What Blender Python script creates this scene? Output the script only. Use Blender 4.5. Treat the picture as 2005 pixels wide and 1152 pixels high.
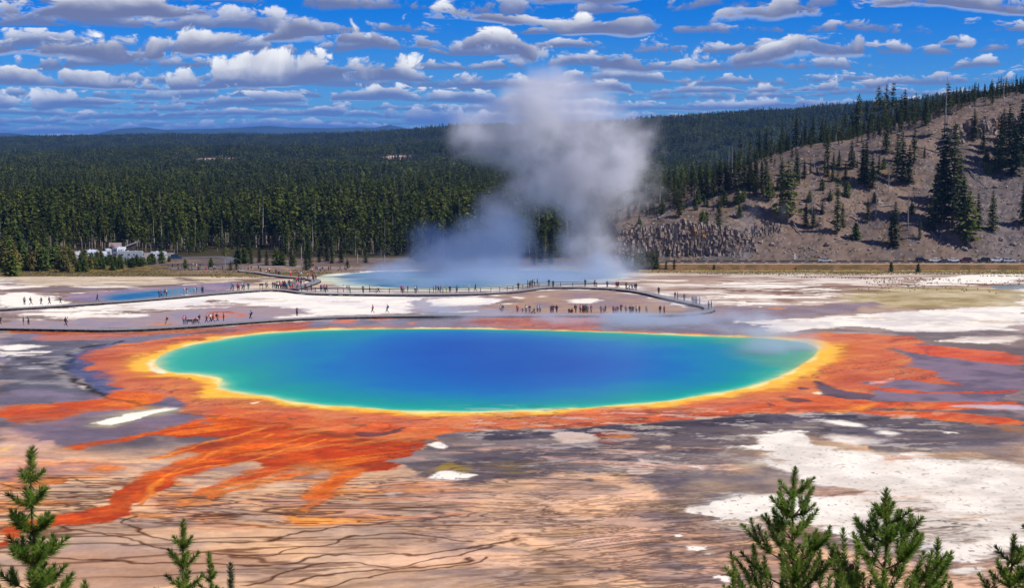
import bpy, bmesh, math, random
import numpy as np
from mathutils import Vector, Matrix, Euler

for o in list(bpy.data.objects):
    bpy.data.objects.remove(o)
SC = bpy.context.scene
COL = SC.collection
R = math.radians

# ------------------------------------------------------------------ camera
H = 34.0                      # eye height over the spring (the overlook)
F = 3000.0                    # focal length in photo pixels (photo 2005 x 1152)
PITCH = math.atan(306.0 / F)
cam = bpy.data.cameras.new('camera')
camo = bpy.data.objects.new('camera', cam)
COL.objects.link(camo)
cam.sensor_width = 36.0
cam.lens = 36.0 * F / 2005.0
cam.clip_start = 0.5
cam.clip_end = 90000.0
camo.location = (0, 0, H)
camo.rotation_euler = (math.pi / 2 - PITCH, 0, 0)
SC.camera = camo
SC.render.engine = 'CYCLES'
SC.cycles.use_denoising = True
SC.cycles.max_bounces = 6
SC.cycles.diffuse_bounces = 2
SC.cycles.glossy_bounces = 2
SC.cycles.transparent_max_bounces = 8
SC.cycles.volume_bounces = 3
SC.cycles.volume_max_steps = 256
SC.cycles.volume_step_rate = 2.0
SC.view_settings.view_transform = 'Standard'
SC.view_settings.look = 'None'
SC.view_settings.gamma = 1.0
SC.view_settings.exposure = 0.08
SC.view_settings.use_curve_mapping = False

# ------------------------------------------------------------------ light
SUN_EL, SUN_AZ = 47.0, 104.0          # azimuth clockwise from +Y (view direction): from the right, a little behind
sun = bpy.data.lights.new('sun', 'SUN')
sun.energy = 5.0
sun.angle = R(0.5)
sun.color = (1.0, 0.955, 0.89)
suno = bpy.data.objects.new('sun', sun)
COL.objects.link(suno)
sd = Vector((math.sin(R(SUN_AZ)) * math.cos(R(SUN_EL)), math.cos(R(SUN_AZ)) * math.cos(R(SUN_EL)), math.sin(R(SUN_EL))))
suno.rotation_euler = (-sd).to_track_quat('-Z', 'Y').to_euler()
suno.location = (100, -40, 200)


def S(r, g, b):
    """display sRGB 0..255 to linear"""
    return tuple(((c / 255.0) / 12.92 if c <= 10 else ((c / 255.0 + 0.055) / 1.055) ** 2.4) for c in (r, g, b))


class NT:
    """tiny node-tree writer"""
    def __init__(self, tree):
        self.t = tree
        tree.nodes.clear()

    def n(self, kind, ins=None, **props):
        nd = self.t.nodes.new(kind)
        for k, v in props.items():
            setattr(nd, k, v)
        for k, v in (ins or {}).items():
            s = nd.inputs[k]
            if isinstance(v, bpy.types.NodeSocket):
                self.t.links.new(v, s)
            else:
                s.default_value = v
        return nd

    def m(self, op, a, b=0.0, c=None, clamp=False):
        ins = {0: a, 1: b}
        if c is not None:
            ins[2] = c
        return self.n('ShaderNodeMath', ins, operation=op, use_clamp=clamp).outputs[0]

    def vm(self, op, a, b=(0, 0, 0)):
        return self.n('ShaderNodeVectorMath', {0: a, 1: b}, operation=op).outputs[0]

    def mix(self, f, a, b, blend='MIX'):
        return self.n('ShaderNodeMixRGB', {0: f, 1: a, 2: b}, blend_type=blend).outputs[0]

    def noise(self, vec, scale=1.0, detail=4.0, rough=0.55, dist=0.0, dims='3D'):
        return self.n('ShaderNodeTexNoise', {'Vector': vec, 'Scale': scale, 'Detail': detail, 'Roughness': rough, 'Distortion': dist}, noise_dimensions=dims).outputs[0]

    def smooth(self, v, a, b, lo=0.0, hi=1.0):
        return self.n('ShaderNodeMapRange', {0: v, 1: a, 2: b, 3: lo, 4: hi}, interpolation_type='SMOOTHSTEP').outputs[0]

    def link(self, a, b):
        self.t.links.new(a, b)


def c4(c):
    return (c[0], c[1], c[2], 1.0)


# ------------------------------------------------------------------ sky
world = bpy.data.worlds.new('World')
SC.world = world
world.use_nodes = True
w = NT(world.node_tree)
out = w.n('ShaderNodeOutputWorld')
skyt = w.n('ShaderNodeTexSky', sky_type='NISHITA', sun_disc=False, sun_elevation=R(SUN_EL), sun_rotation=R(SUN_AZ), altitude=2200.0, air_density=1.0, dust_density=0.2, ozone_density=3.0)
tc = w.n('ShaderNodeTexCoord')
sep = w.n('ShaderNodeSeparateXYZ', {0: tc.outputs['Generated']})
dx, dy, dz = sep.outputs
el = w.m('MAXIMUM', dz, 0.0)
# deep mountain-air blue of the polarised sky: tint of the Nishita radiance
tint = w.mix(w.smooth(el, 0.0, 0.10), (0.20, 0.50, 1.00, 1), (0.0, 0.36, 1.04, 1))
sky = w.mix(1.0, skyt.outputs[0], tint, 'MULTIPLY')


k_ = w.m('ADD', el, 0.030)
G_ = w.m('LOGARITHM', k_, math.e)


def cloud_rows(Rw, xf, lo, hi, seed, softb=0.16):
    """one deck of flat-based cumulus, seen edge-on in rows that crowd towards the horizon"""
    wob = w.noise(w.n('ShaderNodeCombineXYZ', {0: w.m('MULTIPLY', dx, 5.0), 1: w.m('MULTIPLY', G_, 1.2), 2: seed}).outputs[0], 1.0, 3.0, 0.5)
    rows = w.m('ADD', w.m('MULTIPLY', G_, Rw), w.m('ADD', w.m('MULTIPLY', wob, 3.2), seed))
    row = w.m('FLOOR', rows)
    h = w.m('SUBTRACT', rows, row)
    kr = w.m('EXPONENT', w.m('DIVIDE', w.m('SUBTRACT', row, seed + 1.1), Rw))
    X = w.m('DIVIDE', dx, kr)
    p1_ = w.n('ShaderNodeCombineXYZ', {0: w.m('ADD', w.m('MULTIPLY', X, xf), w.m('MULTIPLY', row, 13.7)), 1: w.m('MULTIPLY', row, 5.13), 2: w.m('MULTIPLY', h, 0.35)}).outputs[0]
    n1 = w.noise(p1_, 1.0, 3.0, 0.5)
    p2_ = w.n('ShaderNodeCombineXYZ', {0: w.m('MULTIPLY', X, xf * 2.6), 1: w.m('MULTIPLY', rows, 1.5), 2: seed * 3.1}).outputs[0]
    n2 = w.m('SUBTRACT', w.noise(p2_, 1.0, 8.0, 0.62, 0.4), 0.5)
    s = w.m('ADD', w.m('ADD', n1, w.m('MULTIPLY', n2, 0.78)), w.m('ADD', w.m('MULTIPLY', w.m('MULTIPLY', h, h), -0.30), bias))
    m = w.m('MULTIPLY', w.smooth(s, lo, hi), w.smooth(w.m('ADD', h, w.m('MULTIPLY', n2, 0.25)), 0.0, softb))
    lit = w.smooth(w.m('ADD', w.m('ADD', h, w.m('MULTIPLY', n2, 1.5)), w.m('MULTIPLY', w.m('SUBTRACT', s, 0.5), -1.1)), 0.08, 0.98)
    return m, lit


big_v = w.n('ShaderNodeCombineXYZ', {0: w.m('MULTIPLY', dx, 6.0), 1: w.m('MULTIPLY', el, 26.0), 2: 7.9}).outputs[0]
big = w.noise(big_v, 1.0, 2.0)
side = w.m('MULTIPLY', dx, -0.17)
low = w.smooth(el, 0.085, 0.0, 0.03, 0.10)
bias = w.m('ADD', w.m('ADD', side, low), w.m('MULTIPLY', w.m('SUBTRACT', big, 0.5), 0.25))
ma_, la_ = cloud_rows(4.6, 1.55, 0.45, 0.54, 3.0)
mb_, lb_ = cloud_rows(7.5, 2.3, 0.465, 0.56, 8.0)
shade = w.mix(w.smooth(el, 0.0, 0.06), c4(S(92, 128, 192)), c4(S(112, 122, 160)))
bright = w.mix(w.smooth(el, 0.0, 0.05), c4(S(176, 192, 228)), c4(S(255, 255, 255)))
ca_ = w.mix(la_, shade, bright); cb_ = w.mix(w.m('MULTIPLY', lb_, 0.85), shade, bright)
ccol = w.mix(ma_, cb_, ca_)
cover = w.m('MAXIMUM', ma_, w.m('MULTIPLY', mb_, 0.85))
skyb = w.n('ShaderNodeBackground', {'Color': sky, 'Strength': 0.10})
cldb = w.n('ShaderNodeBackground', {'Color': ccol, 'Strength': 0.98})
below = w.smooth(dz, 0.35, 0.12)
fac = w.m('MULTIPLY', cover, w.m('ADD', w.m('MULTIPLY', below, 0.5), 0.5))
ms = w.n('ShaderNodeMixShader', {0: w.m('MULTIPLY', fac, 0.96), 1: skyb.outputs[0], 2: cldb.outputs[0]})
w.link(ms.outputs[0], out.inputs[0])
world.cycles.sampling_method = 'MANUAL'
world.cycles.sample_map_resolution = 512

# ------------------------------------------------------------------ helpers
def ss(x, a, b):
    t = np.clip((x - a) / (b - a), 0, 1)
    return t * t * (3 - 2 * t)


def _h(ix, iy, seed):
    n = (ix.astype(np.int64) * 374761393 + iy.astype(np.int64) * 668265263 + seed * 1442695041) & 0xffffffff
    n = ((n ^ (n >> 13)) * 1274126177) & 0xffffffff
    return ((n ^ (n >> 16)) & 0xffff).astype(np.float32) / 65535.0


def vn(x, y, seed=0):
    ix = np.floor(x); iy = np.floor(y)
    fx = (x - ix).astype(np.float32); fy = (y - iy).astype(np.float32)
    fx = fx * fx * fx * (fx * (fx * 6 - 15) + 10); fy = fy * fy * fy * (fy * (fy * 6 - 15) + 10)
    a = _h(ix, iy, seed); b = _h(ix + 1, iy, seed); c = _h(ix, iy + 1, seed); d = _h(ix + 1, iy + 1, seed)
    return (a + (b - a) * fx) * (1 - fy) + (c + (d - c) * fx) * fy


def fbm(x, y, seed=0, octv=4, gain=0.55):
    s = 0; a = 1.0; t = 0
    c, sn = 0.80, 0.60
    for i in range(octv):
        s = s + a * vn(x, y, seed + i * 17); t += a; a *= gain
        x, y = (x * c - y * sn) * 2.03 + 5.2, (x * sn + y * c) * 2.03 + 1.7
    return s / t                                  # 0..1


def sbm(x, y, seed=0, octv=4, gain=0.55):
    """signed, normalised fbm, no domain rotation (keeps stretched streaks stretched)"""
    s = 0; a = 1.0; t = 0
    for i in range(octv):
        s = s + a * (vn(x, y, seed + i * 17) - 0.5); t += a * a; a *= gain
        x = x * 2.03 + 5.2; y = y * 2.03 + 1.7
    return s / math.sqrt(t) * 2.6


# ------------------------------------------------------------------ terrain height (world metres)
def U(px): return (px - 1002.5) / F
_by = [-60, 0, 78, 330, 400, 480, 560, 620, 9000, 60000]
_bz = [36, 32.2, 0, 0, -3, -8.8, -15.2, -16, -16, -16]
_cx = [25, 43, 60, 85, 109, 134, 157, 184, 211, 240, 300, 420]
_cz = [-16, -1.0, 2, 12, 20.5, 29, 31.5, 38.5, 47, 53, 62, 70]
_r1u = [U(p) for p in (-300, 0, 200, 480, 700, 900, 1200, 2400)]
_r1p = [308, 300, 290, 284, 285, 281, 276, 276]
_r2u = [U(p) for p in (-400, 0, 250, 500, 600, 750, 890, 1050, 1200, 1500, 1700, 1900, 2005, 2400)]
_r2p = [276, 268, 262, 262, 262, 255, 244, 239, 236, 214, 201, 181, 170, 150]
_r2d = [6500, 6500, 6500, 6500, 6200, 5400, 4700, 4300, 4000, 3600, 3400, 3300, 3200, 3000]


def T(x, y):
    x = np.asarray(x, dtype=np.float64); y = np.asarray(y, dtype=np.float64)
    z = np.interp(y, _by, _bz)
    # small relief on the flats so that they are not a perfect plane
    u = x / np.maximum(y, 1.0)
    # --- the hill across the flats, on the right
    road = ss(x, 22, 60) * ss(y, 573, 580) * 1.9
    zr = np.where(x > 10, z + road, z)
    zc = np.interp(x, _cx, _cz)
    n = fbm(x / 38.0, y / 38.0, 11, 4) - 0.5
    n2 = fbm(x / 9.0, y / 9.0, 12, 3) - 0.5
    yb = 597 + 14 * n * ss(x, 90, 130)
    slope = -13.9 + 0.55 * (y - yb) + 9 * n * ss(y, 600, 640) + 3.4 * n2 * ss(y, 600, 615) - 5 * np.abs(fbm(x / 16.0, y / 60.0, 14, 3) - .5) * ss(y, 604, 630) * ss(x, 84, 96)
    cz = ss(x, 38, 50) * ss(x, 98, 84)                        # bluff with the columnar cliff
    cliff = -13.9 + np.clip((y - 601) * 3.5, -5, 11.5) + 0.35 * np.maximum(y - 604, 0) * 0.5
    slope = np.where(cz > 0, slope * (1 - cz) + np.maximum(cliff, slope) * cz, slope)
    top = zc + 0.02 * (y - 690) + 5 * n + 1.2 * n2
    k = 3.0
    hmin = -k * np.log(np.exp(np.clip(-slope / k, -60, 60)) + np.exp(np.clip(-top / k, -60, 60)))
    hm = ss(x, 24, 46)
    hill = np.where(y > 592, np.maximum(zr, hmin), zr)
    z = zr * (1 - hm) + hill * hm
    # behind the crest the plateau falls back into the valley
    yc = np.interp(x, _cx, [618, 626, 636, 648, 664, 680, 686, 696, 710, 724, 742, 760])
    fall = ss(y, yc + 25, yc + 420)
    z = np.where(x > 10, z * (1 - fall) + (-16) * fall, z)
    # --- far ridges
    r1 = 34 + (270 - np.interp(u, _r1u, _r1p)) / F * 3300 - 15
    z = z + (np.maximum(r1, -16) + 16) * (0.35 * ss(y, 2400, 3300) + 0.65 * ss(y, 2700, 2780)) * (1 - 0.95 * ss(y, 3400, 4100)) + 10 * (fbm(x / 300.0, y / 300.0, 21, 3) - 0.5) * ss(y, 1800, 2800)
    rd = np.interp(u, _r2u, _r2d)
    r2 = 34 + (270 - np.interp(u, _r2u, _r2p)) / F * rd - 14
    z = z * (1 - ss(y, rd * 0.62, rd)) + r2 * ss(y, rd * 0.62, rd) + 0
    z = np.where(y > rd * 1.05, z + (-16 - z) * ss(y, rd * 1.05, rd * 1.6), z)
    return z


def ray(px, py):
    u = (px - 1002.5) / F; v = (576.0 - py) / F
    return np.array([u, math.cos(PITCH) + v * math.sin(PITCH), -math.sin(PITCH) + v * math.cos(PITCH)])


_Y = np.concatenate([np.arange(60, 900, 0.5), np.geomspace(900, 9000, 1500)])


def hit(px, py, dz=0.0):
    """the ground point (raised by dz) that shows at a photo position"""
    d = ray(px, py)
    t = _Y / d[1]
    z = H + t * d[2] - T(t * d[0], _Y) - dz
    i = np.argmax(z <= 0)
    if z[i] > 0:
        i = len(_Y) - 1
    a, b = max(i - 1, 0), i
    f = z[a] / (z[a] - z[b]) if z[a] != z[b] else 0
    y = _Y[a] + (_Y[b] - _Y[a]) * min(max(f, 0), 1)
    x = y / d[1] * d[0]
    return float(x), float(y)


def gz(x, y):
    return float(T(np.array([x]), np.array([y]))[0])


def at(px, py, Y):
    d = ray(px, py); t = Y / d[1]
    return Vector((t * d[0], Y, H + t * d[2]))


def px_to_w(pts):
    return np.array([hit(*p) for p in pts])


def chaikin(p, n=2, closed=True):
    for _ in range(n):
        if closed:
            q = np.roll(p, -1, axis=0)
            p = np.stack([p * .75 + q * .25, p * .25 + q * .75], 1).reshape(-1, 2)
        else:
            a, b = p[:-1], p[1:]
            m = np.stack([a * .75 + b * .25, a * .25 + b * .75], 1).reshape(-1, 2)
            p = np.vstack([p[:1], m, p[-1:]])
    return p


def link(o, parent=None):
    COL.objects.link(o)
    if parent is not None:
        o.parent = parent
    return o


def tag(o, label=None, cat=None, group=None, kind=None):
    if label: o['label'] = label
    if cat: o['category'] = cat
    if group: o['group'] = group
    if kind: o['kind'] = kind
    return o


def empty(name, loc=(0, 0, 0), rz=0.0):
    o = bpy.data.objects.new(name, None)
    o.empty_display_size = 0.5
    o.location = loc
    o.rotation_euler = (0, 0, rz)
    return link(o)


class MB:
    """collects faces; build() links them as one mesh object"""
    def __init__(self):
        self.v = []; self.f = []; self.mi = []; self.m = 0

    def face(self, *pts):
        i = len(self.v)
        self.v.extend([tuple(p) for p in pts])
        self.f.append(tuple(range(i, i + len(pts)))); self.mi.append(self.m)

    def mesh_part(self, verts, faces):
        i = len(self.v)
        self.v.extend([tuple(p) for p in verts])
        for f in faces:
            self.f.append(tuple(i + k for k in f)); self.mi.append(self.m)

    def box(self, cx, cy, cz, sx, sy, sz, taper=1.0, tapery=None, mat=None):
        ty = taper if tapery is None else tapery
        vs = []
        for (z, tx, t2) in ((-.5, 1, 1), (.5, taper, ty)):
            for (a, b) in ((-.5, -.5), (.5, -.5), (.5, .5), (-.5, .5)):
                p = Vector((a * sx * tx, b * sy * t2, z * sz))
                if mat is not None: p = mat @ p
                vs.append((cx + p[0], cy + p[1], cz + p[2]))
        self.mesh_part(vs, [(3, 2, 1, 0), (4, 5, 6, 7), (0, 1, 5, 4), (1, 2, 6, 5), (2, 3, 7, 6), (3, 0, 4, 7)])

    def bar(self, a, b, w, h=None):
        a = Vector(a); b = Vector(b); d = b - a
        h = w if h is None else h
        L = d.length
        if L < 1e-6: return
        d.normalize()
        s = d.cross(Vector((0, 0, 1)))
        s = Vector((1, 0, 0)) if s.length < 1e-3 else s.normalized()
        t = s.cross(d)
        vs = [p + s * (i * w / 2) + t * (j * h / 2) for p in (a, b) for (i, j) in ((-1, -1), (1, -1), (1, 1), (-1, 1))]
        self.mesh_part(vs, [(3, 2, 1, 0), (4, 5, 6, 7), (0, 1, 5, 4), (1, 2, 6, 5), (2, 3, 7, 6), (3, 0, 4, 7)])

    def tube(self, pts, rad, n=6, cap=True):
        pts = [Vector(p) for p in pts]
        vs = []; fs = []
        for i, p in enumerate(pts):
            d = (pts[min(i + 1, len(pts) - 1)] - pts[max(i - 1, 0)]).normalized()
            s = d.cross(Vector((0.13, 0.99, 0.07))).normalized(); t = s.cross(d)
            for k in range(n):
                a = 2 * math.pi * k / n
                vs.append(p + (s * math.cos(a) + t * math.sin(a)) * rad[i])
        for i in range(len(pts) - 1):
            for k in range(n):
                fs.append((i * n + k, i * n + (k + 1) % n, (i + 1) * n + (k + 1) % n, (i + 1) * n + k))
        if cap:
            fs.append(tuple(range(n))[::-1]); fs.append(tuple((len(pts) - 1) * n + k for k in range(n)))
        self.mesh_part(vs, fs)

    def mesh(self, name, mats, smooth=False):
        me = bpy.data.meshes.new(name)
        me.from_pydata(self.v, [], self.f)
        for m in (mats if isinstance(mats, (list, tuple)) else [mats]):
            me.materials.append(m)
        me.polygons.foreach_set('material_index', self.mi)
        if smooth: me.polygons.foreach_set('use_smooth', [True] * len(self.f))
        me.update()
        return me

    def build(self, name, mats, parent=None, smooth=False):
        return link(bpy.data.objects.new(name, self.mesh(name, mats, smooth)), parent)


def mat_basic(name, col, rough=0.7, spec=0.3, metal=0.0, var=0.12, scale=3.0, bump=0.0, objvar=0.0):
    m = bpy.data.materials.new(name)
    m.use_nodes = True
    t = NT(m.node_tree)
    o = t.n('ShaderNodeOutputMaterial')
    co = t.n('ShaderNodeTexCoord').outputs['Object']
    nz = t.noise(co, scale, 4.0)
    f = t.smooth(nz, 0.3, 0.7, 1 - var, 1 + var)
    if objvar:
        rnd = t.n('ShaderNodeObjectInfo').outputs['Random']
        f = t.m('MULTIPLY', f, t.m('ADD', t.m('MULTIPLY', rnd, 2 * objvar), 1 - objvar))
    c = t.n('ShaderNodeVectorMath', {0: col[:3], 'Scale': f}, operation='SCALE').outputs[0]
    b = t.n('ShaderNodeBsdfPrincipled', {'Base Color': c, 'Roughness': rough, 'Metallic': metal, 'Specular IOR Level': spec})
    if bump:
        bn = t.n('ShaderNodeBump', {'Height': nz, 'Strength': bump, 'Distance': 0.1})
        t.link(bn.outputs[0], b.inputs['Normal'])
    t.link(b.outputs[0], o.inputs[0])
    return m

# ------------------------------------------------------------------ ground sheet (fan-shaped grid, fine where the flats are)
ys = [-30.0]
while ys[-1] < 12000:
    y = ys[-1]
    if y < 95: st = 2.5
    elif y < 330: st = max(0.16, y * y / 78000.0)
    elif y < 560: st = 1.4
    elif y < 800: st = 1.1
    elif y < 1500: st = 8
    else: st = y * 0.012
    ys.append(y + st)
ys += [16000, 22000, 30000]
ys = np.array(ys)
us = np.linspace(-0.45, 0.45, 1500)
us[0], us[-1] = -0.75, 0.75
GX = (us[None, :] * (ys[:, None] + 40.0))
GY = np.repeat(ys[:, None], len(us), 1)
GZ = T(GX, GY)
nr, nc = GX.shape
X = GX.ravel(); Y = GY.ravel()
N = X.size


def A(r, g, b, k=0.95):
    return np.array(S(r, g, b), dtype=np.float32) * k


C = np.zeros((N, 3), np.float32)
WET = np.zeros(N, np.float32)

flat = (Y > 88) & (Y < 640)
fi = np.nonzero(flat)[0]
x = X[fi]; y = Y[fi]
c = np.zeros((len(fi), 3), np.float32); wt = np.zeros(len(fi), np.float32)


def mixc(c, m, col):
    return c + (np.asarray(col, np.float32) - c) * m[:, None]


def lerp2(ca, cb, t):
    return np.asarray(ca)[None, :] * (1 - t[:, None]) + np.asarray(cb)[None, :] * t[:, None]


n_big = sbm(x / 30, y / 30, 31, 4)
n_mid = sbm(x / 7, y / 7, 32, 4)
n_str = sbm(x / 16, y / 5, 33, 5, 0.6)          # streaks along the boardwalks
n_fin = sbm(x / 1.2, y / 1.2, 34, 3)
n_f2 = sbm(x / 3.0, y / 3.0, 35, 4)
n_spk = vn(x / 0.5, y / 0.9, 36)

near = lerp2(A(224, 182, 152), A(172, 144, 132), ss(n_big + 0.7 * n_mid + 0.3 * n_f2, -0.9, 1.1))
midc = lerp2(A(140, 122, 128), A(92, 84, 96), ss(n_mid + 0.5 * n_f2, -0.8, 0.9))
farc = lerp2(A(168, 150, 158), A(128, 112, 114), ss(n_str + 0.4 * n_mid, -0.8, 0.9))
yy = y + 9 * n_big
c = near
c = c + (midc - c) * ss(yy, 158, 178)[:, None]
c = c + (farc - c) * ss(yy, 225, 262)[:, None]


def sdf(poly, margin):
    """signed distance (m), positive inside; -margin far away. poly in world metres"""
    lo = poly.min(0) - margin; hi = poly.max(0) + margin
    idx = np.nonzero((x > lo[0]) & (x < hi[0]) & (y > lo[1]) & (y < hi[1]))[0]
    px_ = x[idx].astype(np.float32); py_ = y[idx].astype(np.float32)
    d2 = np.full(len(idx), 1e9, np.float32); ins = np.zeros(len(idx), bool)
    q = np.roll(poly, -1, axis=0)
    for (ax, ay), (bx, by) in zip(poly.astype(np.float32), q.astype(np.float32)):
        ex, ey = bx - ax, by - ay
        L = ex * ex + ey * ey
        if L < 1e-9: continue
        wx = px_ - ax; wy = py_ - ay
        t = np.clip((wx * ex + wy * ey) / L, 0, 1)
        np.minimum(d2, (wx - t * ex) ** 2 + (wy - t * ey) ** 2, out=d2)
        cnd = (ay > py_) != (by > py_)
        if ey != 0:
            ins ^= cnd & (px_ < (ax + (py_ - ay) * ex / ey))
    d = np.sqrt(d2)
    return idx, np.where(ins, d, -d)


def paint(pts, ca, cb=None, soft=0.8, warp=1.5, ws=6.0, op=1.0, wet=None, brk=0.0, seed=1, it=1, colnoise=None, grow=0.0):
    """lay a traced patch on the flats. brk breaks it up with noise, warp frays its outline (metres)"""
    global c, wt
    poly = chaikin(px_to_w(pts), it)
    mg = soft * 2.4 + warp * 1.9 + 1.0 + abs(grow)
    idx, d = sdf(poly, mg)
    if not len(idx): return
    X_, Y_ = x[idx], y[idx]
    d = d + grow
    if warp: d = d + warp * sbm(X_ / ws, Y_ / (ws * .8), seed * 7 + 100, 6, 0.66)
    sv = 0.35 + 2.0 * vn(X_ / 11, Y_ / 8, seed + 41) ** 2
    m = ss(d / sv, -soft, soft)
    if brk: m = m * ss(sbm(X_ / 9, Y_ / 3.2, seed * 11 + 300, 5, 0.62), brk - 0.25, brk + 0.25)
    m = m * op
    if cb is not None:
        t = ss(colnoise[idx] if colnoise is not None else (n_mid[idx] + 0.5 * n_f2[idx]), -0.8, 0.8)
        col = lerp2(ca, cb, t)
    else:
        col = np.broadcast_to(np.asarray(ca, np.float32), (len(idx), 3))
    c[idx] = c[idx] + (col - c[idx]) * m[:, None]
    if wet is not None: wt[idx] = wt[idx] + (wet - wt[idx]) * m


def stroke(pts, width, col, soft=None, warp=0.0, ws=4.0, op=1.0, wet=None, seed=1, it=2, taper=False, brk=None):
    """a line on the flats, width in metres"""
    global c, wt
    p = chaikin(px_to_w(pts), it, closed=False)
    mg = width + warp * 1.6 + 1.0
    lo = p.min(0) - mg; hi = p.max(0) + mg
    idx = np.nonzero((x > lo[0]) & (x < hi[0]) & (y > lo[1]) & (y < hi[1]))[0]
    if not len(idx): return
    X_ = x[idx]; Y_ = y[idx]
    if warp:
        WX = X_ + warp * sbm(X_ / ws, Y_ / ws, seed * 5 + 60, 3); WY = Y_ + warp * sbm(X_ / ws + 9, Y_ / ws, seed * 5 + 61, 3)
    else:
        WX, WY = X_, Y_
    d2 = np.full(len(idx), 1e9)
    for (ax, ay), (bx, by) in zip(p[:-1], p[1:]):
        ex, ey = bx - ax, by - ay; L = ex * ex + ey * ey + 1e-9
        t = np.clip(((WX - ax) * ex + (WY - ay) * ey) / L, 0, 1)
        np.minimum(d2, (WX - ax - t * ex) ** 2 + (WY - ay - t * ey) ** 2, out=d2)
    d = np.sqrt(d2)
    soft = width * 0.5 if soft is None else soft
    m = ss(d, width / 2 + soft, max(width / 2 - soft, 0)) * op
    if brk is not None: m = m * ss(sbm(X_ / 5, Y_ / 3, seed + 900, 3), brk - .3, brk + .3)
    c[idx] = c[idx] + (np.asarray(col, np.float32) - c[idx]) * m[:, None]
    if wet is not None: wt[idx] = wt[idx] + (wet - wt[idx]) * m


WHITE = A(244, 238, 240, 0.90); OFFW = A(205, 192, 192, 0.92)
LILAC = A(142, 130, 152); GREY = A(112, 104, 116); DARK = A(72, 66, 78); BROWN = A(120, 98, 90)
TAN = A(232, 186, 160); OLIVE = A(150, 135, 75)
SALM = A(206, 104, 84); SALM2 = A(222, 124, 92); ORED = A(212, 82, 16); ORNG = A(238, 116, 20); DRED = A(168, 58, 16); YEL = A(246, 186, 60); PALE = A(240, 222, 150)

# ---- far flats: sinter streaks
frac_far = ss(y, 255, 290)
wst = sbm(x / 20, y / 6.5, 41, 5, 0.62) + 0.35 * sbm(x / 60, y / 30, 42, 2)
c = mixc(c, frac_far * ss(wst, 0.25, 0.55) * 0.9, WHITE)
c = mixc(c, frac_far * ss(-wst, 0.45, 0.9) * 0.7, BROWN)
# speckled sinter with tufts near the forest edge
spk = ss(y, 395, 430) * ss(n_str + 0.5 * n_big, -0.9, 0.1)
c = mixc(c, spk * 0.75, A(206, 190, 172))
c = mixc(c, spk * ss(n_spk, 0.62, 0.8) * 0.8, A(110, 98, 76))

EXC = [(640, 541), (690, 533), (800, 530), (950, 528), (1100, 528), (1180, 532), (1215, 541), (1190, 553), (1060, 556), (980, 563), (880, 567), (780, 566), (690, 561), (655, 552)]
paint([(0, 530), (330, 525), (470, 532), (640, 545), (660, 560), (560, 566), (470, 568), (420, 560), (330, 560), (200, 560), (0, 560)], A(222, 205, 192), A(196, 178, 160), soft=3, warp=4, op=0.75, seed=2)
paint([(0, 530), (330, 525), (640, 545), (660, 560), (470, 566), (300, 560), (0, 556)], A(120, 104, 82), soft=2, warp=2, brk=0.75, op=0.75, seed=77)
for i, pl in enumerate(([(60, 565), (120, 558), (200, 566), (330, 556), (480, 548), (560, 541), (420, 552), (330, 562), (240, 566), (150, 574), (60, 573), (0, 572), (0, 567)],
                        [(340, 535), (370, 545), (385, 552), (360, 551), (345, 546), (330, 536)],
                        [(420, 556), (560, 543), (600, 540), (600, 543), (500, 552), (440, 562)])):
    paint(pl, A(128, 116, 132), A(120, 98, 84), soft=1.0, warp=2.0, seed=3 + i)
paint([(0, 578), (30, 572), (90, 578), (130, 585), (110, 597), (60, 600), (0, 604)], WHITE, soft=1.0, warp=2.0, seed=8)
paint([(120, 582), (170, 574), (250, 566), (340, 560), (440, 553), (500, 557), (470, 563), (400, 574), (330, 583), (250, 592), (160, 592)], A(166, 132, 150), A(124, 112, 142), soft=1.2, warp=1.5, wet=0.75, seed=9)
paint([(190, 581), (250, 572), (320, 567), (400, 562), (400, 570), (340, 579), (280, 587), (220, 590)], A(92, 128, 156), soft=2.5, warp=0.5, wet=0.8, seed=10)
paint([(208, 582), (250, 576), (300, 571), (335, 570), (330, 577), (290, 583), (240, 588), (215, 588)], A(16, 92, 160), A(40, 120, 176), soft=1.8, warp=0.4, wet=0.6, seed=11)
# white terrace between the two boardwalks
paint([(130, 606), (200, 597), (300, 588), (420, 577), (520, 571), (560, 572), (700, 578), (840, 577), (960, 580), (1040, 588), (940, 597), (860, 601), (815, 606), (805, 613), (600, 618), (570, 606), (470, 592), (400, 590), (420, 600), (330, 606), (180, 604)], WHITE, A(226, 222, 234, 0.90), soft=1.5, warp=3.0, ws=8, seed=12)
paint([(0, 608), (120, 604), (330, 592), (420, 596), (430, 606), (330, 616), (250, 622), (120, 628), (0, 632)], WHITE, OFFW, soft=1.2, warp=3.5, ws=9, brk=0.15, seed=13)
paint([(815, 600), (900, 585), (930, 580), (850, 578), (800, 585), (810, 600), (820, 611), (960, 611), (940, 600)], A(150, 144, 168), A(168, 160, 180), soft=1.5, warp=2.5, wet=0.6, op=0.9, seed=14)
paint([(920, 582), (1000, 572), (1100, 568), (1240, 574), (1330, 598), (1340, 612), (1240, 614), (1000, 612), (930, 606), (980, 596), (1050, 590)], A(168, 138, 120), A(142, 122, 132), soft=1.0, warp=2.0, wet=0.55, seed=15)
for i, pl in enumerate(([(1115, 592), (1135, 586), (1160, 584), (1173, 590), (1165, 596), (1140, 595)], [(985, 593), (1008, 592), (1000, 596), (985, 596)], [(955, 577), (975, 576), (990, 578), (970, 580)],
                        [(1050, 580), (1070, 578), (1062, 582)], [(1005, 582), (1028, 583), (1015, 585)], [(830, 586), (900, 581), (950, 586), (960, 592), (900, 596), (850, 594)])):
    paint(pl, WHITE, soft=0.7, warp=1.2, seed=20 + i)
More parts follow.
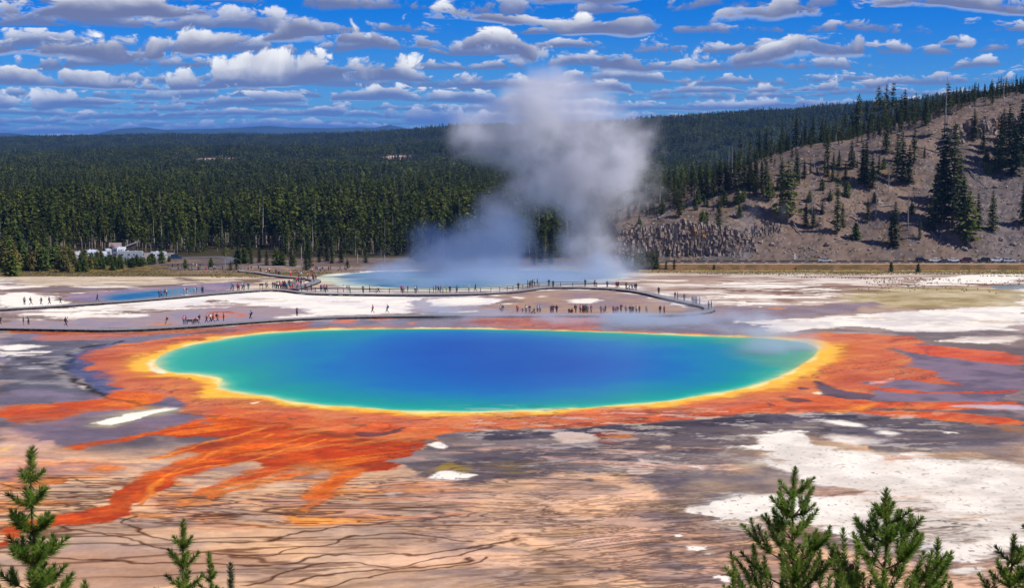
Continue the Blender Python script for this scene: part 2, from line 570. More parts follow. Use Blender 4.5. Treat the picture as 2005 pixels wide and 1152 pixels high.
paint([(430, 582), (560, 585), (780, 592), (800, 597), (640, 590), (520, 591)], A(186, 166, 160), soft=0.8, warp=1.5, brk=0.3, op=0.8, seed=26)
# strip above the near boardwalk on the left
paint([(0, 632), (110, 628), (260, 620), (420, 600), (560, 604), (600, 612), (560, 622), (470, 632), (340, 641), (220, 646), (0, 642)], A(150, 138, 160), A(162, 142, 150), soft=1.0, warp=2, wet=0.6, seed=27)
paint([(20, 610), (120, 606), (200, 612), (240, 616), (160, 620), (60, 622)], WHITE, soft=0.8, warp=3, brk=-0.1, seed=28)
paint([(220, 620), (260, 616), (295, 618), (260, 622), (230, 623)], WHITE, soft=0.6, warp=1, seed=29)
for i, pl in enumerate(([(400, 612), (440, 608), (480, 614), (490, 620), (460, 622), (470, 617), (430, 614)], [(290, 634), (320, 632), (350, 634), (330, 638)], [(380, 620), (430, 617), (455, 622), (420, 626)])):
    paint(pl, A(220, 116, 92), soft=0.8, warp=1.0, op=0.85, wet=0.6, seed=30 + i)

# ---- right far flats
paint([(1250, 545), (1330, 535), (1480, 531), (2005, 531), (2005, 604), (1700, 614), (1560, 622), (1420, 618), (1400, 598), (1330, 580), (1260, 562)], A(170, 148, 140), A(140, 116, 108), soft=1.5, warp=2, seed=40)
m_ = (ss(x, 25, 40) * ss(y, 300, 330) * ss(sbm(x / 18, y / 11, 51, 4, 0.6), 0.0, 0.3))
c = mixc(c, m_ * 0.9, A(226, 214, 216, .92))
paint([(1380, 568), (1480, 545), (1560, 552), (1640, 560), (1640, 590), (1600, 605), (1480, 604), (1420, 596), (1380, 582)], WHITE, soft=0.8, warp=2.5, ws=7, brk=0.25, seed=41)
paint([(1700, 566), (1850, 560), (2005, 566), (2005, 604), (1900, 604), (1740, 602), (1640, 590)], A(186, 172, 140), A(150, 134, 92), soft=1.5, warp=2.5, op=0.8, seed=42)
paint([(1840, 545), (1900, 538), (2005, 536), (2005, 556), (1900, 558), (1820, 560), (1760, 564), (1800, 553)], WHITE, soft=1.2, warp=2.0, seed=43)
paint([(1930, 560), (2005, 555), (2005, 567), (1950, 567)], A(110, 130, 146), soft=1.0, warp=1, wet=0.6, op=0.8, seed=44)
paint([(1330, 560), (1500, 566), (1700, 556), (1860, 552), (2005, 556), (2005, 561), (1860, 560), (1700, 570), (1600, 585), (1480, 576)], A(122, 92, 82), soft=1.0, warp=2.5, ws=9, brk=0.2, seed=45)
paint([(1340, 604), (1420, 598), (1500, 600), (1620, 596), (1690, 590), (1740, 592), (1690, 606), (1640, 616), (1500, 628), (1400, 636), (1330, 630)], A(138, 116, 118), A(152, 132, 140), soft=1.0, warp=2.0, wet=0.7, seed=46)
paint([(1490, 604), (1548, 602), (1540, 606), (1500, 606)], A(206, 140, 90), soft=0.8, warp=1, op=0.7, seed=47)
paint([(1381, 645), (1490, 633), (1599, 625), (1687, 614), (1792, 609), (1898, 603), (2005, 600), (2005, 647), (1933, 649), (1810, 652), (1652, 641), (1581, 645), (1490, 654), (1381, 654)], A(214, 208, 216, .92), WHITE, soft=1.0, warp=1.6, seed=48)
paint([(1640, 642), (1700, 640), (1740, 648), (1810, 652), (1930, 648), (2005, 647), (2005, 658), (1900, 656), (1838, 667), (1780, 664), (1700, 652)], A(112, 102, 110), A(150, 134, 136), soft=0.8, warp=1.2, wet=0.3, seed=49)
paint([(1838, 667), (1920, 661), (2005, 657), (2005, 672), (1898, 673)], OFFW, WHITE, soft=0.6, warp=1.2, seed=50)
paint([(1600, 628), (1700, 622), (1800, 628), (2005, 626), (2005, 632), (1800, 634), (1690, 628)], A(186, 168, 156), soft=1.0, warp=2.0, brk=0.4, op=0.7, seed=51)

# ---- in front of the near boardwalk
paint([(0, 645), (230, 652), (340, 648), (480, 640), (600, 630), (760, 625), (940, 621), (1380, 618), (1420, 630), (1500, 636), (1480, 662), (1200, 655), (900, 645), (640, 648), (450, 664), (320, 676), (200, 690), (130, 700), (100, 720), (0, 720)], A(132, 122, 140), A(112, 104, 118), soft=1.0, warp=2.0, wet=0.8, seed=60)
paint([(0, 644), (130, 650), (230, 653), (340, 648), (480, 638), (600, 630), (600, 634), (480, 643), (340, 655), (200, 660), (60, 656), (0, 650)], A(176, 84, 40), A(196, 112, 84), soft=0.6, warp=0.8, wet=0.8, seed=61)
paint([(50, 662), (120, 655), (250, 655), (330, 654), (280, 660), (160, 666), (80, 668)], A(206, 120, 110), soft=0.7, warp=1.2, wet=0.8, op=0.85, seed=62)
paint([(330, 662), (400, 646), (470, 642), (560, 633), (610, 630), (612, 638), (560, 648), (470, 662), (400, 668), (340, 670)], A(190, 104, 100), A(176, 96, 84), soft=0.8, warp=1.0, wet=0.85, seed=63)
paint([(360, 655), (430, 645), (465, 646), (450, 650), (400, 656)], A(90, 74, 74), soft=0.8, warp=1.0, wet=0.85, op=0.6, seed=64)
for i, pl in enumerate(([(645, 630), (680, 624), (705, 634), (690, 636), (660, 636)], [(720, 626), (750, 620), (785, 621), (770, 627), (735, 630)], [(752, 634), (768, 633), (764, 637)], [(798, 634), (812, 632), (808, 637)])):
    paint(pl, A(226, 116, 72), soft=0.7, warp=0.8, wet=0.8, seed=65 + i)
paint([(905, 630), (930, 622), (1000, 619), (1100, 618), (1180, 617), (1190, 626), (1180, 638), (1140, 646), (1060, 644), (980, 640), (930, 636)], A(206, 104, 84), A(190, 96, 88), soft=1.5, warp=1.5, wet=0.8, op=0.9, seed=70)
paint([(1080, 619), (1210, 617), (1215, 622), (1150, 626), (1090, 624)], A(214, 84, 26), soft=0.8, warp=0.8, wet=0.85, seed=71)
# left bank: dark wet clay with pale streaks
paint([(0, 662), (60, 668), (160, 668), (260, 664), (200, 682), (130, 700), (120, 730), (160, 756), (215, 778), (100, 790), (0, 800)], A(98, 96, 116), A(74, 72, 88), soft=1.0, warp=1.5, wet=0.35, seed=72)
paint([(0, 672), (40, 669), (88, 676), (60, 684), (110, 690), (50, 698), (0, 706)], WHITE, A(190, 184, 196, .92), soft=0.8, warp=1.6, brk=-0.2, seed=73)
paint([(0, 706), (60, 700), (110, 712), (120, 740), (60, 760), (0, 750)], A(196, 192, 204, .92), soft=1.0, warp=2, brk=0.75, op=0.8, seed=74)
paint([(0, 764), (90, 762), (150, 772), (200, 780), (100, 788), (0, 798)], A(122, 112, 140), A(104, 98, 120), soft=1.0, warp=1.0, wet=0.4, seed=75)

lk = ss(-x, 40, 55) * ss(y, 200, 215) * ss(y, 262, 250)
c = mixc(c, lk * ss(sbm(x / 9, y / 2.6, 660, 6, .64), .3, .9) * .5, A(176, 170, 182))
c = mixc(c, lk * ss(sbm(x / 9, y / 2.6, 661, 6, .64), .3, 1.0) * .5, A(60, 58, 68))
# ---- the mats round the spring
MAT = [(164, 714), (168, 698), (196, 684), (244, 673), (314, 663), (419, 655), (500, 645), (600, 640), (760, 641), (900, 641), (1050, 643), (1200, 648), (1350, 654), (1528, 661), (1599, 652), (1669, 654), (1771, 657), (1806, 667), (1790, 676),
       (1747, 679), (1768, 692), (1785, 713), (1740, 731), (1715, 752), (1700, 768), (1722, 787), (1690, 800), (1672, 806), (1619, 811), (1480, 808), (1445, 813), (1375, 822), (1305, 825), (1244, 830), (1174, 839), (1086, 842), (999, 838), (947, 838), (912, 845),
       (894, 858), (842, 863), (755, 864), (650, 856), (560, 850), (470, 835), (422, 818), (349, 806), (300, 800), (220, 800), (200, 782), (244, 767), (227, 749), (209, 739), (182, 728)]
paint([(124, 712), (140, 693), (168, 682), (244, 672), (260, 700), (250, 770), (216, 776), (182, 760), (150, 742), (124, 726)], A(70, 72, 110), A(96, 96, 134), soft=0.6, warp=0.6, wet=0.85, seed=80)
paint(MAT, SALM, SALM2, soft=1.4, warp=1.3, wet=0.5, seed=81)
stroke([(244, 668), (168, 681), (140, 692), (127, 706), (124, 724), (140, 742), (165, 757), (200, 772), (216, 778)], 1.3, A(44, 42, 48), warp=0.8, seed=82)
stroke([(150, 684), (118, 702), (112, 726), (125, 744), (160, 764)], 1.6, A(150, 146, 156), warp=1.0, op=0.7, seed=83, brk=-0.1)
paint([(150, 758), (165, 755), (178, 760), (170, 765), (152, 764)], OFFW, soft=0.5, warp=0.5, seed=84)
# orange band under the spring and the two flanks
paint([(420, 790), (520, 806), (640, 822), (800, 832), (1000, 834), (1200, 826), (1400, 806), (1560, 780), (1640, 772), (1722, 788), (1672, 806), (1480, 808), (1305, 825), (1100, 842), (950, 838), (842, 863), (650, 858), (480, 830)], A(222, 98, 48), A(206, 82, 42), soft=1.5, warp=1.5, wet=0.4, op=0.8, seed=85)
paint([(1590, 750), (1640, 690), (1740, 680), (1785, 713), (1740, 731), (1700, 760), (1640, 765)], A(214, 106, 80), A(200, 92, 70), soft=2.0, warp=2, wet=0.5, op=0.7, seed=86)

# ---- pool geometry
POOL_PX = [(304, 706), (330, 689), (380, 675), (450, 662), (540, 651), (640, 646), (760, 644), (900, 644), (1050, 647), (1200, 651), (1350, 657), (1480, 662), (1560, 668), (1597, 679), (1600, 691), (1580, 706), (1552, 724), (1515, 742), (1480, 755), (1420, 768),
           (1350, 780), (1250, 792), (1150, 799), (1050, 805), (900, 808), (800, 806), (698, 798), (640, 795), (611, 791), (559, 785), (517, 776), (489, 773), (450, 768), (425, 757), (440, 744), (430, 739), (384, 733), (335, 730), (312, 720)]
DEEP_PX = [(660, 700), (690, 680), (760, 660), (850, 652), (960, 652), (1080, 660), (1200, 680), (1300, 702), (1320, 722), (1270, 742), (1170, 756), (1050, 764), (920, 766), (800, 760), (720, 742), (680, 722)]
pool_w = chaikin(px_to_w(POOL_PX), 2)
deep_w = chaikin(px_to_w(DEEP_PX), 2)
idx, dp = sdf(pool_w, 26)
Xp, Yp = x[idx], y[idx]
fray = 0.9 * sbm(Xp / 4.0, Yp / 4.0, 71, 4)
# tongues of yellow run outwards from the rim
dpo = -(dp) + fray * 1.2
wide = 0.78 + 0.8 * ss(sbm(Xp / 14, Yp / 14, 72, 2), -0.8, 0.8) + 0.8 * ss(-Xp, 5, 40) + 0.9 * ss(Xp, 25, 50)
wide = wide * (1 - 0.55 * ss(Yp, 255, 272))
farrim = ss(Yp, 255, 272)[:, None]  # steam veil over the far rim is put into its colour
YELf = YEL[None, :] * (1 - .75 * farrim) + A(176, 178, 134)[None, :] * .75 * farrim
bright_rim = ss(dpo / wide, 4.2, 1.0)
c[idx] = mixc(c[idx], bright_rim * 0.9 * (1 - .6 * farrim[:, 0]), A(226, 128, 56))
c[idx] = mixc(c[idx], ss(dpo / wide, 2.4, 0.9), YELf)
c[idx] = mixc(c[idx], ss(n_fin[idx] + n_f2[idx], 0.5, 1.6) * ss(dpo / wide, 2.2, 1.0) * 0.5, A(252, 214, 96))
c[idx] = mixc(c[idx], ss(dpo, 1.0, 0.1), PALE)
wt[idx] = np.maximum(wt[idx], ss(dpo, 4, 0) * 0.6)
# water: colour by how far from the shelf and how near the vent (that is, by depth)
POOLD = np.full(len(x), -50.0, np.float32); POOLD[idx] = dp
ii = idx[dp > -0.6]; di = dp[dp > -0.6]
p_ = np.stack([x[ii], y[ii]], 1).astype(np.float32)
dd = np.full(len(ii), 1e9, np.float32); inn = np.zeros(len(ii), bool)
for (a0, b0), (a1, b1) in zip(deep_w, np.roll(deep_w, -1, axis=0)):
    ex, ey = a1 - a0, b1 - b0; L = ex * ex + ey * ey
    t = np.clip(((p_[:, 0] - a0) * ex + (p_[:, 1] - b0) * ey) / L, 0, 1)
    np.minimum(dd, (p_[:, 0] - a0 - t * ex) ** 2 + (p_[:, 1] - b0 - t * ey) ** 2, out=dd)
    cnd = (b0 > p_[:, 1]) != (b1 > p_[:, 1])
    if ey: inn ^= cnd & (p_[:, 0] < a0 + (p_[:, 1] - b0) * ex / ey)
dd = np.sqrt(dd) * np.where(inn, -1, 1)
di2 = di + 0.5 * sbm(p_[:, 0] / 5, p_[:, 1] / 5, 73, 3) + 0.25
tt = np.where(dd > 0, np.maximum(di2, 0) / (np.maximum(di2, 0) + dd), 1.0 + np.clip(-dd / 14.0, 0, 1))
tt = tt + 0.11 * sbm(p_[:, 0] / 9, p_[:, 1] / 9, 74, 5, .6) * ss(tt, .1, .5)
ramp_t = [-0.2, 0.0, 0.03, 0.07, 0.13, 0.25, 0.5, 0.8, 1.0, 1.5, 2.1]
ramp_c = np.array([A(244, 226, 150), A(236, 232, 160), A(170, 212, 150), A(84, 190, 150), A(20, 172, 148), A(0, 154, 148), A(0, 140, 160), A(0, 128, 172), A(0, 114, 178), A(0, 98, 178), A(0, 84, 172)])
wc = np.stack([np.interp(tt, ramp_t, ramp_c[:, k]) for k in range(3)], 1).astype(np.float32)
# shelf of pale green on the left and the green bay on the right, greyed in its colour for the steam above
lf = ss(-p_[:, 0], 30, 62) * (1 - ss(tt, 0.35, 0.85)); wc = wc + (np.array(A(44, 176, 150)) - wc) * (lf * 0.6)[:, None]
rt = ss(p_[:, 0] + 3 * sbm(p_[:, 0] / 9, p_[:, 1] / 9, 75, 3), 33, 45); wc = wc + (np.array(A(106, 158, 122)) - wc) * (rt * 0.7)[:, None]
wc = wc * 0.88
c[ii] = mixc(c[ii], ss(di, -0.6, 0.1), wc)
wt[ii] = np.where(di > 0, 0.35, wt[ii])

# ---- white chips, dark hooks on the mat
for i, pl in enumerate(([(287, 712), (300, 711), (302, 718), (318, 727), (322, 732), (308, 729), (292, 722)], [(487, 791), (515, 785), (500, 792)], [(1590, 770), (1640, 765), (1650, 771), (1610, 773)])):
    paint(pl, A(250, 240, 210, .85), soft=0.35, warp=0.5, seed=90 + i)
DK = A(84, 62, 80)
paint([(1588, 745), (1600, 744), (1616, 755), (1638, 764), (1687, 770), (1745, 775), (1740, 786), (1687, 784), (1640, 778), (1609, 773), (1611, 760)], DK, A(104, 84, 96), soft=0.4, warp=0.6, wet=0.5, seed=94)
for i, pl in enumerate(([(1530, 776), (1550, 778), (1590, 787), (1560, 788), (1540, 784)], [(1546, 765), (1580, 774), (1562, 772)], [(1498, 788), (1512, 790), (1524, 798), (1504, 794)], [(1562, 759), (1580, 762), (1566, 763)],
                        [(690, 845), (750, 848), (795, 835), (790, 842), (750, 856), (715, 856)], [(680, 833), (700, 831), (720, 834), (700, 836)], [(550, 815), (590, 822), (610, 810), (596, 820), (570, 824)])):
    paint(pl, DK, soft=0.3, warp=0.5, op=0.85, seed=100 + i)
stroke([(690, 845), (730, 826), (770, 830), (770, 836), (740, 850)], 0.25, DRED, warp=0.4, op=0.7, seed=110)
for i, ln in enumerate(([(330, 742), (350, 745), (385, 743)], [(310, 762), (350, 755), (385, 750), (400, 744)], [(370, 785), (385, 784), (395, 790), (380, 795), (372, 792)], [(480, 800), (505, 806), (508, 812)], [(355, 760), (330, 768), (312, 774)],
                        [(700, 818), (760, 822), (860, 822)], [(1200, 810), (1240, 806), (1290, 803)], [(1210, 819), (1260, 812), (1300, 810)], [(940, 820), (1000, 818)], [(230, 698), (270, 696)], [(320, 668), (360, 664), (420, 668), (480, 660)])):
    stroke(ln, 0.35, A(110, 50, 50), warp=0.8, ws=2, op=0.75, seed=111 + i, brk=0.0)

# ---- runoff: streams and fans
paint([(244, 766), (216, 778), (157, 785), (70, 792), (0, 800), (0, 826), (87, 824), (140, 812), (200, 802), (300, 800), (330, 780)], ORED, ORNG, soft=0.7, warp=1.0, wet=0.5, seed=120)
paint([(0, 812), (90, 806), (200, 796), (250, 800), (180, 810), (90, 830), (0, 838)], A(176, 84, 66), soft=1.0, warp=1.2, op=0.6, seed=121)
paint([(0, 838), (90, 824), (175, 802), (300, 800), (350, 808), (440, 815), (350, 838), (240, 862), (160, 878), (60, 868), (0, 860)], A(128, 108, 130), A(108, 96, 116), soft=1.0, warp=1.5, wet=0.35, seed=122)
paint([(307, 788), (335, 774), (349, 785), (357, 802), (335, 813), (300, 808), (290, 798)], A(92, 84, 110), A(120, 106, 130), soft=0.5, warp=0.8, wet=0.5, seed=123)
FAN = [(360, 806), (422, 816), (524, 824), (640, 850), (755, 864), (842, 864), (830, 880), (790, 905), (762, 921), (702, 924), (650, 950), (640, 940), (650, 922), (611, 914), (576, 920), (541, 931), (489, 946), (436, 959), (400, 968), (367, 973), (400, 955), (470, 930), (520, 912),
       (489, 904), (436, 918), (384, 925), (346, 938), (325, 956), (297, 973), (272, 994), (244, 1014), (192, 1022), (115, 1028), (42, 1040), (21, 1061), (0, 1071), (0, 1047), (35, 1026), (112, 1015), (140, 1010), (189, 994), (216, 977), (251, 945), (286, 928), (332, 921), (367, 903), (380, 890),
       (300, 900), (330, 885), (380, 872), (440, 860), (400, 855), (330, 858), (300, 850), (350, 838), (420, 826)]
paint(FAN, A(208, 80, 12), A(184, 62, 14), soft=0.6, warp=0.9, ws=5, wet=0.35, seed=124)
paint([(640, 856), (755, 864), (842, 866), (820, 888), (770, 915), (702, 922), (640, 912), (600, 890)], A(184, 60, 10), A(158, 52, 14), soft=0.8, warp=1.0, wet=0.3, seed=125)
# flow-aligned streaks inside the fan (they run from the spring towards lower left)
tx, ty = (x + 30) * 0.80 + (y - 170) * 0.60, -(x + 30) * 0.60 + (y - 170) * 0.80
stk = sbm(tx / 14, ty / 1.5, 76, 5, 0.6)
fidx, fd = sdf(chaikin(px_to_w(FAN), 1), 2.0)
fm = ss(fd, 0.0, 1.5)
c[fidx] = mixc(c[fidx], fm * ss(stk[fidx], 0.35, 1.0) * 0.7, A(240, 122, 36))
c[fidx] = mixc(c[fidx], fm * ss(-stk[fidx], 0.5, 1.1) * 0.6, A(136, 66, 50))
paint([(402, 888), (470, 866), (560, 838), (620, 846), (560, 862), (500, 880), (440, 892), (384, 912), (330, 930), (290, 955), (268, 985), (230, 1008), (150, 1018), (240, 985), (275, 945), (330, 918)], A(236, 104, 10), A(214, 82, 8), soft=0.9, warp=0.8, wet=0.4, op=0.75, seed=126)
for i, ln in enumerate(([(530, 852), (480, 868), (420, 886), (380, 905), (330, 928), (300, 945), (285, 965)], [(640, 862), (600, 872), (540, 888), (480, 902), (420, 912), (360, 922), (318, 940), (290, 965), (270, 990)], [(520, 838), (460, 858), (400, 866), (350, 884), (300, 900)],
                        [(620, 850), (560, 870), (500, 884)], [(430, 816), (370, 834), (290, 850), (220, 866), (150, 874), (110, 882)])):
    stroke(ln, 0.5, A(248, 138, 44), warp=0.5, op=0.75, seed=130 + i, wet=0.4)
stroke([(422, 818), (350, 836), (290, 850), (215, 866), (150, 876)], 1.6, ORED, warp=0.8, seed=137, op=0.9)
paint([(300, 985), (330, 970), (380, 962), (430, 962), (440, 978), (420, 992), (360, 1000), (310, 998)], A(230, 110, 50), A(240, 148, 84), soft=2.0, warp=1.6, op=0.9, seed=138)
paint([(395, 968), (470, 950), (560, 925), (640, 918), (600, 934), (520, 952), (440, 972), (400, 982)], A(212, 88, 34), soft=1.0, warp=0.9, seed=139)
stroke([(700, 925), (668, 938), (640, 955), (622, 977), (600, 1000), (585, 1012)], 1.9, A(222, 104, 36), warp=0.7, seed=140, soft=1.0)
paint([(565, 1012), (600, 1005), (680, 1008), (730, 1016), (720, 1026), (660, 1030), (590, 1028)], A(240, 138, 58), A(236, 160, 100), soft=1.3, warp=1.2, seed=141)
paint([(480, 980), (560, 972), (660, 985), (760, 1000), (740, 1012), (600, 1004), (500, 998)], A(236, 170, 110), A(206, 150, 130), soft=2.0, warp=1.5, op=0.7, seed=142)
paint([(330, 1008), (380, 1002), (430, 1004), (470, 1012), (440, 1024), (380, 1022)], A(238, 130, 66), A(232, 156, 110), soft=1.4, warp=1.0, op=0.85, seed=143)
paint([(0, 900), (60, 892), (130, 892), (230, 905), (240, 918), (160, 928), (80, 930), (0, 936)], A(232, 150, 112), A(214, 160, 140), soft=2, warp=2, op=0.85, seed=144)
paint([(150, 905), (210, 903), (250, 914), (230, 924), (170, 922)], A(226, 108, 62), soft=1.6, warp=1.2, op=0.75, seed=145)
paint([(0, 942), (60, 932), (130, 938), (100, 950), (30, 960), (0, 962)], A(240, 140, 78), soft=1.6, warp=1.2, op=0.8, seed=146)
paint([(120, 1012), (190, 1000), (150, 1022), (60, 1036), (0, 1048), (30, 1026)], A(216, 82, 34), soft=0.8, warp=0.8, seed=147)
# shelf edge: ragged dark line below the mat
stroke([(216, 779), (250, 786), (290, 795), (330, 806), (356, 812), (430, 818)], 0.9, A(120, 66, 36), warp=0.7, op=0.7, seed=148)
stroke([(560, 838), (640, 848), (700, 860), (760, 864), (850, 864)], 1.6, A(128, 62, 26), warp=0.6, op=0.8, seed=149)
# pale left foreground pans
paint([(0, 842), (40, 846), (90, 862), (120, 880), (60, 890), (0, 896)], A(210, 168, 156), A(184, 146, 140), soft=1, warp=1.0, op=0.8, seed=150)
paint([(0, 878), (20, 871), (42, 867), (30, 877), (0, 884)], A(240, 200, 130), soft=0.5, warp=0.5, seed=151)
WSTRIP = [(185, 829), (223, 816), (265, 808), (314, 799), (344, 802), (314, 809), (265, 822), (223, 833), (196, 833)]
paint(WSTRIP, A(170, 160, 130), soft=1.4, warp=1.0, grow=0.8, op=0.8, seed=152)
paint(WSTRIP, A(250, 246, 244, .90), soft=0.4, warp=0.6, seed=153)

# ---- right side streams
paint([(1740, 676), (1792, 675), (1863, 681), (2005, 690), (2005, 790), (1722, 790), (1690, 760), (1740, 731), (1790, 713), (1768, 692)], A(104, 92, 112), A(130, 112, 134), soft=0.6, warp=1.2, wet=0.55, seed=160)
paint([(1740, 678), (1792, 674), (1863, 681), (2005, 691), (2005, 719), (1933, 710), (1845, 700), (1775, 688)], A(218, 84, 40), A(226, 108, 74), soft=0.7, warp=0.9, wet=0.6, seed=161)
paint([(1680, 762), (1715, 746), (1740, 731), (1792, 716), (1827, 727), (1838, 745), (1880, 753), (1827, 752), (1760, 742), (1725, 755)], A(216, 92, 52), A(204, 110, 86), soft=0.6, warp=1.2, wet=0.5, seed=162)
for i, (pl) in enumerate(([(1697, 757), (1792, 768), (1900, 766), (2005, 764), (2005, 768), (1900, 770), (1792, 773), (1700, 763)], [(1660, 782), (1707, 786), (1829, 787), (1934, 786), (2005, 789), (2005, 806), (1900, 801), (1790, 800), (1690, 802)],
                          [(1672, 804), (1794, 806), (1900, 812), (2005, 822), (2005, 836), (1900, 828), (1800, 818), (1672, 812)])):
    paint(pl, A(206, 72, 34), A(222, 92, 44), soft=0.5, warp=0.8, wet=0.5, seed=163 + i)
paint([(1860, 795), (1920, 792), (2005, 796), (2005, 803), (1930, 801)], A(190, 170, 190), soft=0.6, warp=0.8, brk=0, seed=167)
paint([(1668, 800), (1700, 790), (1725, 789), (1700, 800), (1680, 806)], A(244, 150, 50), soft=0.5, warp=0.4, seed=168)
paint([(1560, 811), (1620, 806), (1672, 803), (1650, 810), (1600, 812)], A(238, 150, 60), soft=0.5, warp=0.6, op=0.8, brk=0.0, seed=169)
paint([(1700, 745), (1750, 738), (1770, 744), (1730, 752), (1690, 758)], A(222, 160, 160), soft=0.6, warp=0.8, brk=0.2, seed=170)
paint([(1810, 826), (1900, 832), (2005, 838), (2005, 850), (1900, 845)], A(150, 104, 70), soft=1.5, warp=1, op=0.7, seed=171)

# ---- grey country below the spring
paint([(860, 862), (912, 846), (999, 840), (1086, 844), (1174, 840), (1305, 827), (1375, 823), (1480, 809), (1620, 812), (1690, 815), (1800, 820), (2005, 840), (2005, 905), (1900, 895), (1700, 880), (1600, 850), (1480, 850), (1440, 890), (1400, 930), (1380, 960), (1300, 960), (1200, 930), (1000, 940), (880, 950), (800, 930), (790, 900), (840, 880)],
      A(128, 116, 122), A(92, 84, 96), soft=1.0, warp=2.0, seed=180, colnoise=n_str)
paint([(894, 858), (912, 846), (999, 840), (1086, 844), (1244, 831), (1375, 823), (1480, 809), (1620, 812), (1690, 815), (1600, 826), (1480, 834), (1305, 839), (1170, 862), (1069, 860), (960, 862)], A(62, 56, 68), A(86, 78, 92), soft=0.7, warp=1.0, wet=0.45, seed=181)
paint([(1174, 850), (1200, 842), (1230, 846), (1225, 862), (1200, 866), (1180, 862)], A(150, 62, 30), soft=1.2, warp=1.0, op=0.7, seed=182)
c0 = (ss(y, 150, 158) * ss(y, 196, 186) * ss(x, -12, 0) * ss(x - 0.20 * y, 20, 12))
c = mixc(c, c0 * ss(sbm(x / 4, y / 1.6, 78, 5, 0.65), 0.35, 0.9) * 0.55, OFFW)
c = mixc(c, c0 * ss(sbm(x / 3, y / 1.6, 79, 5, 0.65), 0.5, 1.0) * 0.6, A(48, 44, 52))
paint([(700, 1100), (840, 1010), (880, 960), (1000, 945), (1180, 940), (1260, 960), (1330, 1000), (1320, 1080), (1340, 1152), (1000, 1160)], TAN, A(190, 154, 142), soft=3, warp=3, op=0.6, seed=183)
paint([(880, 925), (960, 908), (1080, 912), (1220, 912), (1260, 924), (1180, 932), (1000, 930)], A(112, 96, 66), soft=1.2, warp=1.5, brk=0.1, op=0.8, seed=184)
paint([(840, 920), (870, 902), (910, 906), (918, 926), (900, 936), (860, 930)], A(136, 116, 66), soft=1.0, warp=0.8, seed=185)
for i, pl in enumerate(([(851, 931), (877, 924), (906, 929), (908, 937), (862, 940)], [(1240, 921), (1250, 905), (1258, 899), (1270, 910), (1280, 918), (1270, 928), (1250, 931)], [(1086, 855), (1110, 848), (1153, 849), (1168, 862), (1130, 868), (1105, 864)],
                        [(842, 872), (860, 868), (880, 879), (865, 884)], [(768, 970), (778, 966), (776, 973)], [(1270, 870), (1320, 868), (1340, 880), (1290, 886)])):
    paint(pl, WHITE if i in (0, 3) else A(206, 186, 184, .92), soft=0.5, warp=0.8, seed=186 + i)
# olive-brown blooms and darker braided ground toward the bottom centre/right
paint([(980, 1110), (1030, 1070), (1090, 1040), (1180, 1030), (1130, 1060), (1080, 1100), (1150, 1152), (1000, 1152)], A(132, 104, 74), soft=3, warp=3, op=0.6, brk=-0.2, seed=195)
paint([(1120, 1060), (1200, 1020), (1260, 1000), (1330, 1010), (1400, 1050), (1500, 1080), (1640, 1110), (1700, 1160), (1300, 1160), (1200, 1120)], A(128, 106, 106), A(196, 156, 140), soft=2, warp=3, op=0.75, seed=196)
paint([(600, 1152), (700, 1125), (900, 1110), (1000, 1120), (1000, 1160), (600, 1160)], A(150, 128, 124), soft=2, warp=2, op=0.6, seed=197)
paint([(60, 1085), (200, 1075), (330, 1080), (560, 1082), (540, 1105), (420, 1125), (330, 1152), (60, 1152)], A(160, 126, 114), A(178, 142, 128), soft=1.0, warp=1.2, op=0.8, seed=198)
paint([(1290, 950), (1400, 915), (1440, 905), (1420, 950), (1380, 990), (1340, 1020), (1310, 1060), (1330, 1110), (1300, 1100), (1290, 1010)], A(92, 84, 98), A(116, 106, 116), soft=1.5, warp=2, op=0.85, seed=199)

# inner life of the mats
mm = ss(c[:, 0] / (c[:, 1] + .01), 1.9, 2.6)
mv = sbm(tx / 11, ty / 4, 640, 6, .62)
c = mixc(c, mm * ss(mv, .2, 1.1) * .45, A(232, 146, 92)); c = mixc(c, mm * ss(-mv, .2, 1.1) * .5, A(160, 62, 34))
vein = np.abs(sbm(tx / 16, ty / 5, 641, 5, .6)); c = mixc(c, mm * ss(vein, .10, .02) * ss(sbm(x / 20, y / 20, 642, 2), -.2, .5) * .55, A(116, 52, 44))
# ---- the big white sheet on the right
WB = [(1455, 884), (1500, 872), (1511, 855), (1549, 851), (1584, 862), (1609, 879), (1689, 888), (1724, 897), (1829, 895), (1899, 900), (2060, 925), (2060, 1085), (1968, 1080), (1916, 1083), (1864, 1096), (1829, 1085), (1689, 1054), (1602, 1040), (1497, 1022), (1410, 1010), (1364, 1000), (1410, 977), (1462, 966), (1500, 920)]
paint(WB, A(150, 128, 112), A(124, 108, 106), soft=2.5, warp=1.5, grow=3.2, op=0.8, seed=200)
paint(WB, A(206, 188, 174), A(190, 176, 168), soft=2.0, warp=2.6, grow=1.6, brk=-.25, seed=215)
paint(WB, A(222, 214, 216, .90), WHITE, soft=1.5, warp=2.0, seed=201)
paint([(1380, 940), (1450, 925), (1500, 905), (1530, 922), (1560, 935), (1602, 948), (1640, 952), (1680, 960), (1640, 969), (1580, 969), (1500, 962), (1440, 964), (1400, 975), (1350, 985)], A(150, 130, 122), A(108, 100, 112), soft=1.2, warp=1.0, seed=202)
paint([(1612, 851), (1672, 855), (1759, 863), (1689, 874), (1637, 863)], WHITE, OFFW, soft=0.8, warp=0.8, seed=203)
for i, pl in enumerate(([(1865, 1015), (1920, 1012), (1905, 1020)], [(1870, 1036), (1935, 1030), (1910, 1040)], [(1880, 1058), (1920, 1052), (1900, 1062)])):
    paint(pl, A(170, 150, 130), soft=1.2, warp=1.0, op=0.8, brk=-0.3, seed=204 + i)
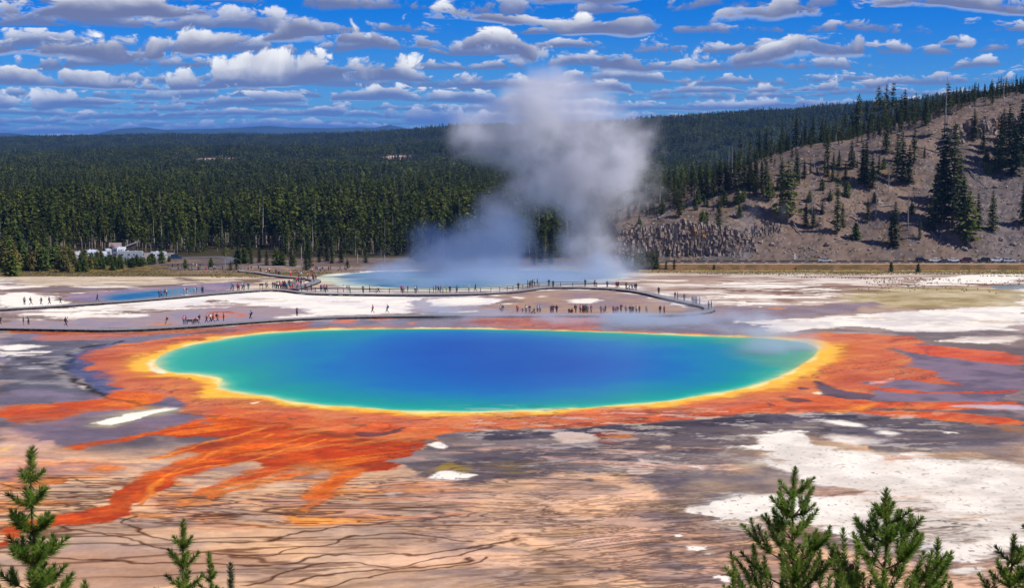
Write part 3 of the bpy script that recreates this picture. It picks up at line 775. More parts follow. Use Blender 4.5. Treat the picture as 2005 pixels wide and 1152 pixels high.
for i, pl in enumerate(([(1580, 820), (1640, 822), (1700, 836), (1660, 836)], [(1720, 846), (1760, 850), (1740, 854)], [(1830, 842), (1880, 848), (1850, 851)], [(1310, 1045), (1340, 1050), (1330, 1054)], [(1375, 1085), (1420, 1092), (1400, 1096)], [(1400, 1100), (1450, 1108), (1430, 1114)],
                        [(1340, 1068), (1390, 1076), (1360, 1080)], [(1352, 914), (1380, 914), (1376, 922)], [(1860, 1118), (1900, 1112), (1920, 1120), (1880, 1126)], [(1400, 1128), (1440, 1134), (1420, 1140)])):
    paint(pl, WHITE, soft=0.5, warp=0.7, seed=208 + i)
speck = ss(vn(x / 0.35, y / 0.7, 81), 0.75, 0.9) * ss(n_mid, -0.4, 0.6) * ss(x, 15, 30) * ss(y, 170, 160)
c = mixc(c, speck * 0.35, A(190, 172, 168))

gw = ss(x - 25, 0, 14) * ss(y, 150, 138) * ss(c.mean(1), .45, .6)
c = mixc(c, gw * np.clip(.35 + .35 * sbm(x / 6, y / 3.0, 650, 5, .6), 0, .85), A(196, 184, 182))
c = mixc(c, ss(c.mean(1), .5, .65) * ss(y, 175, 165) * ss(vn(x / .35, y / .55, 651), .84, .93) * .45, A(120, 108, 106))
# ---- fine dark braided rills: level lines of stretched noise
def rills(region, sx, sy, k, wdt, col, op, seed, ang=0.0, octv=3):
    ca, sa = math.cos(ang), math.sin(ang)
    X_, Y_ = x * ca + y * sa, -x * sa + y * ca
    f = sbm(X_ / sx, Y_ / sy, seed, octv, 0.5) * k
    gy = np.abs(f - np.round(f))
    # |gradient| keeps the line width even
    e = 0.06
    f2 = sbm((X_ - e * sa) / sx, (Y_ + e * ca) / sy, seed, octv, 0.5) * k
    f3 = sbm((X_ + e * ca) / sx, (Y_ + e * sa) / sy, seed, octv, 0.5) * k
    g = np.sqrt(((f2 - f) / e) ** 2 + ((f3 - f) / e) ** 2) + 0.12
    return ss(gy / g, wdt * 1.6, wdt * 0.3) * region * op


orangeness = ss(c[:, 0] / (c[:, 1] + .01), 2.6, 3.4)
lum0 = c.mean(1)
keepm = (1 - orangeness) * (1 - ss(lum0, .56, .66))
wx_ = 1.3 * sbm(x / 13, y / 7, 620, 3); wy_ = 1.0 * sbm(x / 15, y / 9, 621, 3)
x0_, y0_ = x, y
x = x + wx_; y = y + wy_
reg_a = keepm * ss(y, 147, 140) * ss(x - 0.10 * (y - 120), 9, -2)
RB = A(84, 46, 24)
c = mixc(c, rills(reg_a * ss(n_big, -0.9, 0.3), 26, 4.2, 0.8, 0.22, None, 0.8, 501, 0.10, 4), RB)
c = mixc(c, rills(reg_a * ss(n_mid, 0.2, 0.9) * ss(n_big, 0.6, -0.5), 14, 3.0, 0.9, 0.15, None, 0.5, 502, 0.22, 4), A(100, 62, 42))
reg_b = keepm * ss(y, 156, 150) * ss(y, 128, 134) * ss(x, -2, -8)
c = mixc(c, reg_b * ss(sbm(x / 12, y / 2.6, 507, 5, .6), .0, .8) * .6, A(236, 140, 84))
c = mixc(c, reg_b * ss(sbm(x / 10, y / 2.2, 508, 5, .6), .4, 1.1) * .55, A(122, 104, 108))
c = mixc(c, rills(reg_b * ss(n_mid, -0.9, 0.2), 14, 2.4, 1.3, 0.2, None, 0.8, 503, 0.02, 4), A(70, 46, 40))
reg_c = keepm * ss(y, 176, 162) * ss(x, -14, -4) * ss(x - 0.22 * y, 22, 6)
c = mixc(c, reg_c * ss(sbm(x / 9, y / 3.0, 509, 6, .62), .2, 1.1) * .6, A(104, 92, 104))
c = mixc(c, reg_c * ss(sbm(x / 10, y / 3.2, 510, 6, .62), .2, 1.2) * .55, A(236, 190, 176))
c = mixc(c, rills(reg_c * ss(n_big + .5 * n_mid, -0.5, 0.5), 10, 2.2, 1.1, 0.17, None, 0.6, 504, -0.18, 4), A(62, 46, 50))
c = mixc(c, rills(reg_c * ss(y, 152, 138) * ss(x, -8, 4), 9, 1.9, 1.2, 0.18, None, 0.65, 505, 0.28, 4), A(74, 50, 40))
reg_d = keepm * ss(y, 190, 178) * ss(y, 140, 150) * ss(x, -16, -26)
c = mixc(c, reg_d * ss(sbm(x / 10, y / 3.0, 511, 6, .62), .1, 1.0) * .5, A(100, 92, 116))
reg_e = keepm * ss(x, 26, 36) * ss(y, 150, 135)
c = mixc(c, reg_e * (1 - ss(c.mean(1), .35, .5)) * ss(sbm(x / 7, y / 2.8, 512, 6, .65), .1, 1.0) * .65, A(86, 78, 88))
c = mixc(c, reg_e * (1 - ss(c.mean(1), .35, .5)) * ss(sbm(x / 5, y / 1.0, 513, 5, .65), .9, 1.3) * .8, A(226, 214, 212))
x, y = x0_, y0_
for i, (ln, wd) in enumerate((([(128, 1028), (140, 1035), (180, 1045), (240, 1052), (278, 1058), (285, 1068), (330, 1076), (400, 1084), (480, 1088), (530, 1090), (535, 1082), (580, 1074), (640, 1068), (680, 1052), (740, 1044), (790, 1044), (850, 1052), (880, 1058), (940, 1062)], 0.30),
                              ([(262, 1010), (238, 1020), (232, 1028), (280, 1040), (290, 1048), (330, 1056), (380, 1062), (460, 1066), (540, 1062), (555, 1052), (600, 1044), (660, 1036), (720, 1030), (800, 1022), (850, 1016), (900, 1010)], 0.30),
                              ([(60, 1095), (150, 1098), (250, 1100), (330, 1106), (420, 1107), (500, 1108), (560, 1104), (640, 1090), (700, 1084), (760, 1086), (830, 1092), (900, 1080), (960, 1068), (1020, 1056)], 0.34),
                              ([(480, 1150), (520, 1138), (545, 1122), (600, 1112), (660, 1102), (740, 1112), (780, 1110), (840, 1098), (900, 1090), (960, 1072)], 0.30),
                              ([(560, 1148), (620, 1130), (700, 1116), (770, 1120), (850, 1106), (920, 1096)], 0.34), ([(620, 1152), (700, 1136), (780, 1124), (860, 1116), (950, 1096)], 0.28),
                              ([(90, 936), (120, 938), (200, 946), (230, 950)], 0.25), ([(0, 948), (60, 960), (150, 968), (235, 960)], 0.25), ([(0, 975), (80, 976), (220, 974)], 0.25), ([(0, 988), (100, 990), (200, 992)], 0.3), ([(0, 1000), (90, 1002), (170, 1004)], 0.25),
                              ([(300, 992), (380, 994), (480, 1002), (560, 1008), (640, 1010)], 0.25), ([(290, 1006), (400, 1008), (500, 1009), (580, 1010)], 0.25), ([(310, 978), (420, 980), (500, 990)], 0.22))):
    stroke(ln, wd * 1.0, A(76, 40, 20), warp=0.5, ws=3, seed=520 + i, soft=wd * 0.6, op=0.95)

# ---- grassy rim of the flats, road bank, hill soil
gr = A(150, 128, 58); gr2 = A(110, 100, 48)
edge = 545 + 10 * n_big
gm = ss(y, edge - 25, edge + 10)
c = mixc(c, gm * (0.95 - 0.5 * ss(n_f2, 0, 1)), lerp2(gr, A(128, 104, 80), ss(n_mid, -0.5, 0.9)))
gm2 = ss(x, 60, 90) * ss(y, 540, 552) * ss(y, 572, 566)
c = mixc(c, gm2 * 0.8, lerp2(A(150, 130, 70), A(112, 100, 40), ss(n_f2, -0.5, 0.5)))
left_shrub = ss(-x, 35, 60) * ss(y, 430, 455)
c = mixc(c, left_shrub, lerp2(A(128, 110, 60), A(88, 74, 50), ss(n_f2, -0.5, 0.5)))
bare = ss(y, 500, 520) * ss(x, -140, -110) * ss(x, 20, 0)
c = mixc(c, bare * 0.9, lerp2(A(150, 126, 118), A(120, 100, 92), ss(n_f2, -0.5, 0.7)))
paint(EXC, A(190, 200, 190), soft=2.0, warp=1.0, grow=3.0, seed=230)
paint([(640, 541), (690, 531), (800, 528), (830, 531), (720, 536), (670, 541)], WHITE, soft=2.0, warp=1.0, seed=231)
paint(EXC, A(44, 108, 160), A(84, 130, 150), soft=4.0, warp=1.0, wet=0.6, grow=-3, seed=232)
bank = ss(x, 25, 45) * ss(y, 571, 574)
c = mixc(c, bank, lerp2(A(120, 92, 70), A(92, 76, 50), ss(n_f2, -0.5, 0.5)))
c = mixc(c, bank * ss(y, 578.5, 579.5) * ss(y, 584, 583), A(166, 146, 132))
sealed = bank * ss(y, 583, 583.6) * ss(y, 592.6, 592)
c = mixc(c, sealed, A(98, 92, 98))
wt = wt * (1 - bank)
dry = 1 - ss(wt, 0.3, 0.7) * 0.6
inw = ss(POOLD, -0.5, 0.3)
near_m = ss(y, 215, 190)
g1 = sbm((x + wx_) / 7, (y + wy_) / 2.2, 601, 6, 0.64); g2 = sbm(x / 1.3, y / 0.7, 602, 4, 0.65); g3 = sbm(x / 0.4, y / 0.5, 603, 2)
amp = (0.075 * g1 + 0.06 * g2 + 0.05 * g3) * (0.45 + 0.55 * near_m) * dry * (1 - inw)
lum = c.mean(1)
amp = amp * (1 - 0.55 * ss(lum, .45, .75)) * (1 + 1.3 * ss(c[:, 0] / (c[:, 1] + .01), 1.9, 2.6))
c = c * np.clip(1 + amp, 0.5, 1.5)[:, None]
hue = sbm((x + wx_) / 7, (y + wy_) / 3.2, 604, 5, .6) * (1 - inw) * (1 - ss(lum, .4, .65)) * near_m
c = c * (1 + np.stack([0.05 * hue, 0.0 * hue, -0.09 * hue], 1))
mats_ = ss(c[:, 0] / (c[:, 1] + .01), 1.9, 2.6) * (1 - inw)
c = c * (1 - mats_[:, None] * np.array([.13, .08, .34], np.float32)[None, :])
wt = np.minimum(wt, 0.72)
bal = np.array([1.05, 1.0, 0.80], np.float32)[None, :] * (1 - inw[:, None]) + inw[:, None]
C[fi] = np.clip(c * bal, 0.003, 0.93); WET[fi] = wt
EXCIDX = fi
# soil of everything else
r = np.nonzero((Y >= 592.5) | (Y <= 88.5))[0]
xr, yr = X[r], Y[r]
h1 = sbm(xr / 22, yr / 22, 91, 4); h2 = sbm(xr / 4, yr / 4, 92, 4); h3 = vn(xr / 0.8, yr / 0.8, 93)
soil = lerp2(A(126, 106, 92, .88), A(98, 86, 82, .88), ss(h1 + 0.5 * h2, -0.7, 0.8))
soil = mixc(soil, ss(h2 + 0.4 * h1, 0.3, 1.1) * 0.5, A(134, 108, 70, .85))
scree = ss(xr, 165, 200) * ss(yr, 690, 640) + ss(np.abs(xr - 84 - 0.2 * (yr - 600)), 14, 5) * ss(yr, 625, 600)
soil = mixc(soil, np.clip(scree, 0, 1) * 0.8, lerp2(A(120, 110, 106, .85), A(92, 86, 88, .85), ss(h2, -0.6, 0.8)))
h4 = vn(xr / 2.1, yr / 2.1, 94)
soil = mixc(soil, ss(h4, .72, .85) * .35, A(60, 48, 42))
soil = mixc(soil, ss(h3, 0.80, 0.95) * 0.5, A(156, 144, 136))
soil = mixc(soil, ss(h3, 0.22, 0.08) * 0.6, A(60, 48, 42))
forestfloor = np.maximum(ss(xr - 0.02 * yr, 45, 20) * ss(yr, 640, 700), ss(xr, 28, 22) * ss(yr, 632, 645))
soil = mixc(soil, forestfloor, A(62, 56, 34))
soil = mixc(soil, ss(yr, 1300, 1700), A(40, 48, 26))
for (bx0, bx1, by0, by1) in ((371, 470, 300, 322), (745, 810, 290, 312), (60, 170, 306, 324)):
    yb = 2760
    b0, b1 = (bx0 - 1002.5) / F * yb, (bx1 - 1002.5) / F * yb
    mk = ss(xr, b0, b0 + 12) * ss(xr, b1, b1 - 12) * ss(yr, 2660, 2690) * ss(yr, 2860, 2830)
    soil = mixc(soil, mk, A(190, 160, 146))
C[r] = soil

me = bpy.data.meshes.new('ground')
vi = np.arange(nr * nc).reshape(nr, nc)
quads = np.stack([vi[:-1, :-1], vi[:-1, 1:], vi[1:, 1:], vi[1:, :-1]], -1).reshape(-1, 4)
PD = np.full(N, -50.0, np.float32); PD[fi] = POOLD
PDq = PD[quads].mean(1)


def sheet(name, sel, mat):
    q = quads[sel]
    used, inv = np.unique(q.ravel(), return_inverse=True)
    me = bpy.data.meshes.new(name)
    me.vertices.add(len(used)); me.loops.add(q.size); me.polygons.add(len(q))
    co = np.stack([X[used], Y[used], GZ.ravel()[used]], 1).astype(np.float32)
    me.vertices.foreach_set('co', co.ravel())
    me.loops.foreach_set('vertex_index', inv.astype(np.int32))
    me.polygons.foreach_set('loop_start', np.arange(0, q.size, 4, dtype=np.int32))
    me.polygons.foreach_set('use_smooth', np.ones(len(q), bool))
    a = me.color_attributes.new('col', 'FLOAT_COLOR', 'POINT')
    a.data.foreach_set('color', np.concatenate([C[used], WET[used][:, None]], 1).astype(np.float32).ravel())
    me.update()
    me.materials.append(mat)
    o = link(bpy.data.objects.new(name, me))
    return o


def ground_mat(name, water=False):
    m = bpy.data.materials.new(name); m.use_nodes = True
    t = NT(m.node_tree)
    o = t.n('ShaderNodeOutputMaterial')
    at_ = t.n('ShaderNodeAttribute', attribute_name='col')
    co = t.n('ShaderNodeNewGeometry').outputs['Position']
    wet = at_.outputs['Alpha']
    if water:
        nz = t.noise(co, 0.9, 3.0)
        b = t.n('ShaderNodeBsdfPrincipled', {'Base Color': at_.outputs['Color'], 'Roughness': 0.25, 'Specular IOR Level': 0.3, 'IOR': 1.09})
        bn = t.n('ShaderNodeBump', {'Height': nz, 'Strength': 0.35, 'Distance': 0.02})
    else:
        nz = t.noise(co, 2.2, 5.0, 0.65)
        n2 = t.noise(co, 0.35, 3.0)
        f = t.m('ADD', t.m('MULTIPLY', t.m('SUBTRACT', nz, 0.5), 0.30), 1.0)
        f = t.m('ADD', f, t.m('MULTIPLY', t.m('SUBTRACT', n2, 0.5), 0.25))
        cc = t.n('ShaderNodeVectorMath', {0: at_.outputs['Color'], 'Scale': f}, operation='SCALE').outputs[0]
        wv = t.m('MULTIPLY', wet, t.smooth(n2, 0.25, 0.7, 1.15, 0.75), clamp=True)
        b = t.n('ShaderNodeBsdfPrincipled', {'Base Color': cc, 'Roughness': t.n('ShaderNodeMapRange', {0: wv, 1: 0.2, 2: 0.85, 3: 0.85, 4: 0.19}).outputs[0],
                                            'Specular IOR Level': t.n('ShaderNodeMapRange', {0: wv, 1: 0.1, 2: 0.8, 3: 0.10, 4: 0.24}).outputs[0]})
        bn = t.n('ShaderNodeBump', {'Height': nz, 'Strength': t.smooth(wv, 0.0, 0.35, 0.12, 0.0), 'Distance': 0.08})
    t.link(bn.outputs[0], b.inputs['Normal'])
    t.link(b.outputs[0], o.inputs[0])
    return m


inpool = PDq > 0.0
tag(sheet('ground', ~inpool, ground_mat('sinter_ground')), 'white, tan and orange sinter flats with the surrounding land', kind='structure')
tag(sheet('water', inpool, ground_mat('spring_water', True)), 'round hot spring, deep blue with green and yellow rim', kind='structure')
del C, quads, PD

# ------------------------------------------------------------------ foliage and bark
def mat_leaf(name, ca, cb, var=0.35):
    m = bpy.data.materials.new(name); m.use_nodes = True
    t = NT(m.node_tree)
    o = t.n('ShaderNodeOutputMaterial')
    rnd = t.n('ShaderNodeObjectInfo').outputs['Random']
    co = t.n('ShaderNodeTexCoord').outputs['Object']
    nz = t.noise(co, 9.0, 2.0)
    c = t.mix(t.m('ADD', t.m('MULTIPLY', rnd, 0.65), t.m('MULTIPLY', t.smooth(nz, 0.3, 0.7), 0.35)), c4(ca), c4(cb))
    rr = t.m('FRACT', t.m('MULTIPLY', rnd, 7.31))
    c = t.n('ShaderNodeVectorMath', {0: c, 'Scale': t.m('ADD', t.m('MULTIPLY', rr, 2 * var), 1 - var)}, operation='SCALE').outputs[0]
    b = t.n('ShaderNodeBsdfPrincipled', {'Base Color': c, 'Roughness': 0.75, 'Specular IOR Level': 0.15})
    tr = t.n('ShaderNodeBsdfTranslucent', {'Color': c})
    ms = t.n('ShaderNodeMixShader', {0: 0.22, 1: b.outputs[0], 2: tr.outputs[0]})
    t.link(ms.outputs[0], o.inputs[0])
    return m


M_FIR = mat_leaf('fir_needles', (0.026, 0.046, 0.014), (0.075, 0.092, 0.022))
M_PINE = mat_leaf('pine_needles', (0.038, 0.062, 0.010), (0.125, 0.140, 0.020))
M_YOUNG = mat_leaf('young_needles', (0.055, 0.095, 0.016), (0.12, 0.15, 0.026))
M_RUST = mat_leaf('rusty_needles', (0.14, 0.14, 0.030), (0.23, 0.18, 0.05))
M_BARK = mat_basic('pine_bark', (0.15, 0.115, 0.09), 0.9, 0.1, var=0.3, scale=20, objvar=0.3)
M_DEAD = mat_basic('dead_wood', (0.26, 0.24, 0.23), 0.85, 0.15, var=0.25, scale=15, objvar=0.3)
M_PALETRUNK = mat_basic('pale_bark', (0.34, 0.29, 0.25), 0.9, 0.1, var=0.3, scale=15, objvar=0.3)


def conifer_geo(rng, whorls=24, nb=6, cards=4, r=0.16, bare=0.06, top=1.0, power=0.9, droop=0.25, card=0.05, ragged=0.35, curve=0.0, trunk_r=0.012, gap=0.0, twigs=False):
    """crown and trunk of a unit-high conifer"""
    cr, tr = MB(), MB()
    lean = [(rng.uniform(-.012, .012), rng.uniform(-.012, .012)) for _ in range(3)]
    def axis(t):
        return Vector((lean[0][0] * math.sin(t * 3) + lean[1][0] * t, lean[0][1] * math.sin(t * 3.5) + lean[1][1] * t, t))
    tr.tube([axis(t) for t in (0, 0.25, 0.5, 0.75, 0.97)], [trunk_r * 1.15, trunk_r * 0.95, trunk_r * 0.7, trunk_r * 0.4, trunk_r * 0.1], 6)
    for i in range(whorls):
        t = bare + (0.985 - bare) * (i + rng.uniform(-.3, .3)) / whorls
        t = min(max(t, bare), 0.985)
        q = (1 - t) / (1 - bare)
        L0 = r * (q ** power) * (1.0 if q < 0.85 else 1.0 - (q - 0.85) * 2.2) + 0.012
        a0 = rng.uniform(0, 6.28)
        for k in range(nb):
            if rng.random() < gap: continue
            a = a0 + 6.283 * k / nb + rng.uniform(-.4, .4)
            L = L0 * rng.uniform(1 - ragged, 1 + ragged * 0.6)
            o = axis(t); dirv = Vector((math.cos(a), math.sin(a), 0))
            e = o + dirv * L + Vector((0, 0, -droop * L + curve * L * q))
            if twigs and L > 0.05: tr.bar(o, o + (e - o) * 0.8, 0.0035)
            for j in range(cards):
                s = (j + 0.6 + rng.uniform(-.25, .25)) / cards
                p = o + (e - o) * s
                sz = card * (0.55 + 0.6 * (1 - s * 0.5)) * rng.uniform(.7, 1.25) * (0.45 + 0.55 * min(1, q * 2.2))
                d1 = (dirv + Vector((rng.uniform(-.5, .5), rng.uniform(-.5, .5), rng.uniform(-.5, .25)))).normalized()
                d2 = d1.cross(Vector((rng.uniform(-.6, .6), rng.uniform(-.6, .6), 1))).normalized()
                n = Vector((rng.uniform(-1, 1), rng.uniform(-1, 1), rng.uniform(-1, 1))) * 0.25 * sz
                cr.face(p - d1 * sz * .6, p + d2 * sz * .42 + n, p + d1 * sz * .75 + Vector((0, 0, -.12 * sz)), p - d2 * sz * .42 - n)
    for j in range(4):
        p = axis(0.95 + 0.012 * j); s = card * 0.4 * (1 - j * .2)
        a = rng.uniform(0, 6)
        cr.face(p + Vector((math.cos(a) * s * .5, math.sin(a) * s * .5, -s)), p + Vector((-math.cos(a) * s * .5, -math.sin(a) * s * .5, -s)), p + Vector((0, 0, s * 1.4)))
    return cr, tr


rg = random.Random(4)
KINDS = {}
def kind(name, leaf, bark, n, **kw):
    KINDS[name] = []
    for i in range(n):
        cr, tr = conifer_geo(rg, **kw)
        KINDS[name].append((cr.mesh('crown', leaf), tr.mesh('trunk', bark)))
kind('fir', M_FIR, M_BARK, 3, whorls=30, nb=7, cards=4, r=0.175, bare=0.05, power=0.85, card=0.05, ragged=0.4)
kind('slim', M_FIR, M_BARK, 3, whorls=30, nb=6, cards=3, r=0.125, bare=0.10, power=0.6, card=0.05, ragged=0.5, gap=0.1)
kind('tall', M_PINE, M_PALETRUNK, 3, whorls=20, nb=5, cards=3, r=0.11, bare=0.42, power=0.55, card=0.05, ragged=0.6, gap=0.25, droop=0.05, twigs=True, trunk_r=0.009)
kind('broad', M_PINE, M_BARK, 2, whorls=22, nb=7, cards=5, r=0.26, bare=0.10, power=0.7, card=0.065, ragged=0.45, droop=0.1, gap=0.1)
kind('young', M_YOUNG, M_BARK, 3, whorls=16, nb=8, cards=4, r=0.34, bare=0.02, power=0.75, card=0.11, ragged=0.4, droop=-0.2)
kind('marsh', M_RUST, M_DEAD, 3, whorls=18, nb=6, cards=3, r=0.22, bare=0.25, power=0.6, card=0.085, ragged=0.5, droop=0.0, gap=0.1, trunk_r=0.012)


def dead_geo(rng, n=26, r=0.10, lean=0.0, h=1.0):
    b = MB()
    pts = [Vector((lean * t + 0.01 * math.sin(5 * t), 0.008 * math.cos(4 * t), t * h)) for t in (0, .3, .6, .85, 1)]
    b.tube(pts, [.013, .011, .008, .004, .0015], 6)
    for i in range(n):
        t = rng.uniform(.22, .97)
        p = Vector((lean * t, 0, t * h)); a = rng.uniform(0, 6.28); L = r * (1.15 - t) * rng.uniform(.3, 1.3)
        m_ = p + Vector((math.cos(a) * L * .6, math.sin(a) * L * .6, L * rng.uniform(-.3, .3)))
        e = p + Vector((math.cos(a) * L, math.sin(a) * L, L * rng.uniform(-.5, .6)))
        b.tube([p, m_, e], [.0035, .002, .0008], 4, cap=False)
        for q in range(2):
            e2 = m_ + Vector((rng.uniform(-.4, .4), rng.uniform(-.4, .4), rng.uniform(-.4, .4))) * L
            b.bar(m_, e2, .0012)
    return b
DEADM = [dead_geo(rg, 30, 0.13).mesh('dead_tree', M_DEAD), dead_geo(rg, 8, 0.06).mesh('dead_tree', M_DEAD), dead_geo(rg, 40, 0.3).mesh('dead_tree', M_DEAD), dead_geo(rg, 14, 0.10, lean=0.12).mesh('dead_tree', M_DEAD)]

n_pines = 0
_o1 = ['first', 'second', 'third', 'fourth', 'fifth', 'sixth', 'seventh', 'eighth', 'ninth', 'tenth', 'eleventh', 'twelfth', 'thirteenth', 'fourteenth', 'fifteenth', 'sixteenth', 'seventeenth', 'eighteenth', 'nineteenth']
def ordinal(k):
    if k < 19: return _o1[k]
    t_, u_ = divmod(k + 1, 10)
    return {2: 'twentieth', 3: 'thirtieth', 4: 'fortieth'}[t_] if u_ == 0 else {2: 'twenty-', 3: 'thirty-', 4: 'forty-'}[t_] + _o1[u_ - 1]


def tree(kindn, x, y, h, label, group, name='pine_tree', wid=1.0, sink=0.15):
    global n_pines
    n_pines += 1
    cm, tm = KINDS[kindn][rg.randrange(len(KINDS[kindn]))]
    o = empty(name, (x, y, gz(x, y) - sink), rg.uniform(0, 6.28))
    o.scale = (h * wid, h * wid, h)
    tag(o, label, 'tree', group)
    for nm, me in (('trunk', tm), ('crown', cm)):
        link(bpy.data.objects.new(nm, me), o)
    return o


def dead(i, x, y, h, label, group='dead trees on the brown hillside', rz=None):
    o = link(bpy.data.objects.new('dead_tree', DEADM[i]))
    o.location = (x, y, gz(x, y) - 0.2); o.scale = (h * 1.1, h * 1.1, h); o.rotation_euler = (0, 0, rg.uniform(0, 6) if rz is None else rz)
    return tag(o, label, 'dead tree', group)


def hpx(y, px):              # metres for a height in photo pixels at distance y
    return px * y / F


# --- trees of the brown hillside that can be told apart: kind, base x, base y, height (photo px), label
HILL = [
 ('slim', 1864, 447, 210, 'tallest dark spruce of the clump in the middle of the hillside'), ('slim', 1848, 440, 205, 'slim dark spruce with a narrow spire in the middle clump'),
 ('slim', 1833, 445, 130, 'medium spruce on the west edge of the middle clump'), ('fir', 1885, 460, 120, 'leafy spruce low on the east edge of the middle clump'),
 ('broad', 1896, 478, 110, 'wide dark pine standing lowest on the slope above the parked cars'), ('fir', 1914, 450, 75, 'small spruce behind the wide pine above the parked cars'),
 ('fir', 1943, 453, 84, 'lone conical spruce on the grey scree'), ('fir', 2003, 440, 80, 'dark spruce cut off by the edge of the view on the grey scree'),
 ('fir', 1752, 483, 92, 'ragged spruce with a twin top just above the road by the fallen log'), ('slim', 1745, 478, 70, 'thin spruce leaning against the ragged twin-topped one'),
 ('young', 1676, 470, 40, 'round young pine alone low on the brown slope'), ('slim', 1639, 460, 92, 'slender spruce with a bare lower trunk on the brown slope'),
 ('fir', 1650, 446, 50, 'short spruce right behind the slender bare-trunked one'), ('fir', 1578, 445, 55, 'squat bushy spruce at the top of the bare gully'), ('fir', 1592, 446, 45, 'squat spruce touching the bushy one at the gully'),
 ('slim', 1699, 435, 50, 'small slim spruce below the forked dead pine'), ('slim', 1801, 470, 45, 'small thin spruce above the dark parked cars'),
 ('broad', 1543, 430, 120, 'large grey-green pine with a crooked trunk above the steaming gully'), ('fir', 1532, 420, 70, 'dark spruce hugging the large crooked pine'),
 ('tall', 1640, 420, 90, 'thin pine with sparse crown in the middle of the brown slope'),
 ('fir', 1696, 363, 90, 'dark spruce pair member, taller, on the shoulder of the hill'), ('fir', 1688, 355, 80, 'dark spruce pair member, shorter, on the shoulder of the hill'), ('fir', 1708, 368, 70, 'green spruce with wide skirt under the shoulder pair'),
 ('fir', 1766, 356, 100, 'big dark spruce at the head of the pale gully'), ('fir', 1780, 360, 80, 'green spruce beside the pale gully head'), ('slim', 1756, 345, 90, 'slim spruce close behind the gully head spruces'),
 ('slim', 1721, 345, 45, 'small spruce with pointed top between the shoulder pair and the gully'), ('young', 1731, 330, 24, 'tiny round pine between shoulder and gully'),
 ('fir', 1630, 355, 36, 'small dark spruce on the open brown slope below the crest'), ('young', 1610, 372, 24, 'little bush-like pine on the open brown slope'), ('young', 1658, 385, 34, 'compact young spruce on the brown slope below the dead snag'), ('young', 1626, 392, 22, 'very small young pine near the compact one'),
 ('fir', 1810, 310, 26, 'tiny black spruce standing alone on the bare saddle'), ('fir', 1908, 272, 62, 'lone spruce in front of the black rock outcrop'),
 ('tall', 1855, 270, 110, 'tall pine on the crest above the middle clump'), ('fir', 1812, 245, 62, 'pointed spruce on the crest line over the bare saddle'),
 ('slim', 1943, 205, 46, 'dark pointed spruce highest on the skyline'),
 ('fir', 1960, 330, 110, 'huge dark spruce in the shaded grove at the top'), ('fir', 1985, 345, 120, 'widest dark spruce of the shaded grove at the top'), ('fir', 1975, 300, 100, 'dark spruce at the back of the shaded grove'), ('fir', 2000, 320, 130, 'dark spruce at the outer edge of the shaded grove'), ('slim', 1950, 345, 80, 'slim spruce on the lower edge of the shaded grove'), ('young', 1932, 318, 30, 'yellowish young pine in front of the shaded grove'), ('young', 1934, 340, 26, 'small bushy pine in front of the shaded grove'),
 ('young', 1383, 440, 30, 'bright yellow-green young pine on top of the columnar cliff'), ('young', 1375, 445, 36, 'yellow-green young pine at the cliff edge'), ('fir', 1407, 444, 62, 'dark green spruce at the cliff edge beside the yellow-green pines'), ('young', 1363, 412, 22, 'small dark round pine behind the cliff top'),
 ('young', 1252, 455, 30, 'little spruce growing from the face of the columnar cliff'), ('broad', 1330, 425, 55, 'gnarled pine with two curved trunks on the cliff top'), ('young', 1297, 420, 34, 'smoky small pine near the gnarled one'),
 ('young', 1745, 532, 21, 'small bushy pine on the grassy bank below the road'), ('young', 1798, 533, 20, 'smaller dark pine on the grassy bank below the parked cars'), ('young', 1398, 529, 13, 'tiny pine on the grassy bank by the path'),
 ('young', 1558, 529, 6, 'knee-high bush on the grassy bank'), ('fir', 1304, 528, 24, 'twin spruce by the start of the road, taller one'), ('fir', 1320, 529, 26, 'twin spruce by the start of the road, outer one'), ('young', 1285, 524, 20, 'bush pine at the foot of the columnar cliff'), ('young', 1308, 502, 15, 'green shrub under the columnar cliff'), ('young', 1346, 502, 12, 'small green shrub under the cliff'),
 ('fir', 1470, 372, 62, 'dark spruce low on the falling ridge with a bushy foot'), ('broad', 1505, 392, 56, 'wide grey pine at the upper end of the steaming gully'), ('fir', 1560, 352, 60, 'spruce on the stony crest west of the leaning snag'), ('slim', 1620, 318, 64, 'slim spruce on the crest west of the shoulder'), ('fir', 1668, 330, 58, 'broad-skirted spruce under the shoulder crest'), ('fir', 1735, 300, 70, 'thick spruce on the shoulder crest east of the tall pines'),
 ('slim', 1790, 320, 74, 'slim spruce at the edge of the bare saddle'), ('fir', 1480, 385, 40, 'small dark spruce behind the gully ledge'), ('young', 1448, 425, 26, 'single round young pine above the pale ledge'), ('fir', 1822, 452, 70, 'low spruce just west of the middle clump'), ('slim', 1878, 420, 120, 'slim spruce inside the middle clump, east side'), ('fir', 1845, 400, 110, 'spruce at the back of the middle clump'),
 ('fir', 1992, 300, 70, 'spruce at the top edge of the shaded grove'), ('slim', 1965, 280, 70, 'thin spruce growing out of the black outcrop'), ('fir', 1925, 300, 56, 'spruce in the dark hollow below the outcrop'), ('young', 1585, 395, 24, 'round little pine west of the dark slanting log'), ('fir', 1655, 352, 34, 'small spruce between the two brown slopes'), ('young', 1712, 398, 24, 'little pine right above the forked dead pine'),
 ('fir', 1610, 420, 30, 'short spruce beside the slender bare-trunked one'), ('young', 1785, 420, 26, 'yellow-green little pine in the pale gully'), ('fir', 1530, 372, 66, 'dense spruce on the ridge above the crooked pine'),
]
for kd, px, py, hp, lab in HILL:
    x_, y_ = hit(px, py)
    tree(kd, x_, y_, hpx(y_, hp), lab, 'conifers on the brown hillside', 'spruce_tree' if kd in ('fir', 'slim') else 'pine_tree')

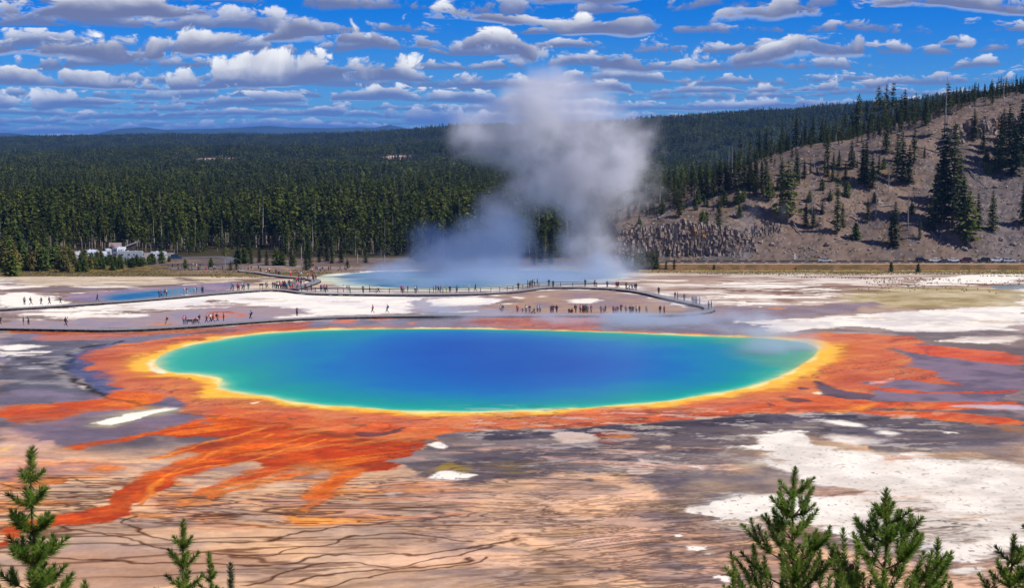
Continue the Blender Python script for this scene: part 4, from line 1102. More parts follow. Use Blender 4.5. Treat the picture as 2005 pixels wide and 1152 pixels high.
# --- the row along the crest and on the shoulder west of it
def crest(px0, px1, n, h0, h1, kinds, back, label, grp, py0=None):
    made = []
    for i in range(n):
        px = px0 + (px1 - px0) * (i + rg.uniform(.1, .9)) / n
        if py0 is None:
            # just behind the skyline of the near hill
            u = U(px); yy = np.arange(600, 900, 2.0); zz = T(u * yy, yy)
            yc = yy[np.argmax((zz - H) / yy)]
            y_ = yc + rg.uniform(-back * .5, back)
            x_ = u * y_
        else:
            x_, y_ = hit(px, np.interp(px, *py0) + rg.uniform(-back, back))
        made.append((px, tree(rg.choice(kinds), x_, y_, rg.uniform(h0, h1), label, grp, 'pine_tree')))
    for k, (_, o) in enumerate(sorted(made, key=lambda q: q[0])):
        o['label'] = '%s, %s counted from the steam' % (label, ordinal(k))
crest(1640, 1790, 17, 12, 23, ('tall', 'tall', 'slim'), 12, 'thin tall bare-stemmed pine on the hill shoulder', 'tall thin pines on the hill shoulder')
crest(1430, 1640, 14, 9, 18, ('slim', 'tall', 'fir'), 14, 'dark conifer on the falling ridge', 'conifers on the falling ridge')
crest(1800, 2030, 26, 6, 9.5, ('fir', 'slim'), 10, 'bright green spruce of the high skyline row', 'spruces along the skyline')
crest(1280, 1500, 34, 9, 16, ('tall', 'slim', 'fir'), 7, 'pine of the dense stand behind the cliff', 'pines behind the columnar cliff', ([1280, 1350, 1420, 1500], [404, 392, 376, 362]))
crest(1330, 1560, 22, 3, 7, ('young', 'fir'), 8, 'low young pine on open ground behind the cliff', 'young pines behind the columnar cliff', ([1330, 1400, 1460, 1560], [412, 404, 392, 368]))
crest(1560, 1700, 12, 4, 9, ('fir', 'slim'), 12, 'mid-size spruce on the brown slope near its crest', 'spruces near the crest of the slope', ([1560, 1620, 1700], [352, 335, 312]))
crest(1215, 1290, 10, 5, 9, ('fir', 'young'), 5, 'steam-veiled young pine at the bluff foot', 'pines beside the steam', ([1215, 1290], [527, 527]))

# --- marsh pines in the left corner of the flats, in front of the parked campers
for i in range(110):
    px = rg.uniform(-14, 318)
    back = rg.random()
    base = np.interp(px, [-20, 90, 150, 250, 320], [546, 540, 535, 528, 524]) - back * np.interp(px, [0, 130, 320], [40, 26, 12])
    x_, y_ = hit(px, base)
    hp = np.interp(px, [0, 60, 110, 150, 250, 320], [62, 62, 48, 27, 20, 24]) * rg.uniform(.7, 1.15)
    tree('marsh' if rg.random() < .62 - .5 * (px > 200) else 'young', x_, y_, hpx(y_, hp), 'yellow-green marsh pine with grey dead lower stem in front of the parked campers' if px < 200 else 'low green marsh pine between the campers and the white flats', 'marsh pines by the flats' if px < 200 else 'low marsh pines by the flats', wid=1.25)
# --- single trees between the paths and the forest edge
MID = [('young', 363, 527, 22), ('young', 413, 523, 20), ('tall', 441, 525, 60), ('broad', 452, 530, 22), ('broad', 463, 529, 20), ('young', 467, 517, 36), ('young', 478, 516, 34), ('fir', 492, 517, 36), ('fir', 508, 514, 36), ('fir', 522, 519, 34), ('young', 541, 520, 36), ('young', 553, 520, 30),
       ('fir', 570, 521, 36), ('fir', 599, 530, 44), ('broad', 606, 526, 34), ('young', 575, 522, 24), ('broad', 680, 526, 22), ('fir', 487, 497, 44), ('young', 331, 513, 14), ('fir', 650, 516, 34), ('fir', 668, 514, 40), ('tall', 700, 516, 70), ('fir', 716, 515, 36), ('tall', 753, 516, 52), ('broad', 820, 517, 60),
       ('fir', 835, 512, 44), ('fir', 640, 512, 46), ('fir', 625, 514, 36), ('tall', 590, 508, 80), ('fir', 604, 506, 50), ('slim', 560, 500, 56), ('fir', 890, 510, 60), ('fir', 1060, 515, 62), ('fir', 1046, 520, 46), ('fir', 1078, 518, 50)]
LAB = {'young': 'bushy young pine between sandy path and forest', 'tall': 'taller bare-stemmed pine between path and forest', 'broad': 'round broad pine near the visitors by the steaming pool', 'fir': 'dark spruce at the sandy edge of the forest', 'slim': 'slim spruce at the sandy edge of the forest'}
nk = {}
for kd, px, py, hp in sorted(MID, key=lambda q: q[1]):
    x_, y_ = hit(px, py); nk[kd] = nk.get(kd, -1) + 1
    tree(kd, x_, y_, hpx(y_, hp), LAB[kd] + ', %s from the campers' % ordinal(nk[kd]), 'trees between path and forest: ' + kd, wid=1.1)

# --- dead trees and fallen logs on the hill
DEADS = [(3, 1595, 330, 44, 'pale dead snag leaning on the hillside near its crest'), (1, 1850, 300, 150, 'bare grey spire rising above the crest behind the middle clump'), (1, 1965, 205, 62, 'bare dead spire on the skyline beside the highest spruce'),
         (2, 1715, 425, 62, 'forked black dead pine with two limbs on the brown slope'), (0, 1740, 380, 55, 'dead branchy tree with pale top beside the pale gully'), (1, 1778, 450, 90, 'thin bare dead trunk standing by the middle clump'), (0, 1590, 425, 70, 'leafless grey pine beside the squat spruce'),
         (1, 1868, 432, 50, 'white bare trunk in front of the middle clump'), (2, 1543, 432, 50, 'dead lower limbs around the large crooked pine'), (1, 1944, 440, 36, 'short bare trunk behind the lone scree spruce'), (1, 1844, 462, 22, 'broken dark stump low on the slope'), (1, 1935, 245, 30, 'short pale stump on the rim above the outcrop'),
         (3, 1425, 345, 60, 'leaning white dead trunk in the stand behind the cliff'), (1, 1433, 360, 80, 'straight grey dead trunk in the stand behind the cliff'), (0, 1675, 425, 36, 'small dead bush-like tree mid slope'), (0, 1926, 300, 60, 'dead grey tree in front of the black outcrop')]
for i, px, py, hp, lab in DEADS:
    x_, y_ = hit(px, py)
    dead(i, x_, y_, hpx(y_, hp), lab)
LOGS = [((1870, 265), (1893, 318), .45, 'long pale log lying down the slope below the outcrop'), ((1893, 330), (1930, 366), .4, 'grey log pointing into the shaded grove'), ((1598, 400), (1632, 414), .4, 'dark log lying across the brown slope'), ((1595, 318), (1609, 352), .35, 'pale log standing askew on the rocky crest'),
        ((1664, 388), (1677, 368), .3, 'short white log below the compact spruce'), ((1550, 432), (1573, 470), .4, 'dark log slanting down the bare gully'), ((1501, 455), (1519, 478), .28, 'thin black log above the road'), ((1905, 344), (1940, 334), .4, 'white forked log under the shaded grove'), ((1872, 320), (1905, 326), .3, 'thin grey log under the outcrop'),
        ((1723, 405), (1752, 402), .5, 'broken log beside the forked dead pine'), ((1768, 468), (1802, 478), .55, 'thick weathered log at the foot of the twin-topped spruce'), ((1728, 438), (1738, 432), .35, 'short stump log on the slope'), ((1840, 470), (1846, 455), .3, 'white split log near the broken stump'), ((1820, 450), (1836, 472), .3, 'grey log west of the split one'),
        ((1284, 432), (1310, 415), .35, 'long thin white log on the cliff top'), ((1461, 400), (1475, 422), .25, 'dark stick on the grey soil'), ((1885, 258), (1935, 232), .35, 'pale log along the rim over the outcrop'), ((1672, 425), (1678, 395), .25, 'thin bent dead stem mid slope'), ((1790, 385), (1800, 395), .4, 'grey log in the pale gully')]
for (a, b, w_, lab) in LOGS:
    xa, ya = hit(*a); xb, yb = hit(*b)
    A_, B_ = Vector((xa, ya, gz(xa, ya) + .2)), Vector((xb, yb, gz(xb, yb) + .3))
    m_ = MB(); mid = (A_ + B_) / 2; d = (B_ - A_)
    if d.length > 22: B_ = A_ + d * (22 / d.length); d = B_ - A_; mid = (A_ + B_) / 2
    m_.tube([A_ - mid, A_ * .5 + B_ * .5 - mid + Vector((0, 0, .06 * w_)), B_ - mid], [w_ * .6, w_ * .45, w_ * .2], 7)
    for k in range(5):
        p = A_ - mid + d * rg.uniform(.3, .95)
        m_.bar(p, p + Vector((rg.uniform(-1, 1), rg.uniform(-1, 1), rg.uniform(.1, .9))) * rg.uniform(.6, 1.6), .07)
    o = m_.build('fallen_log', M_DEAD, smooth=False); o.location = mid
    tag(o, lab, 'log', 'fallen logs on the hillside')

# --- forest: one mass, instanced
def proto(name, me):
    return bpy.data.objects.new(name, me)


def join_mesh(name, parts, leaf=None):
    """parts: (MB crown, MB trunk) pairs with offset and scale, into one two-material mesh"""
    b = MB()
    for (cr, tr), (ox, oy), s in parts:
        for src, mi in ((cr, 0), (tr, 1)):
            i = len(b.v)
            b.v.extend([(p[0] * s * 1.0 + ox, p[1] * s + oy, p[2] * s) for p in src.v])
            b.f.extend([tuple(i + k for k in f) for f in src.f]); b.mi.extend([mi] * len(src.f))
    return b.mesh(name, [leaf or M_PINE, M_PALETRUNK])


protos = []
for i in range(4):
    protos.append(proto('forest_tree', join_mesh('forest_tree', [(conifer_geo(rg, whorls=17, nb=5, cards=2, r=0.115, bare=0.40, power=0.6, card=0.075, ragged=0.55, gap=0.15, trunk_r=0.010), (0, 0), 1.0)])))
for i in range(2):
    protos.append(proto('forest_fir', join_mesh('forest_fir', [(conifer_geo(rg, whorls=18, nb=6, cards=2, r=0.15, bare=0.08, power=0.8, card=0.07, ragged=0.4, gap=0.05, trunk_r=0.01), (0, 0), 1.0)], M_FIR)))
for i in range(3):   # far clumps of eight crowns
    pp = []
    for k in range(9):
        pp.append((conifer_geo(rg, whorls=8, nb=4, cards=1, r=0.17, bare=0.25, power=0.75, card=0.16, ragged=0.3), (rg.uniform(-.9, .9), rg.uniform(-.9, .9)), rg.uniform(.75, 1.1)))
    protos.append(proto('forest_clump', join_mesh('forest_clump', pp, M_FIR if i == 2 else None)))
protos.append(proto('forest_snag', join_mesh('forest_snag', [(conifer_geo(rg, whorls=6, nb=3, cards=1, r=0.06, bare=0.6, power=0.5, card=0.035, gap=0.3, trunk_r=0.011), (0, 0), 1.0)])))

rs = np.random.RandomState(7)


def scatter(y0, y1, spacing, umax=0.40, umin=-0.40):
    """jittered grid in the view wedge"""
    xs = np.arange(umin * y1, umax * y1, spacing); yv = np.arange(y0, y1, spacing)
    gx, gy = np.meshgrid(xs, yv)
    gx = gx + rs.uniform(-.5, .5, gx.shape) * spacing * .95; gy = gy + rs.uniform(-.5, .5, gy.shape) * spacing * .95
    k = (gx > umin * gy - 10) & (gx < umax * gy + 10)
    return gx[k], gy[k]


def in_poly(x_, y_, poly):
    ins = np.zeros(len(x_), bool); q = np.roll(poly, -1, axis=0)
    for (ax, ay), (bx, by) in zip(poly, q):
        if by == ay: continue
        ins ^= ((ay > y_) != (by > y_)) & (x_ < ax + (y_ - ay) * (bx - ax) / (by - ay))
    return ins


# where no tree stands: the parking, the clearings, the upper road
def upper(px, py): return hit(px, py)
ROADC = [(338, 447), (352, 440), (372, 432), (400, 424), (430, 418), (458, 414), (520, 411)]
road2 = px_to_w(ROADC)
CLEAR = [px_to_w([(100, 530), (100, 500), (160, 492), (215, 492), (330, 494), (345, 500), (350, 530)]),
         px_to_w([(325, 535), (340, 500), (440, 500), (475, 486), (540, 488), (548, 505), (600, 514), (720, 516), (860, 520), (860, 540)])]
PX, PY, PK, PS, PR = [], [], [], [], []
for (y0, y1, sp, ks, h0, h1) in ((560, 900, 5.2, (0, 1, 2, 3, 4, 5), 13, 21), (900, 1400, 7.0, (0, 1, 2, 3, 4, 5), 13, 20), (1400, 2400, 20, (6, 7, 8), 13, 18), (2400, 4000, 27, (6, 7, 8), 13, 17), (4000, 7200, 42, (6, 7, 8), 14, 18)):
    gx, gy = scatter(y0, y1, sp)
    hgt = rs.uniform(h0 * .72, h1 * 1.12, len(gx)) * (0.75 + 0.5 * vn(gx / 60, gy / 60, 8))
    pn = vn(gx / 90, gy / 140, 61)
    kk = rs.choice(ks[:4] if len(ks) > 3 else ks[:2], len(gx))
    kk = np.where(rs.rand(len(gx)) < np.clip((pn - .35) * 2.2, .05, .85), rs.choice(ks[4:] if len(ks) > 3 else ks[2:], len(gx)), kk)
    if y0 < 1300: kk = np.where(rs.rand(len(gx)) < .07, 9, kk)
    if y0 < 900:
        edge_y = np.interp(gx / gy, [U(-100), U(0), U(150), U(330), U(470), U(600), U(720), U(860), U(1230)], [560, 590, 640, 645, 690, 640, 650, 640, 640])
        keep = gy > edge_y + 14 * (vn(gx / 12, gy / 12, 9) - .5)
        for pl in CLEAR: keep &= ~in_poly(gx, gy, pl)
        # distance to the upper road, wider on the side towards the viewer so the road can be seen
        rx = np.interp(gy, road2[:, 1][np.argsort(road2[:, 1])], road2[:, 0][np.argsort(road2[:, 1])])
        front = (gx / gy > U(330)) & (gx / gy < U(452)) & (gy > road2[:, 1].min() - 48) & (gy < road2[:, 1].max() + 60)
        dr = np.full(len(gx), 1e9)
        for (a, b) in zip(road2[:-1], road2[1:]):
            e = b - a; L = (e ** 2).sum()
            t = np.clip(((gx - a[0]) * e[0] + (gy - a[1]) * e[1]) / L, 0, 1)
            dr = np.minimum(dr, np.hypot(gx - a[0] - t * e[0], gy - a[1] - t * e[1]))
        keep &= ~((dr < 9))
        tall_front = front & (dr < 70) & (gx / gy > U(372))
        rim = np.clip((gy - edge_y) / 60, 0, 1)
        hgt *= 0.55 + 0.45 * rim
        small = front & (gy < np.interp(gx, road2[:, 0], road2[:, 1]))
        # low growth only in front of the open curve
        hgt = np.where(small & (dr < 60), np.minimum(hgt, 2.5 + dr * .12), hgt)
        kk = np.where((rim < .35) & (rs.rand(len(gx)) < .6), rs.choice((4, 5), len(gx)), kk)
    else:
        keep = np.ones(len(gx), bool)
    # the right part belongs to the hill
    crest_x = 24 + np.clip(gy - 620, 0, 60) * 0.0
    if y0 < 1500:
        onhill = (gx > 28) & (gy < 900)
        u_ = gx / gy
        crestd = np.interp(gx, [28, 60, 85, 109, 134, 157, 184, 211, 240, 300], [624, 640, 655, 672, 684, 688, 702, 716, 728, 745])
        keep &= ~(onhill & ((gy < crestd + 3) | (rs.rand(len(gx)) > np.interp(gx, [28, 100, 150, 190], [.9, .25, .4, .9]))))
        hgt = np.where(onhill, hgt * np.interp(gx, [28, 60, 120, 180, 240], [.6, .4, .34, .38, .42]), hgt)
        kk = np.where(onhill, rs.choice((4, 5), len(gx)), kk)
    if y0 >= 1400:
        zz = T(gx, gy)
        # bare benches on the first ridge
        for (bx0, bx1) in ((371, 470), (745, 810), (60, 170)):
            yb = 2760; b0, b1 = U(bx0) * yb, U(bx1) * yb
            keep &= ~((gx > b0 + 20 * rs.rand(len(gx))) & (gx < b1 - 20 * rs.rand(len(gx))) & (gy > 2640) & (gy < 2830) & (rs.rand(len(gx)) > .12))
        rd = np.interp(gx / gy, _r2u, _r2d)
        keep &= gy < rd * 1.04
        kscale = hgt
    gx, gy, hgt, kk = gx[keep], gy[keep], hgt[keep], kk[keep]
    PX.append(gx); PY.append(gy); PK.append(kk); PS.append(hgt); PR.append(rs.uniform(0, 6.28, len(gx)))
PX, PY, PK, PS, PR = map(np.concatenate, (PX, PY, PK, PS, PR))
PZ = T(PX, PY) - 0.3
print('forest points', len(PX), 'single pines', n_pines)
def scatter_object(name, P, kinds_, sizes, turns, protos, label):
    fm_ = bpy.data.meshes.new(name)
    fm_.vertices.add(len(P))
    fm_.vertices.foreach_set('co', P.astype(np.float32).ravel())
    for nm, arr, ty in (('kind', kinds_.astype(np.int32), 'INT'), ('size', sizes.astype(np.float32), 'FLOAT'), ('turn', turns.astype(np.float32), 'FLOAT')):
        a = fm_.attributes.new(nm, ty, 'POINT'); a.data.foreach_set('value', arr)
    fobj = link(bpy.data.objects.new(name, fm_))
    tag(fobj, label, kind='stuff')
    ng = bpy.data.node_groups.new(name + '_scatter', 'GeometryNodeTree')
    ng.interface.new_socket('Geometry', in_out='INPUT', socket_type='NodeSocketGeometry')
    ng.interface.new_socket('Geometry', in_out='OUTPUT', socket_type='NodeSocketGeometry')
    gn = ng.nodes
    gi = gn.new('NodeGroupInput'); go = gn.new('NodeGroupOutput')
    g2i = gn.new('GeometryNodeGeometryToInstance')
    for p in protos[::-1]:
        oi = gn.new('GeometryNodeObjectInfo'); oi.inputs['Object'].default_value = p; oi.inputs['As Instance'].default_value = True
        ng.links.new(oi.outputs['Geometry'], g2i.inputs[0])
    iop = gn.new('GeometryNodeInstanceOnPoints')
    ng.links.new(gi.outputs[0], iop.inputs['Points'])
    ng.links.new(g2i.outputs[0], iop.inputs['Instance'])
    iop.inputs['Pick Instance'].default_value = True
    def nattr(nm, ty):
        a = gn.new('GeometryNodeInputNamedAttribute'); a.data_type = ty; a.inputs['Name'].default_value = nm
        return a.outputs['Attribute']
    ng.links.new(nattr('kind', 'INT'), iop.inputs['Instance Index'])
    cx = gn.new('ShaderNodeCombineXYZ'); ng.links.new(nattr('turn', 'FLOAT'), cx.inputs[2])
    ng.links.new(cx.outputs[0], iop.inputs['Rotation'])
    ng.links.new(nattr('size', 'FLOAT'), iop.inputs['Scale'])
    ng.links.new(iop.outputs[0], go.inputs[0])
    mod = fobj.modifiers.new('scatter', 'NODES'); mod.node_group = ng


scatter_object('forest', np.stack([PX, PY, PZ], 1), PK, PS, PR, protos, 'dense dark green lodgepole forest filling the plain and far ridges')
# loose stones and brushwood over the slope, tufts on the dry edges of the flats
def stone():
    b_ = bmesh.new(); bmesh.ops.create_icosphere(b_, subdivisions=1, radius=.5)
    for v in b_.verts: v.co *= rg.uniform(.7, 1.2); v.co.z *= .6
    me_ = bpy.data.meshes.new('stone'); b_.to_mesh(me_); b_.free(); me_.materials.append(M_STONE); return me_
M_STONE = mat_basic('slope_stone', (.25, .215, .195), .95, .1, var=.3, scale=2, objvar=.55)
M_TUFT = mat_basic('dry_tuft', (.27, .21, .10), .9, .1, var=.3, scale=5, objvar=.45)
def stick():
    b_ = MB()
    for k in range(5):
        a = rg.uniform(0, 6.28); L = rg.uniform(.5, 2.2); c_ = Vector((rg.uniform(-.5, .5), rg.uniform(-.5, .5), .1))
        b_.bar(c_, c_ + Vector((math.cos(a) * L, math.sin(a) * L, rg.uniform(0, .35))), .07)
    return b_.mesh('brushwood', M_DEAD)
def tuft(mat):
    b_ = MB()
    for k in range(26):
        a = rg.uniform(0, 6.28); c_ = Vector((rg.uniform(-.25, .25), rg.uniform(-.25, .25), 0)); e = c_ + Vector((math.cos(a) * .25, math.sin(a) * .25, rg.uniform(.3, .6)))
        s_ = Vector((-math.sin(a), math.cos(a), 0)) * .05
        b_.face(c_ - s_, c_ + s_, e)
    return b_.mesh('tuft', mat)
lp = [proto('stone', stone()) for _ in range(3)] + [proto('brushwood', stick()) for _ in range(2)] + [proto('tuft', tuft(M_TUFT)), proto('green_tuft', tuft(M_YOUNG))]
n_ = 9000
hx_ = rs.uniform(44, 300, n_); hy_ = rs.uniform(597, 745, n_)
crd = np.interp(hx_, _cx, [618, 626, 636, 648, 664, 680, 686, 696, 710, 724, 742, 760])
dn = vn(hx_ / 14, hy_ / 14, 71)
kp = (hy_ < crd + 12) & (hx_ < .36 * hy_) & (rs.rand(n_) < .25 + dn)
hx_, hy_ = hx_[kp], hy_[kp]; m_n = len(hx_)
kk_ = rs.choice([0, 1, 2, 0, 1, 2, 3, 4, 5, 6], m_n)
sz_ = np.where(kk_ < 3, rs.uniform(.25, .9, m_n) ** 1.6 * 1.7, rs.uniform(.6, 1.5, m_n))
scatter_object('rubble', np.stack([hx_, hy_, T(hx_, hy_) + .05], 1), kk_, sz_, rs.uniform(0, 6.28, m_n), lp, 'loose stones, brushwood and dry tufts strewn over the hillside')
n_ = 26000
fx_ = rs.uniform(-.40, .40, n_); fy_ = 330 + 245 * np.sqrt(rs.rand(n_)); fx_ = fx_ * fy_
dn = vn(fx_ / 25, fy_ / 18, 72)
kp = ((fy_ > 540) & (rs.rand(n_) < .9)) | ((fy_ > 420) & (dn > .5) & (fx_ < -62)) | ((fx_ > 80) & (dn > .55) & (fy_ > 335) & (fy_ < 470)) | ((fx_ > 60) & (fy_ > 480) & (dn > .45))
kp &= ~((fx_ > -55) & (fx_ < 32) & (fy_ < 565)) & ~((fx_ > -150) & (fx_ < -45) & (fy_ > 300) & (fy_ < 400))
fx_, fy_ = fx_[kp], fy_[kp]; m_n = len(fx_)
scatter_object('grass', np.stack([fx_, fy_, T(fx_, fy_)], 1), rs.choice([5, 5, 5, 6], m_n), rs.uniform(.25, .7, m_n), rs.uniform(0, 6.28, m_n), lp, 'dry grass tufts along the far edge of the white flats')

# ------------------------------------------------------------------ far blue mountains
def ridge_mesh(name, pts, Yd, depth, base_px, matl):
    """a mountain range: crest from traced skyline heights, with a long slope to the front and the back"""
    px = np.linspace(pts[0][0], pts[-1][0], 160)
    top = np.interp(px, [p[0] for p in pts], [p[1] for p in pts]) + 0.5 * (np.array([vn(np.array([a / 14.0]), np.array([3.0]), 5)[0] for a in px]) - .5)
    b = MB(); rows = 14; vs = []
    for j in range(rows + 1):
        f = j / rows
        for i, p in enumerate(px):
            yd = Yd + depth * (f - 0.5) * 2
            k = max(0.0, 1 - abs(f - 0.5) * 2) ** 0.8
            zc_ = H + (270 - top[i]) / F * Yd
            z = -17 + (zc_ + 17) * k * (0.9 + 0.1 * math.sin(i * .31 + j * 1.3) if 0 < k < 1 else 1)
            vs.append(((p - 1002.5) / F * Yd, yd, z))
    n = len(px)
    fs = [(j * n + i, j * n + i + 1, (j + 1) * n + i + 1, (j + 1) * n + i) for j in range(rows) for i in range(n - 1)]
    b.mesh_part(vs, fs)
    return b.build(name, matl, smooth=True)
M_FAR = mat_basic('far_woods', (0.035, 0.055, 0.04), 0.95, 0.0, var=0.3, scale=0.002)
mt = ridge_mesh('mountains', [(150, 270), (205, 259), (240, 252), (290, 249), (325, 254), (400, 252.5), (470, 250), (530, 246), (575, 250), (650, 250.5), (700, 249), (735, 250), (765, 244), (795, 251), (850, 263), (900, 270)], 23000, 3500, 268, M_FAR)
tag(mt, 'low blue mountains on the horizon', kind='structure')
mt2 = ridge_mesh('mountains', [(-400, 262), (-100, 258), (20, 260), (60, 264), (120, 270)], 21000, 3000, 268, M_FAR)
tag(mt2, 'low blue mountain end on the horizon', kind='structure')

# ------------------------------------------------------------------ rock: the columnar cliff above the road and the black outcrop
M_ROCK = bpy.data.materials.new('lava_rock'); M_ROCK.use_nodes = True
t = NT(M_ROCK.node_tree)
o_ = t.n('ShaderNodeOutputMaterial'); co_ = t.n('ShaderNodeNewGeometry').outputs['Position']
n1 = t.noise(co_, 0.9, 6.0, 0.65); n2 = t.noise(co_, 0.16, 3.0)
cc = t.mix(t.smooth(n1, 0.35, 0.68), c4((0.10, 0.078, 0.066)), c4((0.36, 0.285, 0.24)))
cc = t.mix(t.smooth(n2, 0.55, 0.72), cc, c4((0.27, 0.15, 0.075)))
bs = t.n('ShaderNodeBsdfPrincipled', {'Base Color': cc, 'Roughness': 0.95, 'Specular IOR Level': 0.1})
bn = t.n('ShaderNodeBump', {'Height': n1, 'Strength': 0.8, 'Distance': 0.4}); t.link(bn.outputs[0], bs.inputs['Normal'])
t.link(bs.outputs[0], o_.inputs[0])
rc = random.Random(11)


def cliff(name, path, ztop, zbot, cw, rows, label, jit=0.5, lean=0.25):
    """broken rock columns standing side by side, several courses high"""
    b = MB()
    L = 0; segs = []
    for (a, c_) in zip(path[:-1], path[1:]):
        l = math.hypot(c_[0] - a[0], c_[1] - a[1]); segs.append((a, c_, l)); L += l
    n = int(L / cw * 1.7)
    for i in range(n):
        s = (i + .5) / n * L
        for a, c_, l in segs:
            if s <= l: break
            s -= l
        f = s / l; cx_, cy_ = a[0] + (c_[0] - a[0]) * f, a[1] + (c_[1] - a[1]) * f
        g = i / n
        zt = ztop(g) + rc.uniform(-1.6, .3) * vn(np.array([i * .21]), np.array([1.0]), 3)[0]; zb = zbot(g) - 1.0
        z = zb; k = 0
        while z < zt:
            h = (zt - zb) / rows * rc.uniform(.5, 1.6)
            t_ = (z - zb) / max(zt - zb, 1)
            for q in range(2):
                w_ = cw * rc.uniform(.7, 1.9)
                yy_ = cy_ + lean * (z - zb) * .55 + rc.uniform(-jit, jit) + q * .6
                rot = Matrix.Rotation(rc.uniform(0, 1.5), 3, 'Z') @ Matrix.Rotation(rc.uniform(-.3, .3), 3, 'X') @ Matrix.Rotation(rc.uniform(-.25, .25), 3, 'Y')
                b.box(cx_ + rc.uniform(-.8, .8) * cw, yy_, z + h / 2, w_, w_ * rc.uniform(.8, 1.4), h * 1.05, rc.uniform(.6, 1.0), mat=rot)
            z += h; k += 1
    o = b.build(name, M_ROCK)
    return tag(o, label, 'cliff' if 'cliff' in name else 'rock outcrop')


cliff('rock_cliff', [(41, 598.5), (48, 599.5), (60, 600.5), (75, 600.5), (88, 601), (96, 603)], lambda g: float(np.interp(g, [0, .1, .5, .8, 1], [-5, -2.0, -0.3, -2.0, -7])), lambda g: -13.9, 0.85, 8, 'dark brown cliff of broken rock columns above the start of the road')
oa = [hit(1868, 288), hit(1900, 280), hit(1940, 272), hit(1980, 270), hit(2030, 268)]
cliff('rock_outcrop', [(a, b_ + 3) for a, b_ in oa], lambda g: gz(*oa[min(int(g * 5), 4)]) + 8.5, lambda g: gz(*oa[min(int(g * 5), 4)]) - 2, 1.3, 5, 'black rock outcrop with vertical cracks under the skyline spruces', 1.0, .4)
ob = [hit(1440, 478), hit(1470, 470), hit(1500, 462), hit(1530, 458)]
cliff('rock_outcrop', [(a, b_ + 1) for a, b_ in ob], lambda g: gz(*ob[min(int(g * 4), 3)]) + 3.0, lambda g: gz(*ob[min(int(g * 4), 3)]) - 1, .8, 3, 'pale grey rocky ledge at the bottom of the gully east of the cliff', .8, .4)
# boulders on the slope
BOUL = [(1950, 367), (1842, 468), (1860, 465), (1948, 365), (1475, 470), (1490, 475), (1512, 480), (1595, 350), (1612, 345), (1580, 340), (1660, 300), (1680, 285), (1460, 405), (1750, 300), (1985, 480), (1960, 470), (1702, 490), (1620, 480), (1550, 490), (1890, 490), (1815, 420), (1800, 400), (1790, 440), (1652, 410), (1605, 440), (1712, 340), (1745, 320), (1975, 400), (1925, 410), (1568, 400)]
for px, py in BOUL:
    x_, y_ = hit(px, py); s = rc.uniform(.5, 1.3)
    bmx = bmesh.new(); bmesh.ops.create_icosphere(bmx, subdivisions=2, radius=s)
    for v in bmx.verts:
        v.co *= 1 + rc.uniform(-.22, .22); v.co.z *= .7
    me_ = bpy.data.meshes.new('boulder'); bmx.to_mesh(me_); bmx.free(); me_.materials.append(M_ROCK)
    o = link(bpy.data.objects.new('boulder', me_)); o.location = (x_, y_, gz(x_, y_) + s * .15)
    tag(o, 'dark boulder lying on the brown hillside', 'boulder', 'boulders strewn over the hillside')

